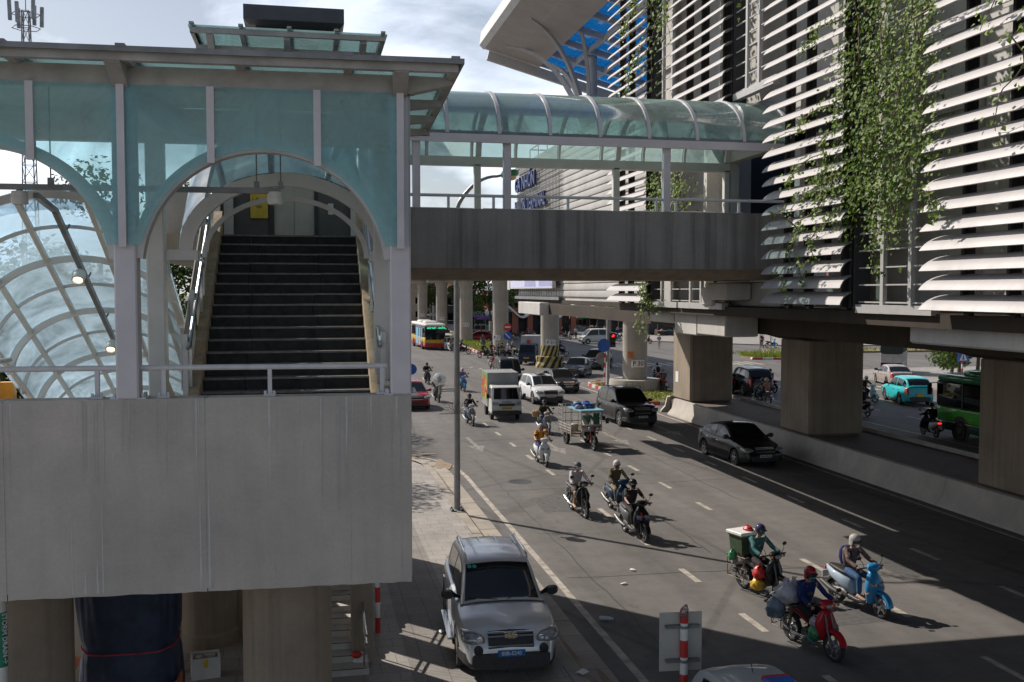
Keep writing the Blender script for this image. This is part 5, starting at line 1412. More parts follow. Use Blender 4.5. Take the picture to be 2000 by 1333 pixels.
def stall(px, py, w, h, i, lb):
    p = G(px, py); t = thing('market_stall', lb, 'market stall', (p[0], p[1], .1), R(rg.uniform(-8, 8)), 'stalls of the street market')
    m = MB()
    a = [(-w / 2, -1.6, h - .5), (w / 2, -1.6, h - .5), (w / 2, 1.8, h), (-w / 2, 1.8, h)]
    g_ = [[(-w / 2 + w * q / 6, -1.6 + 3.4 * r / 3, h - .5 + .5 * r / 3 + rg.uniform(-.12, .06)) for q in range(7)] for r in range(4)]
    m.grid(g_); m.grid([[(x, y, z - .3) for x, y, z in g_[0]], g_[0]]); m.build('awning', AW[i % 6], t)
    m = MB()
    for x in (-w / 2 + .1, w / 2 - .1): m.tube([(x, -1.5, 0), (x, -1.5, h - .5)], .04, 6); m.tube([(x, 1.6, 0), (x, 1.6, h)], .04, 6)
    m.build('frame', M_GREYS, t)
    m = MB(); m.box(-w / 2 + .2, w / 2 - .2, -1.2, -.3, 0, .75); m.build('counter', M_TIN if i % 2 else M_DWALL, t)
    m = MB()
    m.box(-w / 2 + .25, w / 2 - .25, -1.15, -.35, .74, .80, 3)
    for _ in range(12): m.sphere((rg.uniform(-w / 2 + .3, w / 2 - .3), rg.uniform(-1.1, -.4), .86), .22, .2, .18, 7, 5, rg.randrange(4))
    m.build('goods', [AW[1], AW[2], AW[3], AW[5]], t)
    m = MB(); m.box(-w / 2, w / 2, 1.7, 1.9, 0, h - .1); m.build('back_wall', M_DWALL, t)
SP = [(1012, 650, 4), (1108, 648, 4.5), (1128, 647, 4), (1150, 648, 4.5), (1172, 649, 4.2), (1198, 650, 4.5), (1222, 652, 4), (1275, 655, 4.8), (1300, 657, 4.5), (925, 642, 4), (945, 645, 4.2), (968, 646, 4)]
WH = ['right of pillar P 32', 'right of pillar P 31', 'above the white minivan front', 'above the white minivan rear', 'left of the traffic light', 'right of the traffic light', 'left of pillar P 30', 'just right of pillar P 30', 'by the square pillar', 'left of the big street tree', 'under the big street tree', 'right of the big street tree']
for i, (px, py, w) in enumerate(SP):
    stall(px, py, w, rg.uniform(2.7, 3.4), i, '%s awning market stall with heaped goods, %s' % (AWN[i % 6], WH[i]))
def house(px, py, w, d_, h, mat, roof, lb, floors=2):
    p = G(px, py); t = thing('town_house', lb, 'house', (p[0], p[1], 0), 0, 'houses behind the junction')
    m = MB(); m.box(-w / 2, w / 2, 0, d_, 0, h); m.build('wall', mat, t)
    m = MB(); m.prism([(-.4, h), (d_ + .4, h), (d_ / 2, h + 1.3)], lambda a, b, q: (q, a, b), -w / 2 - .3, w / 2 + .3); m.build('roof', roof, t)
    for f in range(floors):
        nx = max(2, int(w / 2.6))
        for k in range(nx):
            x = -w / 2 + w * (k + .5) / nx; m = MB(); m.box(x - .5, x + .5, -.06, .02, f * 3.1 + .9, f * 3.1 + 2.3); wv = m.build('window', M_CARG, t); m = MB(); m.box(x - .58, x + .58, -.09, -.062, f * 3.1 + .8, f * 3.1 + .9); m.build('sill', M_WHITE, wv)
HS = [(850, 628, 16, 9, M_PLASTER, M_TIN, 'long cream house left of the lamp pole'), (900, 630, 12, 7, M_TIN, M_BRICK, 'grey house with red roof behind the lamp pole'), (960, 634, 20, 6, M_DWALL, M_TIN, 'dark row of shops behind the big street tree'), (1020, 636, 14, 7, M_BRICK, M_TIN, 'brick house behind pillar P 31'), (1100, 638, 22, 6.5, M_DWALL, M_TIN, 'dark shop row behind the market stalls'),
      (1170, 639, 18, 5.5, M_TIN, M_ROOFG, 'market house with green roof right of pillar P 31'), (1240, 640, 16, 7, M_PLASTER, M_BRICK, 'cream house behind pillar P 30'), (1330, 643, 22, 6, M_DWALL, M_TIN, 'dark shop row at the right end of the market'), (1440, 648, 24, 7, M_PLASTER, M_TIN, 'long cream house beyond the right carriageway'), (1570, 650, 30, 9, M_TIN, M_BRICK, 'tall grey house beyond the right carriageway')]
for q in HS: house(q[0], q[1], q[2], 8, q[3], q[4], q[5], q[6], 2 if q[3] > 5.8 else 1)
def parasol(px, py, c, lb):
    p = G(px, py); t = thing('street_parasol', lb, 'parasol', (p[0], p[1], .1), 0, 'parasols of the street market')
    m = MB(); m.lathe([(1.5, 2.1), (1.0, 2.4), (0, 2.75)], (0, 0, 0), 9); m.build('canopy', c, t)
    m = MB(); m.tube([(0, 0, 0), (0, 0, 2.7)], .03, 6); m.build('pole', M_GREYS, t)
parasol(948, 650, AW[4], 'purple parasol beside the second far pillar'); parasol(845, 640, AW[5], 'pale parasol far left behind the bus'); parasol(1318, 668, AW[0], 'blue parasol at the pavement corner right of pillar P 30'); parasol(1325, 665, AW[2], 'orange parasol at the pavement corner right of pillar P 30'); parasol(1208, 652, AW[3], 'green parasol between the market stalls')

# mobile phone mast far behind the landing, top left
MX, MY = -30.4, 122.0
t = thing('phone_mast', 'lattice mobile phone mast with panel antennas behind the pavilion roof, top left', 'mast', (MX, MY, 0)); t.scale = (1, 1, .955)
m = MB()
for z in range(0, 40, 2):
    w0, w1 = .9 - z * .014, .9 - (z + 2) * .014
    c = [(-1, -1), (1, -1), (1, 1), (-1, 1)]
    for i in range(4):
        a, b = c[i], c[(i + 1) % 4]
        m.beam((a[0] * w0, a[1] * w0, z), (a[0] * w1, a[1] * w1, z + 2), .10, .10); m.beam((a[0] * w0, a[1] * w0, z), (b[0] * w1, b[1] * w1, z + 2), .06, .06); m.beam((a[0] * w1, a[1] * w1, z + 2), (b[0] * w1, b[1] * w1, z + 2), .06, .06)
m.tube([(0, 0, 40), (0, 0, 45.5)], .05, 6)
for z in (38.0, 39.6): m.tube([(1.5 * math.cos(k * PI / 3), 1.5 * math.sin(k * PI / 3), z) for k in range(7)], .05, 5)
m.build('lattice', M_GREYS, t)
for k in range(6):
    a = k * PI / 3 + .2; m = MB(); m.sl([(1.6 * math.cos(a), 1.6 * math.sin(a), 38.3 + .5 * (k % 2), .2, .2), (1.66 * math.cos(a), 1.66 * math.sin(a), 40.6 + .5 * (k % 2), .2, .2)], 'xy', 8, 4); m.build('antenna_panel', M_TIN, t)
# ------------------------------------------------------------------ cars (local x forward, origin on the ground under the middle)
def interp(P, x):
    if x <= P[0][0]: return P[0][1]
    for (a, za), (b, zb) in zip(P, P[1:]):
        if x <= b: return za + (zb - za) * (x - a) / (b - a) if b > a else zb
    return P[-1][1]
def smooth(P, x, w=.09):
    return sum(interp(P, x + d * w) for d in (-1, -.5, 0, .5, 1)) / 5
M_TRIM = plain('grey_trim', (.04, .04, .042), .6, 0, 0, .2, 8)
M_RIM = plain('alloy_rim', (.50, .50, .50), .28, .85, 0, .1, 8); M_RIMD = plain('dark_rim', (.10, .10, .10), .4, .5, 0, .1, 8)
M_PLW = plain('white_plate', (.62, .62, .60), .45); M_PLB = plain('blue_plate', (.01, .16, .42), .45); M_PLY = plain('yellow_plate', (.70, .42, .03), .45); M_INK = plain('plate_ink', (.03, .03, .035), .6)
def wheel_parts(root, x, y, r, w, rim, spokes=5, detail=True):
    s = 1 if y > 0 else -1
    m = MB(); k = w / 2
    m.lathe([(r * .66, -k), (r * .93, -k), (r, -k * .7), (r, k * .7), (r * .93, k), (r * .66, k)], (0, 0, 0), 26, axis='y', cap=False)
    o = m.build('wheel', M_RUB, root, 35); o.location = (x, y, r)
    m = MB(); e = s * (k - .012)
    m.lathe([(r * .68, e - s * .06), (r * .68, e), (r * .62, e + s * .004), (r * .58, e - s * .03)], (0, 0, 0), 26, axis='y', cap=False)
    m.lathe([(r * .6, e - s * .07), (0, e - s * .07)], (0, 0, 0), 20, axis='y', m=1)
    m.lathe([(r * .16, e - s * .06), (r * .16, e - s * .004), (0, e)], (0, 0, 0), 10, axis='y')
    for q in range(spokes):
        a = 2 * PI * q / spokes + .3; ca, sa = math.cos(a), math.sin(a)
        m.beam((ca * r * .1, e - s * .02, sa * r * .1), (ca * r * .62, e - s * .014, sa * r * .62), r * .17, .03, 0, (0, 1, 0))
    m.build('rim', [rim, M_BLACK], o, 35)
CARS = dict(
    sedan=dict(L=4.55, W=1.77, H=1.48, wr=.315, clear=.17, xw=(-1.30, 1.36), top=[(-2.27, .62), (-2.22, .90), (-2.10, 1.02), (-1.55, 1.05), (-.9, .99), (.9, .96), (1.2, .955), (1.75, .87), (2.10, .76), (2.23, .66), (2.275, .50)],
               roof=[(-1.85, 1.0), (-1.15, 1.37), (-.55, 1.47), (.05, 1.475), (.30, 1.44), (1.22, .94)]),
    suv=dict(L=4.70, W=1.87, H=1.68, wr=.36, clear=.23, xw=(-1.36, 1.40), top=[(-2.35, .55), (-2.31, 1.02), (-2.22, 1.14), (-1.5, 1.11), (-.5, 1.06), (.85, 1.07), (1.10, 1.06), (1.75, .99), (2.12, .88), (2.29, .74), (2.35, .52)],
             roof=[(-2.26, 1.10), (-1.98, 1.50), (-1.6, 1.62), (-.6, 1.68), (0, 1.66), (.28, 1.61), (1.18, 1.06)]),
    bigsuv=dict(L=4.80, W=1.87, H=1.82, wr=.39, clear=.27, xw=(-1.36, 1.44), top=[(-2.40, .60), (-2.36, 1.08), (-2.28, 1.20), (-1.5, 1.15), (-.5, 1.12), (.95, 1.14), (1.25, 1.16), (1.95, 1.09), (2.24, .98), (2.36, .82), (2.40, .55)],
                roof=[(-2.30, 1.18), (-2.08, 1.62), (-1.7, 1.78), (-.5, 1.83), (.1, 1.81), (.36, 1.76), (1.16, 1.14)]),
    hatch=dict(L=4.0, W=1.74, H=1.56, wr=.32, clear=.18, xw=(-1.18, 1.25), top=[(-2.0, .55), (-1.96, .95), (-1.86, 1.04), (-1.0, 1.0), (.9, .98), (1.15, .98), (1.6, .90), (1.86, .80), (1.96, .68), (2.0, .5)],
               roof=[(-1.90, 1.03), (-1.62, 1.42), (-1.2, 1.52), (-.4, 1.57), (.15, 1.54), (.36, 1.50), (1.22, .96)]),
    van=dict(L=4.25, W=1.68, H=1.95, wr=.32, clear=.2, xw=(-1.25, 1.35), top=[(-2.12, .6), (-2.1, 1.05), (-1.9, 1.1), (1.3, 1.08), (1.75, 1.0), (2.0, .86), (2.1, .7), (2.125, .5)],
             roof=[(-2.1, 1.08), (-2.02, 1.78), (-1.8, 1.9), (-.4, 1.95), (.75, 1.92), (1.0, 1.84), (1.72, 1.0)]),
)
def make_car(label, kind, body, loc, rotz, plate=None, plate_m=None, rim=None, spokes=5, group=None, cat='car', name='parked_car', roof_m=None, lod=1, rails=False, ink=None, tailplate=False, sticker=False):
    S = CARS[kind]; L, W, H, wr = S['L'], S['W'], S['H'], S['wr']; rim = rim or M_RIM
    t = thing(name, label, cat, loc, rotz, group)
    hw = W / 2; Ra = wr * 1.17
    def wid(x):
        u = max(0, (abs(x) / (L / 2) - .55) / .45); return hw * (1 - .20 * u ** 2.6)
    def zb(x):
        z = S['clear'] + .10 * max(0, (abs(x) / (L / 2) - .82) / .18)
        for xw in S['xw']:
            d = abs(x - xw)
            if d < Ra: z = max(z, wr * .98 + math.sqrt(Ra * Ra - d * d))
        return z
    zt = lambda x: smooth(S['top'], x, .10 if abs(x) < L / 2 - .35 else .04); zr = lambda x: smooth(S['roof'], x, .14)
    xs = sorted(set([round(-L / 2 + L * k / 34, 3) for k in range(35)] + [round(xw + Ra * math.cos(PI * k / 12) * .999, 3) for xw in S['xw'] for k in range(13)] + [L / 2 - .02, L / 2 - .05, -L / 2 + .03, -L / 2 + .08]))
    def half(x):
        w, a, b = wid(x), zb(x), zt(x); a0 = S['clear']; sh = min(.15, (b - a0) * .3); top = b - sh
        z3 = max(min(a0 + .14, top - .05), min(a + .03, top - .03)); z4 = max(min(a0 + .46 * (b - a0), top - .02), min(a + .06, top - .015))
        return [(0, a), (w * .80, a), (w * .965, min(a + .02, z3 - .005)), (w * .99, z3), (w, z4), (w * .985, top), (w * .93, b - .035), (w * .80, b), (w * .45, b + .025), (0, b + .035)]
    def ring(x):
        h = half(x); return [(x, -y, z) for y, z in h[::-1]] + [(x, y, z) for y, z in h[1:]]
    m = MB(); m.loft([ring(x) for x in xs])
    # greenhouse
    x0, x1 = S['roof'][0][0], S['roof'][-1][0]
    gx = [x0 + (x1 - x0) * k / 26 for k in range(27)]
    tum = {'van': .88, 'suv': .79}.get(kind, .80); bw = .875 if kind == 'suv' else .935
    def side(x):                      # belt point, roof rail point
        wb = wid(x) * bw; b = zt(x) - .02; r = max(zr(x), b + .015); f = (r - b) / (H - 1.0 + .02)
        wr_ = wb * (1 - (1 - tum) * min(1, f)); return (wb, b), (wr_, r - min(.06, (r - b) * .4)), r
    def gring(x):
        (wb, b), (w2, z2), r = side(x)
        h = [(wb, b), (wb + (w2 - wb) * .5 + .012, b + (z2 - b) * .5), (w2, z2), (w2 * .93, r - .012), (w2 * .6, r + .018), (0, r + .028)]
        return [(x, y, z) for y, z in h] + [(x, -y, z) for y, z in h[-2::-1]]
    m.loft([gring(x) for x in gx], 0, True, False)
    m.build('body', body, t, 32)
    # windows a few millimetres proud of the greenhouse
    o = .007
    def wins(xa, xb, n=7, v0=.10, v1=.93):
        for s in (1, -1):
            mm = MB(); A, B, Mi = [], [], []
            for k in range(n + 1):
                x = xa + (xb - xa) * k / n; (wb, b), (w2, z2), r = side(x)
                f = lambda v: (x, s * (wb + (w2 - wb) * v + .012 * 4 * v * (1 - v) + o), b + (z2 - b) * v)
                if z2 - b < .06: continue
                A.append(f(v0)); B.append(f(v1)); Mi.append(f(.5))
            if len(A) > 1: mm.grid([A, Mi, B]); mm.build('side_window', M_CARG, t, 40)
    flat = [x for x, z in S['roof'] if z > H - .16]; xr0, xr1 = min(flat), max(flat)
    bp = (x1 + x0) / 2 + .02
    wins(bp + .05, x1 - .22); wins(bp - .98 if kind != 'sedan' else bp - .92, bp - .05)
    if kind in ('suv', 'bigsuv', 'van'): wins(x0 + .22, bp - 1.05, 5)
    def across(xa, xb, f, name, n=7):
        mm = MB(); rows = []
        for k in range(n + 1):
            x = xa + (xb - xa) * k / n; (wb, b), (w2, z2), r = side(x)
            d = (zr(x + .02) - zr(x - .02)) / .04; nx, nz = -d / math.hypot(1, d), 1 / math.hypot(1, d)
            ww = w2 * .93 * f
            rows.append([(x + nx * .010, ww * q, r + .010 * nz + (.028 - .04 * q * q if abs(q) > .6 else .028 - .02 * abs(q))) for q in (-1, -.75, -.4, 0, .4, .75, 1)])
        mm.grid(rows); return mm.build(name, M_CARG, t, 40)
    across(xr1 + .03 if kind != 'van' else .92, x1 - .07, .97, 'windscreen'); across(x0 + .08, x0 + (xr0 - x0) * .8 if kind != 'sedan' else -1.12, .95, 'rear_window')
    if roof_m: across(xr0 + .1, xr1 - .02, .9, 'roof_panel').data.materials[0] = roof_m
    # lights, grille, bumpers follow the nose
    def patch(name, mat, xa, xb, h0, h1, s, off=.008, n=4):
        mm = MB(); rows = []
        for k in range(n + 1):
            x = xa + (xb - xa) * k / n; h = half(x)
            row = []
            for q in range(n + 1):
                u = h0 + (h1 - h0) * q / n; i = min(int(u), len(h) - 2); f = u - i
                y = h[i][0] + (h[i + 1][0] - h[i][0]) * f; z = h[i][1] + (h[i + 1][1] - h[i][1]) * f
                row.append((x + math.copysign(off, xb) * .8, s * (y + off * .8), z + off * .4))
            rows.append(row)
        mm.grid(rows); return mm.build(name, mat, t, 50)
    fx = L / 2
    for s in (1, -1):
        zh = zt(fx - .22) - .10; k_ = hw / .93
        mm = MB(); mm.sl([(fx - .48, s * .83 * k_, zh + .05, .05, .045), (fx - .32, s * .78 * k_, zh + .03, .12, .085), (fx - .17, s * .70 * k_, zh, .19, .092), (fx - .10, s * .66 * k_, zh - .02, .19, .075), (fx - .055, s * .63 * k_, zh - .035, .16, .05)], 'yz', 14, 3); mm.build('headlight', M_LENS, t, 50)
        patch('tail_light', M_TAIL, -fx + .28, -fx + .02, 4.4, 6.6, s)
    gw = wid(fx) * .56; gx_ = [fx - .19 + .18 * q / 5 for q in range(6)]
    mm = MB(); mm.grid([[(x + .012, y * gw, zt(x) + .045 - .02 * abs(y)) for y in (-1, -.5, 0, .5, 1)] for x in gx_]); mm.build('grille', M_BLACK, t)
    mm = MB()
    for q in ((1, 2.6, 4.6) if lod < 2 else (2,)):
        x = fx - .19 + .18 * q / 5; mm.beam((x + .02, -gw, zt(x) + .04), (x + .02, gw, zt(x) + .04), .03, .03)
    mm.build('grille_bar', M_CHROME, t)
    mm = MB(); mm.box(fx - .05, fx + .012, -gw * 1.1, gw * 1.1, S['clear'] + .20, S['clear'] + .28); mm.build('air_intake', M_BLACK, t)
    mm = MB(); wf = wid(fx) * .9; zc = S['clear'] + .10
    mm.sl([(fx - .28, 0, zc + .09, wf * 1.06, .11), (fx - .08, 0, zc + .09, wf * 1.02, .12), (fx + .025, 0, zc + .1, wf * .88, .10)] if 'suv' not in kind else [(fx - .55, 0, zc + .06, hw * .99, .13), (fx - .25, 0, zc + .06, wid(fx - .25) * 1.015, .15), (fx - .06, 0, zc + .06, wid(fx) * 1.03, .16), (fx + .03, 0, zc + .06, wid(fx) * .93, .14)], 'yz', 16, 7); mm.build('front_bumper', M_TRIM, t, 40)
    mm = MB(); mm.sl([(-fx - .025, 0, zc + .13, wf * .88, .12), (-fx + .08, 0, zc + .12, wf * 1.02, .14), (-fx + .25, 0, zc + .12, wf * 1.05, .12)], 'yz', 16, 6); mm.build('rear_bumper', M_TRIM, t, 40)
    for s in (1, -1):
        mm = MB(); mm.box(-.9, .92, s * (hw * .985) - .02, s * (hw * .985) + .02, S['clear'] - .0, S['clear'] + .10); mm.build('sill', M_TRIM if kind != 'sedan' else body, t)
        mm = MB(); zm = zt(.75) + .07; mm.sl([(x1 - .44, s * (hw - .10), zm - .06, .05, .02), (x1 - .42, s * (hw + .0), zm - .01, .09, .03), (x1 - .39, s * (hw + .08), zm + .02, .11, .07), (x1 - .34, s * (hw + .10), zm + .03, .125, .095), (x1 - .25, s * (hw + .09), zm + .03, .09, .07)], 'yz', 12, 2.6); mm.build('wing_mirror', M_BLACK if kind in ('suv', 'sedan', 'van') else body, t, 50)
        if lod < 2:
            for xh in (bp - .80, bp + .12): mm = MB(); mm.box(xh, xh + .2, s * hw * .99, s * (hw * .99 + .02), zt(xh) - .19, zt(xh) - .155); mm.build('door_handle', M_CHROME, t)
            mm = MB(); zc2 = zt(0)
            for xd in (bp + .98, bp, bp - .98): mm.beam((xd, s * (hw + .002), S['clear'] + .12), (xd + .02, s * (hw * .975 + .004), zt(xd) - .17), .012, .008, 0, (1, 0, 0))
            mm.build('door_gap', M_BLACK, t)
    for x in S['xw']:
        for s in (1, -1): wheel_parts(t, x, s * (hw - .115), wr, .21, rim, spokes)
    mm = MB(); mm.box(-L / 2 + .3, L / 2 - .3, -hw * .78, hw * .78, S['clear'] + .03, S['clear'] + .35)
    for xw in S['xw']: mm.box(xw - Ra * .98, xw + Ra * .98, -hw * .8, hw * .8, S['clear'] + .05, wr + Ra * .95)
    mm.build('underbody', M_BLACK, t)
    if rails:
        for s in (1, -1):
            (wb, b), (w2, z2), r = side(-.5); mm = MB(); pts = [(xr0 + .1, s * w2 * .93, r - .02)] + [(xr0 + .2 + (xr1 - .25 - xr0) * k / 5, s * w2 * .93, r + .055) for k in range(6)] + [(xr1 + .02, s * w2 * .93, r - .02)]
            mm.tube(pts, .022, 8); mm.build('roof_rail', M_STAIN if rails is True else M_BLACK, t, 50)
    if plate:
        pz = S['clear'] + .30; mm = MB(); mm.box(fx + .026, fx + .036, -.25, .25, pz - .055, pz + .055); q = mm.build('number_plate', plate_m or M_PLW, t)
        mm = MB(); mm.text(plate, .095, Matrix.Translation((fx + .038, 0, pz)) @ Matrix.Rotation(R(90), 4, 'Z') @ Matrix.Rotation(R(90), 4, 'X')); mm.build('plate_lettering', ink or M_INK, q)
    if tailplate:
        pz = S['clear'] + .45; mm = MB(); mm.box(-fx - .045, -fx - .02, -.2, .2, pz - .09, pz + .09); mm.build('number_plate', plate_m or M_PLW, t)
    return t, dict(side=side, zr=zr, zt=zt, half=half, fx=fx, hw=hw, x1=x1, S=S)
def at_front(px, py, L, h, z=0.0):
    """centre position of a vehicle whose front (h: heading, 0 = towards the camera along the road) touches the ground at a pixel"""
    p = G(px, py, z); a = R(-90 + h)
    return (p[0] - math.cos(a) * L / 2, p[1] - math.sin(a) * L / 2, z), a
def at_rear(px, py, L, h, z=0.0):
    p = G(px, py, z); a = R(-90 + h)
    return (p[0] + math.cos(a) * L / 2, p[1] + math.sin(a) * L / 2, z), a
P_SILV = plain('silver_paint', (.62, .63, .65), .34, .45, .5, .03, 1.5); P_BLK = paint('black_paint', (.010, .010, .011)); P_WHT = paint('pearl_white_paint', (.62, .62, .63)); P_NAVY = paint('navy_paint', (.012, .022, .045))
P_DGR = paint('graphite_paint', (.016, .018, .024)); P_TURQ = paint('turquoise_paint', (.02, .42, .44)); P_BEIGE = paint('beige_paint', (.34, .29, .27), .2); P_MRED = paint('maroon_paint', (.25, .01, .02))
P_VANB = paint('dark_brown_paint', (.022, .018, .018)); P_CREAM = paint('cream_paint', (.55, .55, .50))

# the silver car parked on the pavement: the nearest vehicle, more detail
loc, a = at_front(1001, 1338, 4.7, -3.2, .13)
c, S_ = make_car('silver family car parked on the pavement with blue number plate 80B-5240', 'suv', P_SILV, loc, a, '80B-5240', M_PLB, plain('old_alloy', (.42, .36, .27), .35, .6), 5, None, 'car', 'parked_car', None, 0, True, M_WHITE)
fx = S_['fx']; c.scale = (.95, .94, .97)
m = MB(); q = fx - .09; zq = S_['zt'](q) + .05
m.beam((q + .03, -.11, zq), (q + .03, .11, zq), .045, .05, 0); m.beam((q - .01, -.045, zq + .045), (q + .055, -.02, zq - .045), .05, .05, 0); m.beam((q - .01, .03, zq + .045), (q + .055, .045, zq - .045), .05, .05, 0); m.build('emblem', plain('gilt_emblem', (.70, .62, .42), .3, .7), c)
for s in (1, -1):
    m = MB(); m.lathe([(.085, fx - .2), (.085, fx + .018), (.07, fx + .024), (0, fx + .022)], (0, s * .60, .585), 18, axis='x'); m.build('fog_lamp', M_BLACK, c, 40)
    m = MB()
    for x_, y_ in ((-.085, .57), (-.14, .70)): m.lathe([(.055, fx + x_ + .0), (.06, fx + x_ + .03), (.045, fx + x_ + .035), (.0, fx + x_ + .01)], (0, s * y_, S_['zt'](fx - .22) - .115), 14, axis='x')
    m.build('lamp_reflector', M_CHROME, c, 60)
    m = MB(); m.box(-.85, .85, s * .93, s * 1.03, .30, .34); m.build('side_step', M_STAIN, c)
    m = MB(); m.tube([(S_['x1'] - .03, s * .1, 1.12), (S_['x1'] - .12, s * .45 - .2, 1.155)], .012, 5); m.build('wiper', M_BLACK, c)
m = MB()
for s in (-.55, -.18, .18, .55): m.box(-1.55, -.75, s - .012, s + .012, S_['zr'](-1.2) + .03, S_['zr'](-1.2) + .045)
m.build('roof_ridge', P_SILV, c)
m = MB()
for y in (-.56, -.46): m.add([(.42 + .045 * math.cos(u), y + .045 * math.sin(u), S_['zr'](.42 + .045 * math.cos(u)) + .042) for u in [2 * PI * j / 16 for j in range(16)]], [tuple(range(16))])
m.build('windscreen_sticker', plain('teal_sticker', (.05, .35, .33), .6), c)

# the car below the frame edge: only its roof shows
loc, a = at_rear(1432, 1420, 4.0, 180, 0)
c, S_ = make_car('silver car with blue and red roof bar, only its roof in view', 'hatch', paint('grey_silver_paint', (.40, .43, .44), .3), (6.12, 11.55, 0), R(-90), None, None, None, 5, None, 'car', 'parked_car')
c.scale = (1, .80, 1); c.location.x -= .17
m = MB(); m.cbox(-.62, -.46, .0, .5, 1.56, 1.63, .02, 0); m.cbox(-.67, -.621, .0, .5, 1.56, 1.635, .015, 1); m.build('roof_bar', [M_BLUE, M_RED], c)
m = MB()
m.tube([(-.9, 0, 1.585), (-.96, 0, 1.68)], .008, 6)
m.build('aerial', M_BLACK, c)

def car_at(front, px, py, h, kind, body, label, **k):
    loc, a = (at_front if front else at_rear)(px, py, CARS[kind]['L'], h)
    return make_car(label, kind, body, loc, a, name=k.pop('name', 'moving_car'), **k)
car_at(1, 1495, 915, 3, 'sedan', P_BLK, 'black sedan driving along the barrier in the shadow edge', plate='29A-895.25', group='cars on the road', lod=1)
car_at(1, 1256, 837, 3, 'bigsuv', P_BLK, 'big black off-road car with bright chrome trim beside the barrier end', plate='30K-184.27', group='cars on the road', rails='b', spokes=6)
car_at(1, 1077, 792, 3, 'suv', P_WHT, 'white crossover with black roof panel behind the cargo tricycle', plate='30E-301.76', group='cars on the road', roof_m=M_CARG)
car_at(1, 1112, 769, 3, 'sedan', P_DGR, 'black sedan with an amber indicator close behind the white crossover', plate='30A-152.02', group='cars on the road')
car_at(1, 1117, 739, -27, 'sedan', P_NAVY, 'dark navy sedan turning past the striped pillar', group='cars on the road')
car_at(1, 1150, 723, -34, 'suv', P_NAVY, 'dark crossover turning in front of the traffic light pole', group='cars on the road')
car_at(1, 1000, 756, -2, 'van', P_VANB, 'dark brown van with roof rack behind the white box truck', group='cars on the road', rails='b')
car_at(1, 814, 803, 4, 'hatch', P_MRED, 'dark red hatchback cut off by the tower edge', group='cars on the road')
car_at(1, 889, 686, 1, 'sedan', P_WHT, 'white sedan waiting beside the bus', group='cars on the road', lod=2)
car_at(1, 873, 668, 2, 'suv', P_CREAM, 'cream car queueing behind the white sedan', group='cars on the road', lod=2)
car_at(1, 1133, 672, -84, 'van', P_CREAM, 'white minivan standing sideways by the market', group='cars on the road', lod=2)
car_at(0, 1488, 776, 176, 'bigsuv', P_BLK, 'black off-road car driving away between the square pillars', group='cars on the far carriageway', tailplate=True)
car_at(0, 1417, 771, 178, 'sedan', P_DGR, 'dark car half hidden behind the farthest square pillar', group='cars on the far carriageway')
car_at(0, 1797, 795, 165, 'suv', P_TURQ, 'turquoise crossover driving away on the far carriageway', group='cars on the far carriageway', tailplate=True, plate_m=M_PLY)
car_at(0, 1763, 757, 164, 'sedan', P_BEIGE, 'beige sedan ahead of the turquoise crossover', group='cars on the far carriageway', tailplate=True)
car_at(1, 903, 668, -100, 'sedan', P_MRED, 'small red car far away behind the lamp pole', group='cars on the road', lod=2)

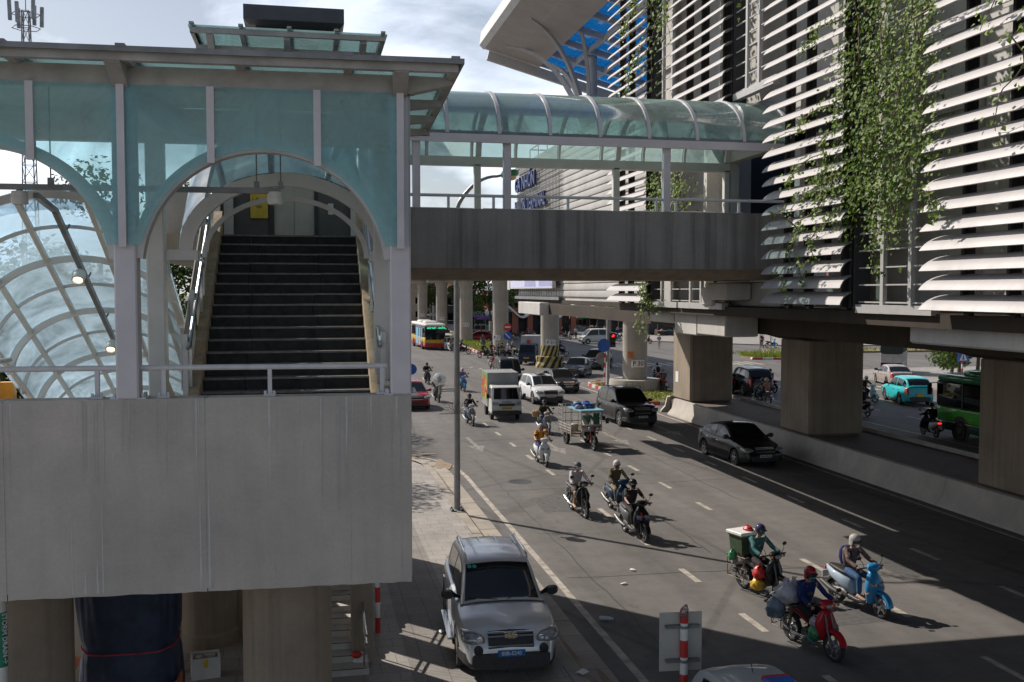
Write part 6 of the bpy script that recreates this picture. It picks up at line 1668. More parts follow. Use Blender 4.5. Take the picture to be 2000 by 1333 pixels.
# ------------------------------------------------------------------ trucks and buses
def front_plate(t, x, z, txt, mat, ink):
    m = MB(); m.box(x, x + .012, -.26, .26, z - .06, z + .06); q = m.build('number_plate', mat, t)
    m = MB(); m.text(txt, .1, Matrix.Translation((x + .014, 0, z)) @ Matrix.Rotation(R(90), 4, 'Z') @ Matrix.Rotation(R(90), 4, 'X')); m.build('plate_lettering', ink, q)
def quad_on(t, name, mat, pts, d=(0, 0, 0)):
    m = MB(); m.add([(p[0] + d[0], p[1] + d[1], p[2] + d[2]) for p in pts], [tuple(range(len(pts)))]); return m.build(name, mat, t)
def make_truck(label, cab, boxm, loc, a, plate, name_txt=None, box_h=2.42, art=False, tall_cab=False, mark=False):
    t = thing('box_truck', label, 'truck', loc, a, 'trucks on the road')
    L2 = 2.0
    # cab: side profile extruded with rounded corners
    prof = [(.55, .38), (2.0, .36), (2.03, .60), (1.98, .92), (1.86, 1.08), (1.42, 1.72), (1.20, 1.80), (.55, 1.80)]
    if tall_cab: prof = [(.45, .42), (2.02, .42), (2.06, .70), (2.02, 1.02), (1.94, 1.14), (1.62, 1.86), (1.40, 1.95), (.45, 1.95)]
    m = MB(); hw = .79; rings = []
    for y, s in ((-hw, .0), (-hw + .05, 1), (hw - .05, 1), (hw, 0)):
        ins = .05 * (1 - s); cx, cz = 1.25, 1.05
        rings.append([(x + (cx - x) * ins * .9, y * (1 - (max(0, z - 1.08) * .10)), z + (cz - z) * ins * .9) for x, z in prof])
    m.loft(rings); m.build('cab', cab, t, 28)
    tp = (prof[5], prof[4]); nrm = Vector((prof[4][1] - prof[5][1], 0, -(prof[4][0] - prof[5][0]))); nrm = Vector((abs(nrm.x), 0, abs(nrm.z))).normalized() * .012
    q = lambda u, y: (tp[1][0] + (tp[0][0] - tp[1][0]) * u + nrm.x, y * (1 - .06 * u), tp[1][1] + (tp[0][1] - tp[1][1]) * u + nrm.z)
    quad_on(t, 'windscreen', M_CARG, [q(.08, -.68), q(.08, .68), q(.94, .64), q(.94, -.64)])
    for s in (1, -1):
        y = s * .80; quad_on(t, 'side_window', M_CARG, [(.72, y * .985, 1.15), (1.70, y * .985, 1.15), (1.36, y * .945, 1.66), (.72, y * .945, 1.66)], (0, 0, 0))
        m = MB(); m.sl([(1.88, s * .62, .93, .15, .085), (2.015, s * .60, .92, .15, .085)], 'yz', 14, 4); m.build('headlight', M_LENS, t, 40)
        m = MB(); m.tube([(1.7, s * .8, 1.25), (1.78, s * .93, 1.33)], .015, 5); m.box(1.74, 1.81, s * .97 - .08, s * .97 + .08, 1.18, 1.42); m.build('wing_mirror', M_BLACK, t)
    m = MB(); m.box(1.95, 2.035, -.42, .42, .80, .92); m.box(2.0, 2.036, -.5, .5, .36, .44); m.build('grille', M_BLACK, t)
    m = MB(); m.sl([(1.85, 0, .44, .80, .13), (2.06, 0, .44, .79, .12), (2.10, 0, .44, .70, .09)], 'yz', 16, 6); m.build('front_bumper', M_TRIM if not tall_cab else cab, t, 40)
    front_plate(t, 2.06, .68, plate, M_PLY, M_INK)
    if name_txt:
        m = MB(); m.text(name_txt, .15, Matrix.Translation((1.955, 0, 1.0)) @ Matrix.Rotation(R(90), 4, 'Z') @ Matrix.Rotation(R(70), 4, 'X')); m.build('nose_lettering', M_GREYS, t)
    m = MB(); m.cbox(-2.05, .48, -.82, .82, .62, box_h, .02); bx = m.build('cargo_box', boxm, t)
    m = MB()
    for x in (-2.05, .44): m.box(x, x + .045, -.835, .835, .62, box_h + .012)
    for s in (1, -1): m.box(-2.05, .49, s * .82 - .02, s * .82 + .02, box_h - .05, box_h + .014); m.box(-2.05, .49, s * .82 - .02, s * .82 + .02, .6, .68)
    m.build('box_trim', M_TIN, bx)
    if art:
        cols = [plain('print_green', (.10, .30, .05), .5), plain('print_red', (.50, .04, .02), .5), plain('print_orange', (.55, .22, .02), .5), plain('print_yellow', (.60, .45, .05), .5), plain('print_pink', (.45, .16, .18), .5)]
        m = MB(); rg = random.Random(3)
        m.add([(-2.0, -.826, .95), (.42, -.826, .95), (.42, -.826, 2.36), (-2.0, -.826, 2.36)], [(0, 1, 2, 3)], 0)
        for k in range(46):
            x, z, r = rg.uniform(-1.8, .25), rg.uniform(1.05, 2.2), rg.uniform(.08, .22); c_ = 1 + (k * 7) % 4 if z < 1.75 else rg.choice((1, 2, 4))
            m.add([(x + r * math.cos(u), -.828 - .0004 * k, z + r * math.sin(u)) for u in [2 * PI * j / 12 for j in range(12)]], [tuple(range(12))], c_)
        m.build('fruit_print', cols, bx)
    if mark:
        m = MB(); m.lathe([(0, .497), (.2, .497), (.2, .5), (0, .502)], (0, -.1, 2.1), 18, axis='x'); m.build('red_mark', M_RED, bx)
    m = MB(); m.box(-2.0, 1.9, -.45, .45, .36, .60); m.box(-1.7, -.9, -.7, .7, .3, .55); m.build('chassis', M_BLACK, t)
    for x in (-1.05, 1.15):
        for s in (1, -1): wheel_parts(t, x, s * .68, .29, .18, M_RIMD, 6)
    return t
loc, a = at_front(990, 823, 4.05, -3)
make_truck('white box truck with fruit print on its box and yellow plate', plain('worn_white_paint', (.62, .61, .58), .35, 0, .3, .1, 2), plain('grey_box_panel', (.30, .29, .27), .5, .2, 0, .2, 1.5), loc, a, '29C-418.55', 'SUZUKI', art=True)
loc, a = at_front(1028, 714, 4.05, -24)
make_truck('dark blue light truck with a grey box beside the striped pillar', P_NAVY, M_TIN, loc, a, '29H-552.10', None, 2.65, False, True, True)
# truck seen from behind
p = G(1739, 737); t = thing('canvas_truck', 'dark truck with white rear doors and canvas top driving away on the far carriageway', 'truck', (p[0] + 3.0 * math.cos(R(52)), p[1] + 3.0 * math.sin(R(52)), 0), R(52), 'trucks on the road'); t.scale = (.8, .78, .70)
m = MB(); m.cbox(-3.0, 1.4, -1.05, 1.05, 1.0, 1.55, .03); m.build('bed', P_NAVY, t)
m = MB(); m.cbox(-3.03, 1.4, -1.05, 1.05, 1.56, 2.9, .02); m.build('rear_door', plain('dirty_white_panel', (.42, .41, .40), .6, 0, 0, .25, 2), t)
m = MB(); m.sl([(-3.06, 0, 3.1, 1.1, .55), (1.4, 0, 3.1, 1.1, .55)], 'yz', 16, 5); m.build('canvas_top', cloth('dark_canvas', (.04, .05, .05)), t, 50)
m = MB(); m.cbox(1.45, 3.1, -1.0, 1.0, .7, 2.6, .1); m.build('cab', P_NAVY, t)
for s in (1, -1):
    m = MB(); m.box(-3.07, -3.03, s * .85 - .15, s * .85 + .15, 1.15, 1.35); m.build('tail_light', M_TAIL, t)
    for x in (-2.0, 2.2): wheel_parts(t, x, s * .85, .45, .26, M_RIMD, 6)
m = MB(); m.box(-3.0, 3.0, -.7, .7, .5, .98); m.build('chassis', M_BLACK, t)

def make_bus(label, loc, a, L, W, H, low, mid, top, led=None, green=False):
    t = thing('city_bus', label, 'bus', loc, a); h = L / 2; hw = W / 2
    def shell(z0, z1, mat, nm, g=0.0):
        m = MB(); m.sl([(-h, 0, (z0 + z1) / 2, hw * .96, (z1 - z0) / 2 * .98), (-h + .12, 0, (z0 + z1) / 2, hw + g, (z1 - z0) / 2), (h - .2, 0, (z0 + z1) / 2, hw + g, (z1 - z0) / 2), (h - .03, 0, (z0 + z1) / 2, hw * .94, (z1 - z0) / 2 * .98)], 'yz', 20, 14); return m.build(nm, mat, t, 40)
    shell(.35, .80, low, 'skirt', .004); shell(.79, 1.45, mid, 'body'); shell(1.44, H - .35, M_CARG, 'window_band', -.006)
    m = MB(); m.sl([(-h, 0, H - .25, hw * .93, .12), (-h + .15, 0, H - .22, hw, .2), (h - .25, 0, H - .22, hw, .2), (h - .03, 0, H - .27, hw * .9, .12)], 'yz', 20, 5); m.build('roof', top, t, 50)
    for c_, l_ in ((-h * .45, 1.3), (h * .35, 1.1)):
        m = MB(); m.sl([(c_ - l_, 0, H, .5, .05), (c_ - l_ * .8, 0, H + .06, .75, .14), (c_ + l_ * .8, 0, H + .06, .75, .14), (c_ + l_, 0, H, .5, .05)], 'yz', 14, 5); m.build('roof_unit', top, t, 50)
    for s in (1, -1):
        for k in range(int(L / 1.6)):
            x = -h + .8 + k * 1.6; m = MB(); m.box(x - .04, x + .04, s * hw - .012, s * hw + .012, 1.42, H - .36); m.build('window_pillar', M_BLACK if not green else plain('deep_green', (.01, .06, .015), .5), t)
        m = MB(); m.box(h - .05, h + .02, s * (hw - .35) - .18, s * (hw - .35) + .18, .78, .98); m.build('headlight', M_LENS, t)
        m = MB(); m.tube([(h - .05, s * (hw - .1), H - .5), (h + .25, s * (hw + .12), H - .55)], .02, 5); m.box(h + .2, h + .28, s * (hw + .14) - .1, s * (hw + .14) + .1, H - 1.1, H - .55); m.build('wing_mirror', M_BLACK, t)
        for x in (-h + 2.0, h - 1.9):
            m = MB(); m.lathe([(.62, s * hw - .02), (.62, s * (hw + .012)), (.0, s * (hw + .013))], (x, 0, .48), 20, axis='y'); m.build('wheel_arch', M_BLACK, t)
            wheel_parts(t, x, s * (hw - .06), .46, .26, M_RIMD, 8)
    m = MB(); m.box(h - .04, h + .004, -hw * .88, hw * .88, 1.2, H - .75); m.build('windscreen', M_CARG, t)
    if led:
        m = MB(); m.box(h - .03, h + .006, -hw * .8, hw * .8, H - .70, H - .42); q = m.build('destination_display', M_BLACK, t)
        m = MB(); m.text(led, .26, Matrix.Translation((h + .01, .1, H - .56)) @ Matrix.Rotation(R(90), 4, 'Z') @ Matrix.Rotation(R(90), 4, 'X')); m.build('display_lettering', emis('green_led', (.05, 1, .45), 1.2), q)
    return t
loc, a = at_front(850, 684, 11, 2)
b = make_bus('yellow, red and white city bus stopping at the far left with green destination display', loc, a, 11, 2.5, 3.1, paint('bus_red', (.45, .03, .03)), paint('bus_yellow', (.62, .36, .03)), plain('bus_white', (.62, .61, .58), .5), 'GIÁP BÁT - NHỔN')
m = MB()
for x0, x1 in ((1.2, 2.3), (2.9, 3.6), (-1.2, .6)): m.box(x0, x1, -1.262, -1.252, .5, 2.5)
m.build('side_advert', plain('light_blue_print', (.16, .42, .62), .5), b)
q = onX(1854, 842, 29.0)
b = make_bus('green minibus driving away behind the right square pillar', (30.3, 38.2, 0), R(90), 7.6, 2.2, 3.0, paint('bus_teal', (.01, .10, .06)), paint('bus_green', (.07, .52, .05)), paint('bus_dark_green', (.03, .26, .09)), None, True)
m = MB(); m.box(-3.6, 3.4, 1.108, 1.118, 1.36, 1.40); m.box(-3.6, 3.4, 1.108, 1.118, .76, .79); m.build('white_stripe', M_WHITE, b)

# ------------------------------------------------------------------ cargo tricycle
p = G(1160, 881); a = R(-90 + 4)
t = thing('cargo_tricycle', 'motor tricycle with barred cargo bed and blue roof carrying a heap of cloth', 'tricycle', (p[0] - 1.25 * math.cos(a), p[1] - 1.25 * math.sin(a), 0), a)
TRI = t
M_GALV = plain('galvanised_bar', (.46, .45, .43), .45, .5, 0, .25, 6)
def bike_wheel(root, x, y, r, w=.09, rim=None, nm='wheel', sp=6):
    m = MB(); n = 28; mi = 8
    for_r = []
    rings = []
    for k in range(n):
        a_ = 2 * PI * k / n; ca, sa = math.cos(a_), math.sin(a_)
        rings.append([((r - w * .5 + w * .5 * math.cos(2 * PI * j / mi)) * ca, w * .5 * math.sin(2 * PI * j / mi), (r - w * .5 + w * .5 * math.cos(2 * PI * j / mi)) * sa) for j in range(mi)])
    rings.append(rings[0]); m.loft(rings, 0, False)
    o = m.build(nm, M_RUB, root, 60); o.location = (x, y, r)
    m = MB(); m.lathe([(r - w * .95, -.025), (r - w * .8, -.025), (r - w * .8, .025), (r - w * .95, .025), (r - w * .95, -.025)], (0, 0, 0), n, axis='y', cap=False)
    m.lathe([(.06, -.05), (.06, .05)], (0, 0, 0), 12, axis='y'); m.lathe([(.11, .01), (.11, .03)], (0, 0, 0), 14, axis='y')
    for k in range(sp):
        a_ = 2 * PI * k / sp + .2; m.beam((.04 * math.cos(a_), 0, .04 * math.sin(a_)), ((r - w * .85) * math.cos(a_), 0, (r - w * .85) * math.sin(a_)), .035, .02, 0, (0, 1, 0))
    m.build('rim', rim or M_RIM, o, 40)
    return o
bike_wheel(t, 1.25, 0, .30, .11); 
for s in (1, -1): wheel_parts(t, -.95, s * .48, .30, .14, M_RIMD, 5)
m = MB()
for s in (1, -1): m.tube([(1.25, s * .10, .30), (1.02, s * .10, .95)], .035, 8)
m.tube([(1.0, -.42, 1.02), (1.06, -.2, 1.0), (1.06, .2, 1.0), (1.0, .42, 1.02)], .018, 6)
m.build('fork', plain('red_fork', (.28, .05, .03), .4), t, 50)
m = MB(); m.prism([(1.25 + .36 * math.cos(u), .30 + .36 * math.sin(u)) for u in [R(20) + R(130) * k / 10 for k in range(11)]] + [(1.25 + .33 * math.cos(u), .30 + .33 * math.sin(u)) for u in [R(150) - R(130) * k / 10 for k in range(11)]], lambda a_, b_, d: (a_, d, b_), -.07, .07); m.build('fender', M_STAIN, t)
for s in (-.14, .22): m = MB(); m.sphere((1.16, s, .92), .07, .1, .1, 12, 8); m.build('headlight', M_LENS, t, 60)
m = MB(); m.box(-.2, .9, -.12, .12, .42, .62); m.box(.15, .55, -.2, .2, .5, .82); m.sl([(.2, 0, .86, .2, .06), (.65, 0, .84, .14, .05)], 'yz', 12, 3); m.build('engine_frame', M_DARKS, t, 40)
m = MB(); m.box(-1.65, .08, -.62, .62, .56, .63); m.build('bed_floor', plain('worn_timber', (.22, .16, .11), .8, 0, 0, .4, 8), t)
m = MB()
for s in (1, -1):
    for z in (.68, .80, .92): m.box(-1.65, .08, s * .62 - .012, s * .62 + .012, z, z + .05)
    for x in (-1.64, -1.08, -.5, .06): m.box(x - .018, x + .018, s * .625 - .018, s * .625 + .018, .5, 1.0)
    for x in (-1.64, -1.36, -1.08): m.box(x - .015, x + .015, s * .625 - .015, s * .625 + .015, 1.0, 1.72)
    for z in (1.15, 1.35, 1.55, 1.7): m.box(-1.65, -1.06, s * .62 - .01, s * .62 + .01, z, z + .03)
for y in (-.3, 0, .3): m.box(-1.66, -1.63, y - .015, y + .015, .5, 1.72)
for z in (.68, .92, 1.3, 1.7): m.box(-1.66, -1.63, -.62, .62, z, z + .04)
m.build('bed_rail', M_GALV, t)
m = MB()
for s in (1, -1):
    m.tube([(-.45, s * .46, .6), (-.45, s * .46, 1.66)], .02, 6); m.tube([(.95, s * .46, .95), (.92, s * .46, 1.66)], .022, 6)
m.box(.90, .95, -.46, .46, 1.02, 1.08); m.box(.90, .95, -.46, .46, 1.58, 1.66); m.box(-.47, -.43, -.46, .46, 1.60, 1.66); m.box(-.45, .92, -.02, .02, 1.62, 1.66); m.build('cab_frame', M_GALV, t)
m = MB(); m.box(.92, .98, -.46, .46, .80, 1.02); m.build('front_panel', M_GALV, t)
quad_on(t, 'windscreen', glass('cab_glass', (.88, .93, .93), .15, .08, (.6, .65, .65)), [(.935, -.44, 1.08), (.935, .44, 1.08), (.935, .44, 1.58), (.935, -.44, 1.58)])
m = MB(); m.box(-.6, 1.08, -.54, .54, 1.67, 1.72); m.build('cab_roof', plain('light_blue_sheet', (.20, .42, .52), .5, 0, 0, .2, 4), t)
m = MB(); m.tube([(.9, .5, 1.2), (.95, .66, 1.22)], .012, 5); m.box(.94, .99, .64, .78, 1.12, 1.32); m.build('wing_mirror', M_BLACK, t)
m = MB(); m.grid([[(.86, .12 + .04 * k + .0, 1.56 - .12 * j + .0) if k % 2 else (.82, .12 + .04 * k, 1.56 - .12 * j) for k in range(8)] for j in range(5)]); m.build('curtain', cloth('green_curtain', (.06, .26, .16)), t, 60)
rg = random.Random(8)
def heap(name, label, cat, loc, mats, n, sx, sy, sz, r, seed, rotz=0, group=None):
    rg = random.Random(seed); tt = thing(name, label, cat, loc, rotz, group); m = MB()
    m.sphere((0, 0, sz * .3), sx * .8, sy * .8, sz * .5, 12, 8)
    for k in range(n):
        m.sphere((rg.uniform(-sx, sx), rg.uniform(-sy, sy), sz * rg.uniform(.15, .75)), r * rg.uniform(.6, 1.3), r * rg.uniform(.6, 1.3), r * rg.uniform(.4, .9), 9, 6, k % len(mats))
    m.v = [(x + .02 * math.sin(17 * y + 9 * z), y + .02 * math.sin(19 * x + 7 * z), z + .012 * math.sin(23 * x)) for x, y, z in m.v]
    m.build('heap', mats, tt, 70); return tt
def on(tr, x, y, z): return tuple(Matrix.Translation(tr.location) @ Matrix.Rotation(tr.rotation_euler.z, 4, 'Z') @ Vector((x, y, z)))
heap('cloth_heap', 'heap of blue cloth tied on the roof of the cargo tricycle', 'cloth', on(t, .15, 0, 1.72), [cloth('blue_cloth', (.03, .08, .28)), cloth('pale_cloth', (.30, .33, .42))], 16, .42, .36, .3, .14, 5)
t2 = thing('tin_drum', 'beige tin drum standing in the tricycle bed', 'drum', on(t, -.55, -.25, .63)); m = MB(); m.lathe([(.16, 0), (.17, .02), (.17, .3), (.15, .32), (0, .32)], (0, 0, 0), 18); m.build('drum', plain('beige_tin', (.50, .42, .32), .5), t2, 40)
# ------------------------------------------------------------------ motorbikes (local x forward, origin on the ground under the middle)
M_BSEAT = plain('bike_seat', (.02, .018, .017), .6, 0, 0, .2, 10)
M_BPL = plain('bike_plastic', (.03, .03, .032), .5, 0, 0, .2, 10)
M_ENG = plain('engine_metal', (.16, .155, .15), .45, .6, 0, .25, 10)
M_PROTO = paint('bike_body_paint', (.05, .05, .05)); M_PROTO2 = paint('bike_second_paint', (.3, .3, .3))
def shared_bike(t, wr, fx, rx, low_bar=False):
    bike_wheel(t, fx, 0, wr, .085); bike_wheel(t, rx, 0, wr, .095)
def mirror(t, hx, hz, s):
    m = MB(); m.tube([(hx, s * .22, hz), (hx + .02, s * .27, hz + .10), (hx - .02, s * .31, hz + .17)], .007, 5); m.build('mirror_arm', M_BPL, t)
    m = MB(); m.sphere((hx - .02, s * .33, hz + .20), .018, .065, .042, 12, 7); m.build('mirror', M_BLACK, t, 60)
def arcfender(fx, wr, a0, a1, w, off=.035):
    o_ = [(fx + (wr + off) * math.cos(R(a0 + (a1 - a0) * k / 12)), wr + (wr + off) * math.sin(R(a0 + (a1 - a0) * k / 12))) for k in range(13)]
    rows = []
    for dy, dr in ((-w, -.06), (-w * .9, -.01), (0, .012), (w * .9, -.01), (w, -.06)):
        rows.append([(fx + (wr + off + dr) * math.cos(R(a0 + (a1 - a0) * k / 12)), dy, wr + (wr + off + dr) * math.sin(R(a0 + (a1 - a0) * k / 12))) for k in range(13)])
    m = MB(); m.grid(rows); return m
def make_underbone():
    t = thing('motorbike', 'x', 'motorbike'); fx, rx, wr = .62, -.60, .285
    shared_bike(t, wr, fx, rx)
    m = MB()
    for s in (1, -1): m.tube([(fx, s * .075, wr), (fx - .10, s * .075, .60), (fx - .19, s * .06, .86)], .022, 8)
    m.build('fork', M_ENG, t, 50)
    arcfender(fx, wr, 15, 150, .065).build('front_fender', M_PROTO, t, 60)
    # leg shield: tall narrow shell behind the front wheel
    m = MB(); m.sl([(.36, 0, .36, .05, .12), (.40, 0, .50, .07, .20), (.38, 0, .66, .08, .23), (.37, 0, .80, .08, .17), (.40, 0, .90, .07, .10)], 'xy', 16, 2.6); m.build('leg_shield', M_PROTO, t, 60)
    m = MB(); m.sl([(.36, 0, .62, .05, .09), (.15, 0, .55, .07, .10), (-.05, 0, .60, .10, .11), (-.25, 0, .68, .14, .09), (-.60, 0, .74, .12, .07), (-.84, 0, .80, .05, .03)], 'yz', 14, 2.8); m.build('side_panel', M_PROTO2, t, 60)
    m = MB(); m.sl([(.02, 0, .72, .07, .03), (-.12, 0, .76, .12, .05), (-.30, 0, .765, .14, .055), (-.55, 0, .79, .135, .055), (-.72, 0, .81, .08, .03)], 'yz', 14, 3); m.build('seat', M_BSEAT, t, 60)
    m = MB(); m.sl([(.50, 0, .985, .09, .06), (.44, 0, 1.0, .17, .085), (.36, 0, 1.02, .14, .07), (.30, 0, 1.02, .06, .04)], 'yz', 14, 2.4); m.build('handlebar_cowl', M_PROTO, t, 60)
    m = MB(); m.sl([(.455, 0, .985, .085, .055), (.505, 0, .985, .075, .05), (.525, 0, .985, .04, .025)], 'yz', 14, 2.4); m.build('headlight', M_LENS, t, 60)
    for s in (1, -1): m = MB(); m.sl([(.44, s * .13, .985, .04, .03), (.475, s * .13, .985, .025, .02)], 'yz', 10, 2); m.build('indicator', M_AMBER, t, 60)
    m = MB(); m.tube([(.33, -.36, 1.0), (.38, -.2, 1.01), (.38, .2, 1.01), (.33, .36, 1.0)], .016, 7)
    for s in (1, -1): m.tube([(.345, s * .25, 1.0), (.325, s * .37, .995)], .021, 8)
    m.build('handlebar', M_BPL, t, 50)
    for s in (1, -1): mirror(t, .36, 1.02, s)
    m = MB(); m.box(-.08, .22, -.11, .11, .26, .46); m.lathe([(.11, -.15), (.13, -.1), (.13, .1), (.11, .15)], (-.02, 0, .34), 14, axis='y'); m.build('engine', M_ENG, t, 40)
    m = MB(); m.tube([(.05, -.13, .28), (-.35, -.15, .27), (-.55, -.16, .33), (-.86, -.165, .42)], [.022, .03, .045, .04], 10); m.build('exhaust', M_CHROME, t, 50)
    m = MB(); m.tube([(-.10, .08, .32), (rx, .08, wr)], .03, 6); m.tube([(rx, -.09, wr), (-.45, -.10, .66)], .028, 8); m.tube([(rx, .09, wr), (-.45, .10, .66)], .028, 8); m.build('swing_arm', M_ENG, t, 50)
    m = MB(); m.box(-.02, .04, -.22, .22, .24, .27); m.build('foot_pegs', M_BPL, t)
    arcfender(rx, wr, 40, 170, .07, .06).build('rear_fender', M_BPL, t, 60)
    m = MB(); m.sl([(-.80, 0, .77, .09, .04), (-.88, 0, .76, .07, .03)], 'yz', 12, 3); m.build('tail_light', M_TAIL, t, 60)
    m = MB(); m.box(-.93, -.91, -.09, .09, .52, .66); m.build('number_plate', M_PLW, t)
    m = MB(); m.tube([(-.45, -.13, .80), (-.8, -.12, .86), (-.86, 0, .86), (-.8, .12, .86), (-.45, .13, .80)], .012, 6); m.build('grab_rail', M_CHROME, t)
    return t
def make_scooter():
    t = thing('scooter', 'x', 'scooter'); fx, rx, wr = .64, -.60, .265
    shared_bike(t, wr, fx, rx)
    m = MB()
    for s in (1, -1): m.tube([(fx, s * .08, wr), (fx - .14, s * .07, .62)], .024, 8)
    m.build('fork', M_ENG, t, 50)
    arcfender(fx, wr, 5, 165, .075, .04).build('front_fender', M_PROTO, t, 60)
    m = MB(); m.sl([(.42, 0, .26, .06, .13), (.47, 0, .42, .09, .22), (.475, 0, .60, .105, .25), (.45, 0, .76, .095, .21), (.415, 0, .90, .075, .11), (.39, 0, .98, .05, .06)], 'xy', 18, 2.7); m.build('front_apron', M_PROTO, t, 60)
    for s in (1, -1): m = MB(); m.sl([(.50, s * .115, .70, .08, .045), (.575, s * .10, .68, .065, .04), (.59, s * .09, .675, .03, .02)], 'yz', 12, 2.6); m.build('headlight', M_LENS, t, 60)
    m = MB(); m.sl([(.40, 0, .27, .15, .05), (.1, 0, .25, .16, .05), (-.14, 0, .27, .15, .07)], 'yz', 14, 4); m.build('floorboard', M_BPL, t, 50)
    m = MB(); m.sl([(-.06, 0, .42, .10, .16), (-.14, 0, .50, .155, .20), (-.35, 0, .56, .19, .17), (-.62, 0, .64, .17, .12), (-.84, 0, .72, .09, .06), (-.92, 0, .75, .03, .02)], 'yz', 16, 2.5); m.build('side_panel', M_PROTO2, t, 60)
    m = MB(); m.sl([(-.04, 0, .715, .10, .04), (-.16, 0, .745, .15, .055), (-.35, 0, .75, .155, .055), (-.6, 0, .79, .14, .05), (-.80, 0, .80, .07, .03)], 'yz', 14, 3); m.build('seat', M_BSEAT, t, 60)
    m = MB(); m.sl([(.52, 0, 1.0, .07, .05), (.46, 0, 1.02, .18, .085), (.38, 0, 1.04, .15, .07), (.30, 0, 1.03, .07, .04)], 'yz', 14, 2.4); m.build('handlebar_cowl', M_PROTO, t, 60)
    m = MB(); m.tube([(.33, -.36, 1.0), (.39, -.2, 1.02), (.39, .2, 1.02), (.33, .36, 1.0)], .016, 7)
    for s in (1, -1): m.tube([(.345, s * .25, 1.0), (.325, s * .37, .995)], .021, 8)
    m.build('handlebar', M_BPL, t, 50)
    for s in (1, -1): mirror(t, .38, 1.03, s)
    m = MB(); m.sl([(-.2, 0, .30, .12, .10), (-.5, .03, .28, .11, .09), (-.68, .05, .28, .08, .07)], 'yz', 12, 3); m.build('engine', M_ENG, t, 50)
    m = MB(); m.tube([(-.3, -.15, .26), (-.5, -.17, .30), (-.62, -.175, .33), (-.9, -.18, .44)], [.03, .055, .06, .05], 12); m.build('exhaust', M_ENG, t, 50)
    arcfender(rx, wr, 60, 170, .07, .06).build('rear_fender', M_BPL, t, 60)
    m = MB(); m.sl([(-.86, 0, .72, .11, .045), (-.94, 0, .72, .08, .03)], 'yz', 12, 3); m.build('tail_light', M_TAIL, t, 60)
    m = MB(); m.box(-.98, -.96, -.09, .09, .48, .62); m.build('number_plate', M_PLW, t)
    return t

# ------------------------------------------------------------------ people: skeletons grown into one skin
def skin_geo(verts, edges, rad, sub=1):
    me = bpy.data.meshes.new('skin'); me.from_pydata(verts, edges, [])
    ob = bpy.data.objects.new('skin', me); COL.objects.link(ob)
    sk = ob.modifiers.new('skin', 'SKIN'); sk.use_smooth_shade = True
    if not me.skin_vertices: me.attributes.new('skin', 'FLOAT', 'POINT') if False else None
    dg = bpy.context.evaluated_depsgraph_get()
    for i, r in enumerate(rad):
        d = me.skin_vertices[0].data[i]; d.radius = r if isinstance(r, tuple) else (r, r); d.use_root = (i == 0)
    if sub: ss = ob.modifiers.new('sub', 'SUBSURF'); ss.levels = sub; ss.render_levels = sub
    bpy.context.view_layer.update(); dg = bpy.context.evaluated_depsgraph_get(); dg.update()
    ev = bpy.data.meshes.new_from_object(ob.evaluated_get(dg))
    vs = [tuple(v.co) for v in ev.vertices]; fs = [tuple(p.vertices) for p in ev.polygons]
    bpy.data.objects.remove(ob); bpy.data.meshes.remove(me); bpy.data.meshes.remove(ev)
    return vs, fs
def chain(V, E, Rd, parent, pts):
    for p, r in pts:
        V.append(p); Rd.append(r); E.append((parent, len(V) - 1)); parent = len(V) - 1
    return parent
def pose_joints(kind):
    """joint positions, rider's left is +y"""
    if kind == 'ride':
        return dict(pel=(-.20, 0, .80), sp=(-.23, 0, .98), ch=(-.17, 0, 1.17), nk=(-.12, 0, 1.31), hd=(-.07, 0, 1.445), sh=(-.15, .165, 1.27), el=(.05, .27, 1.06), wr=(.27, .285, 1.0), hip=(-.18, .09, .80), kn=(.20, .16, .69), an=(.10, .17, .34), toe=(.26, .19, .29), grip=True)
    if kind == 'scoot':
        return dict(pel=(-.24, 0, .81), sp=(-.27, 0, .99), ch=(-.20, 0, 1.18), nk=(-.15, 0, 1.32), hd=(-.10, 0, 1.455), sh=(-.18, .165, 1.28), el=(.03, .28, 1.07), wr=(.27, .285, 1.0), hip=(-.22, .09, .81), kn=(.18, .14, .73), an=(.16, .12, .38), toe=(.31, .13, .33), grip=True)
    if kind == 'pillion':
        return dict(pel=(-.52, 0, .86), sp=(-.55, 0, 1.02), ch=(-.50, 0, 1.21), nk=(-.47, 0, 1.35), hd=(-.43, 0, 1.485), sh=(-.49, .16, 1.31), el=(-.38, .25, 1.10), wr=(-.22, .15, 1.03), hip=(-.50, .10, .86), kn=(-.15, .22, .72), an=(-.28, .20, .40), toe=(-.14, .22, .35), grip=False)
    if kind == 'foot':   # stopped, one foot on the road
        j = pose_joints('scoot'); j['kn2'] = (.10, .30, .52); j['an2'] = (.06, .36, .10); j['toe2'] = (.20, .38, .04); return j
    if kind == 'drive':
        return dict(pel=(.32, 0, .94), sp=(.30, 0, 1.10), ch=(.36, 0, 1.28), nk=(.40, 0, 1.41), hd=(.44, 0, 1.53), sh=(.38, .165, 1.37), el=(.58, .27, 1.18), wr=(.80, .29, 1.08), hip=(.34, .09, .94), kn=(.70, .18, .88), an=(.66, .20, .55), toe=(.80, .21, .50), grip=True)
    if kind == 'stand':
        return dict(pel=(0, 0, .88), sp=(0, 0, 1.05), ch=(.01, 0, 1.24), nk=(.0, 0, 1.40), hd=(.03, 0, 1.54), sh=(0, .17, 1.36), el=(.0, .22, 1.09), wr=(.08, .22, .86), hip=(0, .085, .88), kn=(.03, .09, .47), an=(-.01, .09, .09), toe=(.14, .1, .04), grip=False)
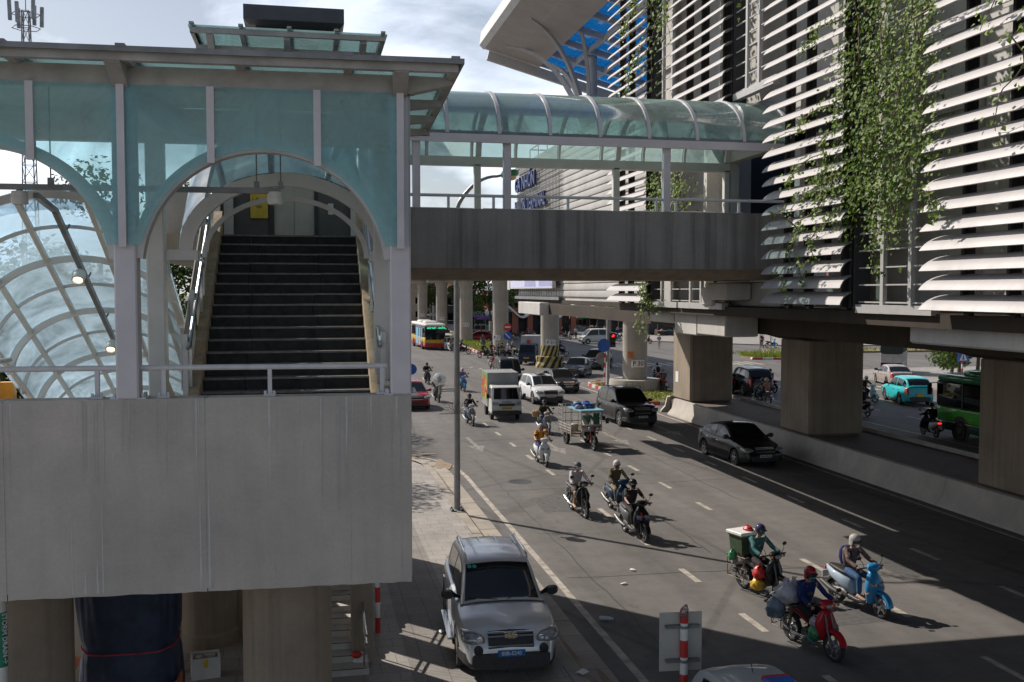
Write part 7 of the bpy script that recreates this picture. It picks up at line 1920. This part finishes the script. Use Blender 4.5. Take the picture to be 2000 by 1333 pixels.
def body_geo(kind):
    J = pose_joints(kind); V = [J['pel']]; Rd = [.085]; E = []
    s1 = chain(V, E, Rd, 0, [(J['sp'], .08), (J['ch'], .088)]); n = chain(V, E, Rd, s1, [(J['nk'], .05)])
    hx, hz = J['hd'][0], J['hd'][2]
    chain(V, E, Rd, n, [((hx - .02, 0, hz - .06), .055), ((hx, 0, hz), (.078, .085)), ((hx + .0, 0, hz + .08), (.068, .075))])
    mir = lambda p, s: (p[0], p[1] * s, p[2])
    for s in (1, -1):
        a = chain(V, E, Rd, s1, [(mir(J['sh'], s), .056), (mir(J['el'], s), .040), (mir(J['wr'], s), .026)])
        w = Vector(mir(J['wr'], s)); e = Vector(mir(J['el'], s)); d = (w - e).normalized()
        palm = w + d * .055; out = Vector((0, s, 0)); dn = Vector((0, 0, -1)); 
        p_ = chain(V, E, Rd, a, [(tuple(palm), (.030, .018))])
        side = out - d * out.dot(d); side.normalize(); up_ = side.cross(d) * (1 if s < 0 else -1)
        for q, (o_, l_) in enumerate(((-.026, .062), (-.009, .07), (.009, .066), (.026, .052))):
            b0 = palm + side * o_ + d * .035
            if J['grip']: pts = [b0 + Vector((.012, 0, .004)), b0 + d * l_ * .35 + Vector((.006, 0, -.022)), b0 + d * l_ * .1 + Vector((-.006, 0, -.044))]
            else: pts = [b0 + d * .01, b0 + d * l_ * .5 + dn * .006, b0 + d * l_ * .9 + dn * .014]
            chain(V, E, Rd, p_, [(tuple(pts[0]), .0095), (tuple(pts[1]), .0085), (tuple(pts[2]), .007)])
        tb = palm - side * .028 - d * .015
        chain(V, E, Rd, p_, [(tuple(tb), .011), (tuple(tb - side * .012 + d * .03 + (dn * .02 if J['grip'] else dn * .004)), .009), (tuple(tb - side * .004 + d * .052 + (dn * .03 if J['grip'] else dn * .01)), .0075)])
        kk, ak, tk = ('kn2', 'an2', 'toe2') if ('kn2' in J and s > 0) else ('kn', 'an', 'toe')
        h = chain(V, E, Rd, 0, [(mir(J['hip'], s), .085), (mir(J[kk], s), .056), (mir(J[ak], s), .037)])
        an, to = Vector(mir(J[ak], s)), Vector(mir(J[tk], s)); chain(V, E, Rd, h, [(tuple(an.lerp(to, .55) + Vector((0, 0, -.01))), (.036, .028)), (tuple(to), (.034, .02))])
    vs, fs = skin_geo(V, E, Rd, 1)
    m = MB(); m.add(vs, fs, 0)
    # face: nose, lips, ears, eyes with dark irises
    m.add([(hx + .082, -.010, hz + .012), (hx + .082, .010, hz + .012), (hx + .108, .009, hz - .018), (hx + .108, -.009, hz - .018), (hx + .080, .014, hz - .026), (hx + .080, -.014, hz - .026), (hx + .078, 0, hz + .03)], [(0, 3, 2, 1), (2, 3, 5, 4), (1, 2, 4), (0, 5, 3), (0, 1, 6)], 0)
    for s in (1, -1):
        m.sphere((hx + .072, s * .030, hz + .016), .016, .014, .010, 10, 6, 1); m.sphere((hx + .085, s * .030, hz + .016), .004, .007, .007, 8, 5, 2); m.sphere((hx - .005, s * .076, hz), .018, .010, .030, 8, 6, 0)
    m.sphere((hx + .077, 0, hz - .045), .008, .024, .009, 10, 5, 3)
    return m
def shirt_geo(kind, long_=True, hem=0.0):
    J = pose_joints(kind); V = [tuple(Vector(J['pel']) + Vector((0, 0, .02 - hem)))]; Rd = [.128]; E = []
    s1 = chain(V, E, Rd, 0, [(J['sp'], .122), (J['ch'], .132)]); chain(V, E, Rd, s1, [(tuple(Vector(J['ch']).lerp(Vector(J['nk']), .55)), .098), (tuple(Vector(J['ch']).lerp(Vector(J['nk']), .92)), .066)])
    for s in (1, -1):
        mir = lambda p: (p[0], p[1] * s, p[2]); sh, el, wr = Vector(mir(J['sh'])), Vector(mir(J['el'])), Vector(mir(J['wr']))
        if long_: chain(V, E, Rd, s1, [(tuple(sh), .072), (tuple(sh.lerp(el, .5)), .062), (tuple(el), .056), (tuple(el.lerp(wr, .5)), .050), (tuple(el.lerp(wr, .96)), .040)])
        else: chain(V, E, Rd, s1, [(tuple(sh), .074), (tuple(sh.lerp(el, .5)), .068), (tuple(sh.lerp(el, .85)), .064)])
    m = MB(); m.add(*skin_geo(V, E, Rd, 1)); 
    m.v = [(x + .008 * math.sin(31 * z + 17 * y) + .006 * math.sin(58 * z - 33 * y), y * (1 + .26 * math.exp(-(y / .16) ** 4)) + .006 * math.sin(27 * x + 43 * z), z) for x, y, z in m.v]
    return m
def trouser_geo(kind, long_=True):
    J = pose_joints(kind); V = [J['pel']]; Rd = [(.135, .108)]; E = []
    chain(V, E, Rd, 0, [(tuple(Vector(J['pel']).lerp(Vector(J['sp']), .45)), (.128, .10))])
    for s in (1, -1):
        kk, ak = ('kn2', 'an2') if ('kn2' in J and s > 0) else ('kn', 'an')
        mir = lambda p: (p[0], p[1] * s, p[2]); h, k, a = Vector(mir(J['hip'])), Vector(mir(J[kk])), Vector(mir(J[ak]))
        if long_: chain(V, E, Rd, 0, [(tuple(h), .103), (tuple(h.lerp(k, .55)), .088), (tuple(k), .076), (tuple(k.lerp(a, .5)), .064), (tuple(k.lerp(a, .97)), .052)])
        else: chain(V, E, Rd, 0, [(tuple(h), .106), (tuple(h.lerp(k, .5)), .092), (tuple(h.lerp(k, .9)), .082)])
    m = MB(); m.add(*skin_geo(V, E, Rd, 1))
    m.v = [(x, y + .004 * math.sin(33 * z + 21 * x), z + .003 * math.sin(40 * x)) for x, y, z in m.v]
    return m
M_SKIN = plain('skin', (.42, .24, .16), .55, 0, 0, .08, 20); M_EYEW = plain('eye_white', (.6, .58, .55), .3); M_EYED = plain('iris', (.03, .02, .015), .2); M_LIP = plain('lips', (.34, .13, .11), .5)
M_HAIR = plain('black_hair', (.012, .010, .009), .5, 0, 0, .3, 30)
M_CLO = cloth('cloth_shirt', (.2, .2, .2)); M_CLT = cloth('cloth_trousers', (.05, .05, .05)); M_SHOE = plain('shoe', (.06, .05, .045), .6)
GEO = {}
def shared(key, fn, mats, smooth=60):
    """one mesh per pose, shared by every person in that pose"""
    if key not in GEO:
        o = fn().build(key, mats, None, smooth); GEO[key] = o.data; bpy.data.objects.remove(o)
    return GEO[key]
def put(name, data, parent, mat=None):
    o = bpy.data.objects.new(name, data); COL.objects.link(o); o.parent = parent
    if mat: o.material_slots[0].link = 'OBJECT'; o.material_slots[0].material = mat
    return o
CL = {}
def cl(name, c, var=.25):
    if name not in CL: CL[name] = cloth(name + '_cloth', c, var)
    return CL[name]
HM = {}
def hm(name, c):
    if name not in HM: HM[name] = paint(name + '_helmet', c)
    return HM[name]
def make_person(label, kind, loc, rotz, shirt, trous, helmet=None, mask=None, long_s=True, long_t=True, shoe=None, full=False, hat=None, group='people on motorbikes', scale=1.0, glasses=False, backpack=None):
    t = thing('person', label, 'person', loc, rotz, group); t.scale = (scale,) * 3
    J = pose_joints(kind); hx, hz = J['hd'][0], J['hd'][2]
    put('body', shared('body_' + kind, lambda: body_geo(kind), [M_SKIN, M_EYEW, M_EYED, M_LIP]), t)
    put('shirt', shared('shirt_%s_%s' % (kind, long_s), lambda: shirt_geo(kind, long_s), [M_CLO]), t, shirt)
    put('trousers', shared('trousers_%s_%s' % (kind, long_t), lambda: trouser_geo(kind, long_t), [M_CLT]), t, trous)
    for s in (1, -1):
        kk = '2' if ('an2' in J and s > 0) else ''
        def shoe_g():
            a, b = J['an' + kk], J['toe' + kk]; m = MB(); d = b[0] - a[0]
            m.sl([(a[0] - .06, s * a[1], a[2] - .05, .035, .035), (a[0] - .02, s * a[1], a[2] - .02, .043, .06), (a[0] + d * .45, s * (a[1] + b[1]) / 2, (a[2] + b[2]) / 2 - .022, .045, .042), (b[0], s * b[1], b[2] - .012, .046, .03), (b[0] + .045, s * b[1], b[2] - .016, .03, .018)], 'yz', 12, 2.6); return m
        put('shoe', shared('shoe_%s_%d' % (kind, s), shoe_g, [M_SHOE]), t, shoe)
    if helmet:
        def hg():
            m = MB(); c = (hx - .008, 0, hz + .045); n = 18
            prof = [(-.02 - .06 * (1 if full else 0), 1.0)] ; rings = []
            for k in range(9):
                a = PI / 2 * k / 8; r = math.cos(a)
                rings.append([(c[0] + .128 * r * math.cos(2 * PI * j / n), .112 * r * math.sin(2 * PI * j / n), c[2] + .118 * math.sin(a) + 0) for j in range(n)])
            low = [[(c[0] + (.128 if math.cos(2 * PI * j / n) < .45 else .120) * math.cos(2 * PI * j / n), .112 * math.sin(2 * PI * j / n), c[2] - (.028 if math.cos(2 * PI * j / n) > .45 else (.12 if full else .065))) for j in range(n)]]
            m.loft(low + rings); return m
        h = put('helmet', shared('helmet_%s_%s' % (kind, full), hg, [M_PROTO], 50), t, helmet)
        def vg():
            m = MB(); rows = []
            for z, e in ((.012, 1.0), (.03, 1.04)):
                rows.append([(hx - .008 + (.130 * e + (.055 if z < .02 else 0)) * math.cos(a), .114 * e * math.sin(a), hz + z + .008) for a in [R(-58) + R(116) * k / 10 for k in range(11)]])
            m.grid(rows)
            if full: m.grid([[(hx - .008 + .131 * math.cos(a), .115 * math.sin(a), hz + z) for a in [R(-62) + R(124) * k / 10 for k in range(11)]] for z in (.03, -.03)], 0)
            return m
        put('visor', shared('visor_%s_%s' % (kind, full), vg, [M_BLACK], 60), h)
        def sg():
            m = MB(); m.tube([(hx, .095, hz - .01), (hx + .02, .07, hz - .075), (hx + .03, 0, hz - .095), (hx + .02, -.07, hz - .075), (hx, -.095, hz - .01)], .006, 5); return m
        put('strap', shared('strap_%s' % kind, sg, [M_BLACK], 60), h)
    elif hat:
        m = MB(); m.lathe([(.24, -.02), (.12, .07), (.09, .13), (0, .17)], (hx, 0, hz + .05), 18); m.build('hat', hat, t, 50)
    else:
        def hairg():
            m = MB(); m.sphere((hx - .018, 0, hz + .05), .092, .088, .092, 14, 9); m.sphere((hx - .055, 0, hz - .005), .05, .075, .07, 12, 8); return m
        put('hair', shared('hair_' + kind, hairg, [M_HAIR], 60), t)
    if mask:
        def mg():
            m = MB(); m.sl([(hx + .055, 0, hz - .035, .070, .050), (hx + .092, 0, hz - .030, .045, .040), (hx + .108, 0, hz - .026, .014, .022)], 'yz', 14, 2.4); return m
        put('face_mask', shared('mask_' + kind, mg, [M_CLO], 60), t, mask)
    if glasses:
        m = MB()
        for s in (1, -1): m.sphere((hx + .092, s * .032, hz + .018), .008, .027, .02, 10, 6)
        m.tube([(hx + .095, -.06, hz + .022), (hx + .095, .06, hz + .022)], .004, 5); m.build('sunglasses', plain('teal_mirror', (.05, .22, .25), .08, .5), t, 50)
    if backpack:
        c = Vector(J['ch']); m = MB(); m.sl([(c.x - .15, 0, c.z - .26, .06, .13), (c.x - .18, 0, c.z - .12, .085, .15), (c.x - .17, 0, c.z + .04, .08, .14), (c.x - .14, 0, c.z + .13, .05, .10)], 'xy', 14, 3); bp = m.build('backpack', backpack, t, 60)
        m = MB()
        for s in (1, -1): m.tube([(c.x - .10, s * .09, c.z + .12), (c.x + .02, s * .10, c.z + .125), (c.x + .125, s * .105, c.z + .02), (c.x + .10, s * .12, c.z - .12), (c.x - .06, s * .14, c.z - .2)], .014, 5)
        m.build('backpack_strap', backpack, bp, 50)
    return t

# ------------------------------------------------------------------ who rides what, and where
UB, SC = make_underbone(), make_scooter()
TREE = {}
for c in bpy.data.objects:
    if c.parent: TREE.setdefault(c.parent.name, []).append(c)
used = {'u': False, 's': False}
BP = {}
def bpaint(n, c):
    if n not in BP: BP[n] = paint(n + '_bike_paint', c)
    return BP[n]
def bike(style, px, py, h, label, c1, c2, rear=False):
    src = UB if style == 'u' else SC; d = .62 if style == 'u' else .64
    p = G(px, py); a = R(-90 + h); k = .60 if rear else -d
    loc = (p[0] + k * math.cos(a), p[1] + k * math.sin(a), 0)
    t = src if not used[style] else copy_tree(src, None, TREE)
    used[style] = True
    t.location = loc; t.rotation_euler = (0, 0, a); t['label'] = label; t['group'] = 'motorbikes on the road'
    jobs.append((t, bpaint(*c1), bpaint(*c2)))
    return t
jobs = []
BLK, WHT, RED, BLU, NVY, SIL, GRY, MRN, TEAL = ('black', (.012, .012, .013)), ('white', (.60, .60, .60)), ('red', (.42, .015, .025)), ('sky_blue', (.03, .22, .46)), ('navy', (.012, .035, .07)), ('silver', (.36, .36, .36)), ('grey', (.10, .10, .105)), ('maroon', (.22, .01, .02)), ('teal', (.02, .18, .2))
def rider(style, px, py, h, blabel, c1, c2, plabel, shirt, trous, kind=None, rear=False, **k):
    b = bike(style, px, py, h, blabel, c1, c2, rear)
    p = make_person(plabel, kind or ('ride' if style == 'u' else 'scoot'), tuple(b.location), b.rotation_euler.z, shirt, trous, **k)
    return b, p
HB, HW, HR, HS, HN, HG = hm('black', (.012, .012, .014)), hm('white', (.55, .53, .53)), hm('red', (.30, .012, .02)), hm('silver', (.40, .38, .36)), hm('navy', (.03, .03, .08)), hm('grey', (.12, .12, .13))
kB, kW, kN, kO, kG = cl('black', (.014, .014, .017)), cl('white', (.50, .47, .50)), cl('navy', (.016, .03, .13)), cl('olive', (.12, .10, .06)), cl('grey', (.10, .10, .10))
kOr, kTe, kGr, kPu, kRe, kJe, kKh, kDk = cl('orange', (.55, .22, .02)), cl('teal', (.06, .17, .17)), cl('dark_green', (.035, .045, .02)), cl('purple', (.22, .12, .30)), cl('red', (.35, .03, .03)), cl('jeans', (.045, .10, .20)), cl('khaki', (.22, .18, .12)), cl('charcoal', (.03, .028, .03))
mW, mB_, mC = cl('white_mask', (.6, .58, .56)), cl('black_mask', (.015, .015, .015)), cl('cyan_mask', (.06, .38, .48))
M_FLOR = plain('floral_cloth', (.16, .10, .09), .85, 0, 0, .9, 26, .3)

b1, p1 = rider('u', 1628, 1293, 10, 'red motorbike loaded with plastic bags, nearest the camera', RED, MRN, 'person in navy jacket, red helmet and cyan mask on the nearest red motorbike', kN, kB, helmet=HR, mask=mC, full=True, shoe=plain('teal_shoe', (.05, .15, .18), .6))
b2, p2 = rider('u', 1526, 1178, 16, 'dirty black motorbike with a crate carrier and hanging bags', BLK, GRY, 'person in teal jacket and dark blue helmet on the loaded black motorbike', kTe, kDk, helmet=HN, mask=kTe, full=False)
b3, p3 = rider('s', 1719, 1208, 14, 'sky blue and white scooter at the right edge of the sunlight', BLU, ('pale_blue', (.36, .44, .52)), 'person in floral jacket, silver helmet and jeans on the sky blue scooter', M_FLOR, kJe, helmet=HS, mask=mW, full=True, shoe=M_SKIN, backpack=kN)
b4, p4 = rider('s', 1258, 1060, 6, 'black scooter with red nose stripe, front of the trio in mid road', BLK, GRY, 'person in black printed tee, black helmet and black mask', plain('black_print_cloth', (.022, .02, .022), .85, 0, 0, .6, 18, .3), kDk, helmet=HB, mask=mB_, long_s=False)
b5, p5 = rider('s', 1222, 1010, 4, 'navy retro scooter beside the black one, with chrome nose strips', NVY, NVY, 'person in olive jacket with white helmet and teal mirrored sunglasses', kO, kKh, helmet=HW, mask=kO, glasses=True)
b6, p6 = rider('u', 1143, 1013, 4, 'black underbone motorbike with pale exhaust, left of the trio', BLK, BLK, 'person in white shirt and shorts with dark helmet and white mask', kW, kG, helmet=HG, mask=mW, long_t=False, shoe=M_SKIN)
b7, p7 = rider('s', 1066, 913, 2, 'white scooter just ahead of the cargo tricycle', WHT, WHT, 'person in orange tee with black backpack straps and silver helmet', kOr, kN, helmet=HS, long_s=False, shoe=M_SKIN, backpack=kB)
b8, p8 = rider('u', 1071, 850, 3, 'grey motorbike carrying a straw basket behind the orange rider', SIL, GRY, 'person in dark green shirt and purple helmet beside a straw basket', kGr, kJe, helmet=HN)
b9, p9 = rider('u', 923, 833, 4, 'silver motorbike right of the tall street lamp', SIL, SIL, 'person in black jacket and jeans right of the tall street lamp', kB, kJe, helmet=HB, mask=mB_)
b10, p10 = rider('u', 837, 752, 3, 'dark motorbike farthest left on the open road', BLK, BLK, 'person all in black with hood, farthest left on the open road', kB, kB, helmet=HB, mask=mB_)
b11, p11 = rider('u', 857, 787, 3, 'grey motorbike hidden partly by the globe lamp', GRY, GRY, 'person in brown jacket behind the glass globe lamp', kDk, kB, helmet=HG)
b12, p12 = rider('u', 907, 766, 2, 'motorbike with bright blue nose right of the lamp pole', BLU, WHT, 'person in purple jacket and white cap riding right of the lamp pole', kPu, kG, helmet=HW)
b13, p13 = rider('s', 958, 721, -14, 'cream scooter beside the dark brown van', ('cream', (.5, .48, .42)), WHT, 'person with dark jacket on the cream scooter beside the dark brown van', kDk, kB, helmet=HB)
b14, p14 = rider('u', 968, 731, -6, 'motorbike squeezed in front of the dark brown van', RED, BLK, 'person in red shirt without helmet in front of the dark brown van', kRe, kB)
b15, p15 = rider('u', 915, 692, 78, 'black motorbike crossing sideways by the lamp pole', BLK, BLK, 'person in dark jacket crossing sideways by the lamp pole', kN, kB, helmet=HN)
b16, p16 = rider('u', 885, 689, 6, 'motorbike close to the yellow bus front', GRY, BLK, 'person in brown jacket riding close to the yellow bus front', kKh, kB, helmet=HG)
b17, p17 = rider('u', 946, 680, 5, 'motorbike on the red and white kerb of the grass island', BLK, GRY, 'person in grey riding along the grass island kerb', kG, kB, helmet=HB)
pack = [(955, 701, 40, 'black', BLK, kB, HB, 'leftmost'), (969, 699, 30, 'red', RED, kDk, HN, 'second from left'), (981, 703, 24, 'grey', GRY, kG, HG, 'third from left'), (993, 700, 60, 'maroon', MRN, kGr, HB, 'third from right'), (1006, 703, 70, 'silver', SIL, kW, HW, 'second from right, in white'), (1014, 698, 76, 'navy', NVY, kG, HS, 'rightmost')]
for px, py, h, nm, c, s_, hh, w in pack:
    rider('u', px, py, h, '%s motorbike in the pack waiting below the no entry sign, %s' % (nm, w), c, BLK, 'helmeted person in the pack below the no entry sign, %s' % w, s_, kB, helmet=hh)
rider('u', 1106, 696, 100, 'dark bicycle-like motorbike peeking out right of the striped pillar', GRY, BLK, 'person in navy half hidden by the striped pillar', kN, kB, helmet=HB)
# far carriageway and junction
b18, p18 = rider('u', 1287, 752, 176, 'motorbike with a white clad pair right of pillar P 30', BLK, GRY, 'person in white shirt with black backpack right of pillar P 30', kW, kJe, rear=True, helmet=HB, backpack=kB)
b19, p19 = rider('u', 1299, 768, 178, 'red motorbike beside the partly sunlit pillar', RED, RED, 'person in dark red jacket on the red motorbike beside the pillar', cl('wine', (.12, .02, .03)), kB, rear=True, helmet=HG, backpack=kG)
b20, p20 = rider('u', 1500, 792, 196, 'motorbike with two people behind the black off-road car', BLK, GRY, 'person in front on the two-up motorbike behind the black off-road car', kG, kJe, rear=True, helmet=HB)
make_person('person in pink top riding pillion behind the black off-road car', 'pillion', tuple(b20.location), b20.rotation_euler.z, cl('pink', (.45, .22, .20)), kB, hm('cream', (.45, .4, .3)))
rider('u', 1513, 768, 190, 'motorbike passing right of the black off-road car', GRY, BLK, 'person in grey passing right of the black off-road car', kG, kB, rear=True, helmet=HB)
b21, p21 = rider('s', 1709, 787, 14, 'white scooter stopped on the far carriageway left of the turquoise car', ('ice', (.45, .50, .55)), WHT, 'person in black and yellow jacket with white helmet, one foot down', kB, kB, 'foot', helmet=HW, mask=mB_)
m = MB(); m.sl([(-.05, 0, 1.09, .045, .10), (-.04, 0, 1.14, .045, .11)], 'yz', 12, 4); m.build('chest_band', kOr, p21)
rider('s', 1694, 814, 184, 'dark scooter half hidden behind the middle square pillar', BLK, BLK, 'person in black half hidden behind the middle square pillar', kB, kB, rear=True, helmet=HB)
b22, p22 = rider('s', 1828, 856, 172, 'black and white scooter with lit tail lamp beside the green minibus', BLK, WHT, 'hooded person with black backpack beside the green minibus', kB, kB, rear=True, backpack=kB, helmet=HB)
m = MB(); m.sl([(-.9, 0, .72, .10, .04), (-.955, 0, .72, .08, .03)], 'yz', 12, 3); m.build('tail_light', M_LITRED, b22, 60)
make_person('person in green shirt driving the cargo tricycle', 'drive', tuple(TRI.location), TRI.rotation_euler.z, cl('bright_green', (.03, .20, .12)), kB, None, long_s=False)
p = G(1287, 681, .1); make_person('pedestrian in pale clothes and straw hat carrying a green bag near pillar P 30', 'stand', p, R(-100), cl('pale', (.5, .46, .44)), cl('cream_trousers', (.45, .42, .38)), None, hat=plain('straw', (.5, .36, .14), .8), long_s=False, group='pedestrians')
for i, (px, py, s_, lb) in enumerate(((1030, 663, kRe, 'pedestrian in red by the brick market hall'), (1098, 660, kB, 'pedestrian in black by the market stalls'), (1125, 662, kW, 'pedestrian in white at the stalls above the minivan'), (1205, 664, kN, 'pedestrian in navy right of the traffic light'), (1190, 662, kPu, 'pedestrian in purple near the traffic light'), (940, 655, kG, 'pedestrian in grey under the street trees'), (1488, 678, kB, 'pedestrian in black beyond the far island'))):
    p = G(px, py, .1); make_person(lb, 'stand', p, R(37 * i), s_, kDk, None, group='pedestrians')
MK = [(1014, 661), (1022, 664), (1034, 660), (1046, 662), (1108, 662), (1114, 664), (1120, 661), (1197, 666), (1210, 668), (1216, 664), (1270, 672), (1048, 666), (925, 655), (933, 657), (1515, 680)]
WM = ['leftmost by the market hall', 'second by the market hall', 'in front of the brick pillar', 'right of the brick pillar', 'left of the minivan', 'second left of the minivan', 'touching the minivan', 'right of the traffic light', 'second right of the traffic light', 'third right of the traffic light', 'beside pillar P 30', 'between the market hall and pillar P 31', 'left of the street tree', 'under the street tree', 'on the far right pavement']
cyc = [BLK, RED, BLU, GRY, MRN, WHT]
for i, (px, py) in enumerate(MK): bike('u', px, py, 70 + 40 * math.sin(i * 2.3), 'parked %s motorbike at the market, %s' % (cyc[i % 6][0].replace('_', ' '), WM[i]), cyc[i % 6], BLK)
for t, c1, c2 in jobs:
    for c in t.children_recursive:
        if c.type == 'MESH':
            for i, q in enumerate(c.data.materials):
                if q in (M_PROTO, M_PROTO2): c.material_slots[i].link = 'OBJECT'; c.material_slots[i].material = c1 if q == M_PROTO else c2

# ------------------------------------------------------------------ what the bikes carry
M_BAGW = plain('white_bag', (.52, .50, .52), .4, 0, 0, .25, 6); M_BAGP = plain('pinkish_bag', (.45, .33, .38), .4, 0, 0, .4, 6); M_BAGG = plain('blue_grey_bag', (.16, .20, .26), .4, 0, 0, .3, 6); M_BAGR = plain('red_bag', (.50, .03, .03), .35, 0, 0, .3, 6); M_BAGY = plain('yellow_bag', (.55, .33, .02), .35, 0, 0, .3, 6); M_BAGN = plain('green_bag', (.05, .24, .10), .35, 0, 0, .3, 6)
def bag(label, root, x, y, z, r, mat, sx=1.0, sz=1.25, seed=0):
    rg = random.Random(seed); t = thing('plastic_bag', label, 'bag', on(root, x, y, z), root.rotation_euler.z, 'bags carried on motorbikes')
    m = MB(); secs = [(0, 0, -r * sz, .25), (0, 0, -r * sz * .92, .55), (0, 0, -r * sz * .8, .75), (0, 0, -r * sz * .55, .92), (0, 0, -r * sz * .3, 1.0), (0, 0, -r * .05 * sz, .95), (0, 0, r * .2 * sz, .85), (0, 0, r * .4 * sz, .66), (0, 0, r * .6 * sz, .45), (0, 0, r * .8 * sz, .12), (0, 0, r * 1.05 * sz, .22)]
    m.sl([(rg.uniform(-.1, .1) * r, rg.uniform(-.1, .1) * r, q[2], r * q[3] * sx, r * q[3]) for q in secs], 'xy', 26, 2)
    m.v = [(a + r * (.10 * math.sin(9 * c / r + 5 * b / r) + .06 * math.sin(17 * b / r + 4 * c / r)), b + r * (.10 * math.sin(7 * a / r + 6 * c / r) + .06 * math.sin(19 * a / r - 5 * c / r)), c + r * .06 * math.sin(11 * a / r)) for a, b, c in m.v]
    m.build('bag', mat, t, 75); return t
def carrier(root, label, w=.30, z0=.30, z1=.80):
    t = thing('luggage_frame', label, 'luggage frame', tuple(root.location), root.rotation_euler.z, 'luggage frames on motorbikes'); m = MB()
    for s in (1, -1):
        y0, y1 = s * .14, s * w
        for x in (-.85, -.55, -.28): m.tube([(x, y0, z1), (x, y1, z1), (x, y1, z0)], .011, 5)
        for z in (z0, (z0 + z1) / 2, z1): m.tube([(-.88, y1, z), (-.25, y1, z)], .011, 5)
        m.tube([(-.85, y1, z0), (-.55, y1, z1), (-.28, y1, z0)], .009, 5); m.tube([(-.88, y1, z0), (-.88, y0, z0)], .011, 5)
        m.tube([(-.25, y1, z0), (.30, s * .2, .26)], .011, 5)
    m.build('frame', plain('rusty_bar', (.22, .17, .12), .7, .2, 0, .4, 12), t, 50); return t
carrier(b1, 'rusty bar frame on the rear of the nearest red motorbike'); carrier(b2, 'rusty bar frame on the rear of the loaded black motorbike', .28)
bag('big white sack on the carrier of the red motorbike', b1, -.62, -.12, .98, .25, M_BAGW, 1.1, .95, 1); bag('pinkish full bag behind the navy jacket', b1, -.50, .12, .95, .22, M_BAGP, 1, 1.0, 2); bag('blue grey bag hanging left of the red motorbike carrier', b1, -.66, -.34, .72, .19, M_BAGG, 1, 1.3, 3)
bag('white rounded sack on top right of the red motorbike carrier', b1, -.72, .14, 1.0, .21, M_BAGW, 1, .95, 4)
bag('green bag hanging at the leg shield of the red motorbike', b1, .30, -.20, .50, .11, M_BAGN, 1, 1.35, 5); bag('small pink bag above the green one on the red motorbike', b1, .28, -.18, .68, .09, M_BAGP, 1, 1.2, 6); bag('dark teal bag on the far side of the red motorbike', b1, .30, .24, .52, .11, plain('teal_bag', (.03, .14, .13), .4), 1, 1.3, 7)
bag('bright red bag on the loaded black motorbike', b2, .18, -.24, .62, .15, M_BAGR, 1, 1.15, 8); bag('yellow bag low on the loaded black motorbike', b2, .16, -.27, .36, .15, M_BAGY, 1.1, 1.05, 9); bag('small green bag hanging behind the crate', b2, -.66, -.30, .82, .10, M_BAGN, 1, 1.4, 10)
t = thing('delivery_crate', 'dark green crate with a white foam lid on the loaded black motorbike', 'crate', on(b2, -.62, 0, .82), b2.rotation_euler.z)
m = MB(); m.loft([[(-.19, -.22, 0), (.19, -.22, 0), (.19, .22, 0), (-.19, .22, 0)], [(-.22, -.26, .44), (.22, -.26, .44), (.22, .26, .44), (-.22, .26, .44)]]); m.build('crate', plain('moss_crate', (.05, .08, .04), .7, 0, 0, .3, 6), t)
m = MB(); m.box(-.235, .235, -.275, .275, .42, .455); m.build('rim', plain('green_rim', (.12, .25, .08), .6), t)
m = MB(); m.cbox(-.27, .27, -.31, .31, .456, .53, .012); m.build('foam_lid', M_WHITE, t)
bag('crumpled red bag lying on the white foam lid', b2, -.55, .06, 1.40, .10, M_BAGR, 1.4, .7, 11)
t = thing('straw_basket', 'tan straw basket carried beside the dark green rider', 'basket', on(b8, -.1, -.42, .80), b8.rotation_euler.z)
m = MB(); m.lathe([(.16, 0), (.19, .1), (.21, .26), (.19, .27), (.15, .05), (0, .05)], (0, 0, 0), 18); m.build('basket', plain('tan_straw', (.40, .26, .13), .8, 0, 0, .4, 18, .5), t, 50)
m = MB()
for k in range(6): m.sphere((.09 * math.cos(k), .09 * math.sin(k), .26), .07, .07, .06, 8, 6)
m.build('produce', plain('tan_produce', (.45, .30, .16), .7), t, 60)
# chrome nose strips of the retro scooter and coloured flashes of the black one
m = MB()
for s in (1, -1): m.tube([(.585, s * .06, .45), (.605, s * .075, .60), (.56, s * .07, .78)], .010, 6)
m.build('nose_strip', M_CHROME, b5, 50)
m = MB(); m.beam((.545, -.06, .80), (.585, -.03, .66), .05, .012, 0, (1, 0, 0)); m.build('red_flash', M_RED, b4)
m = MB(); m.beam((.59, -.17, .66), (.60, -.06, .62), .012, .04); m.beam((.59, .17, .66), (.60, .06, .62), .012, .04); m.build('blue_lamp_strip', plain('violet_lens', (.12, .14, .55), .15, 0, .6), b4)
m = MB()
for s in (1, -1): m.beam((.44, s * .20, .58), (.50, s * .22, .50), .03, .09, 0, (1, 0, 0))
m.build('indicator', M_AMBER, b3)
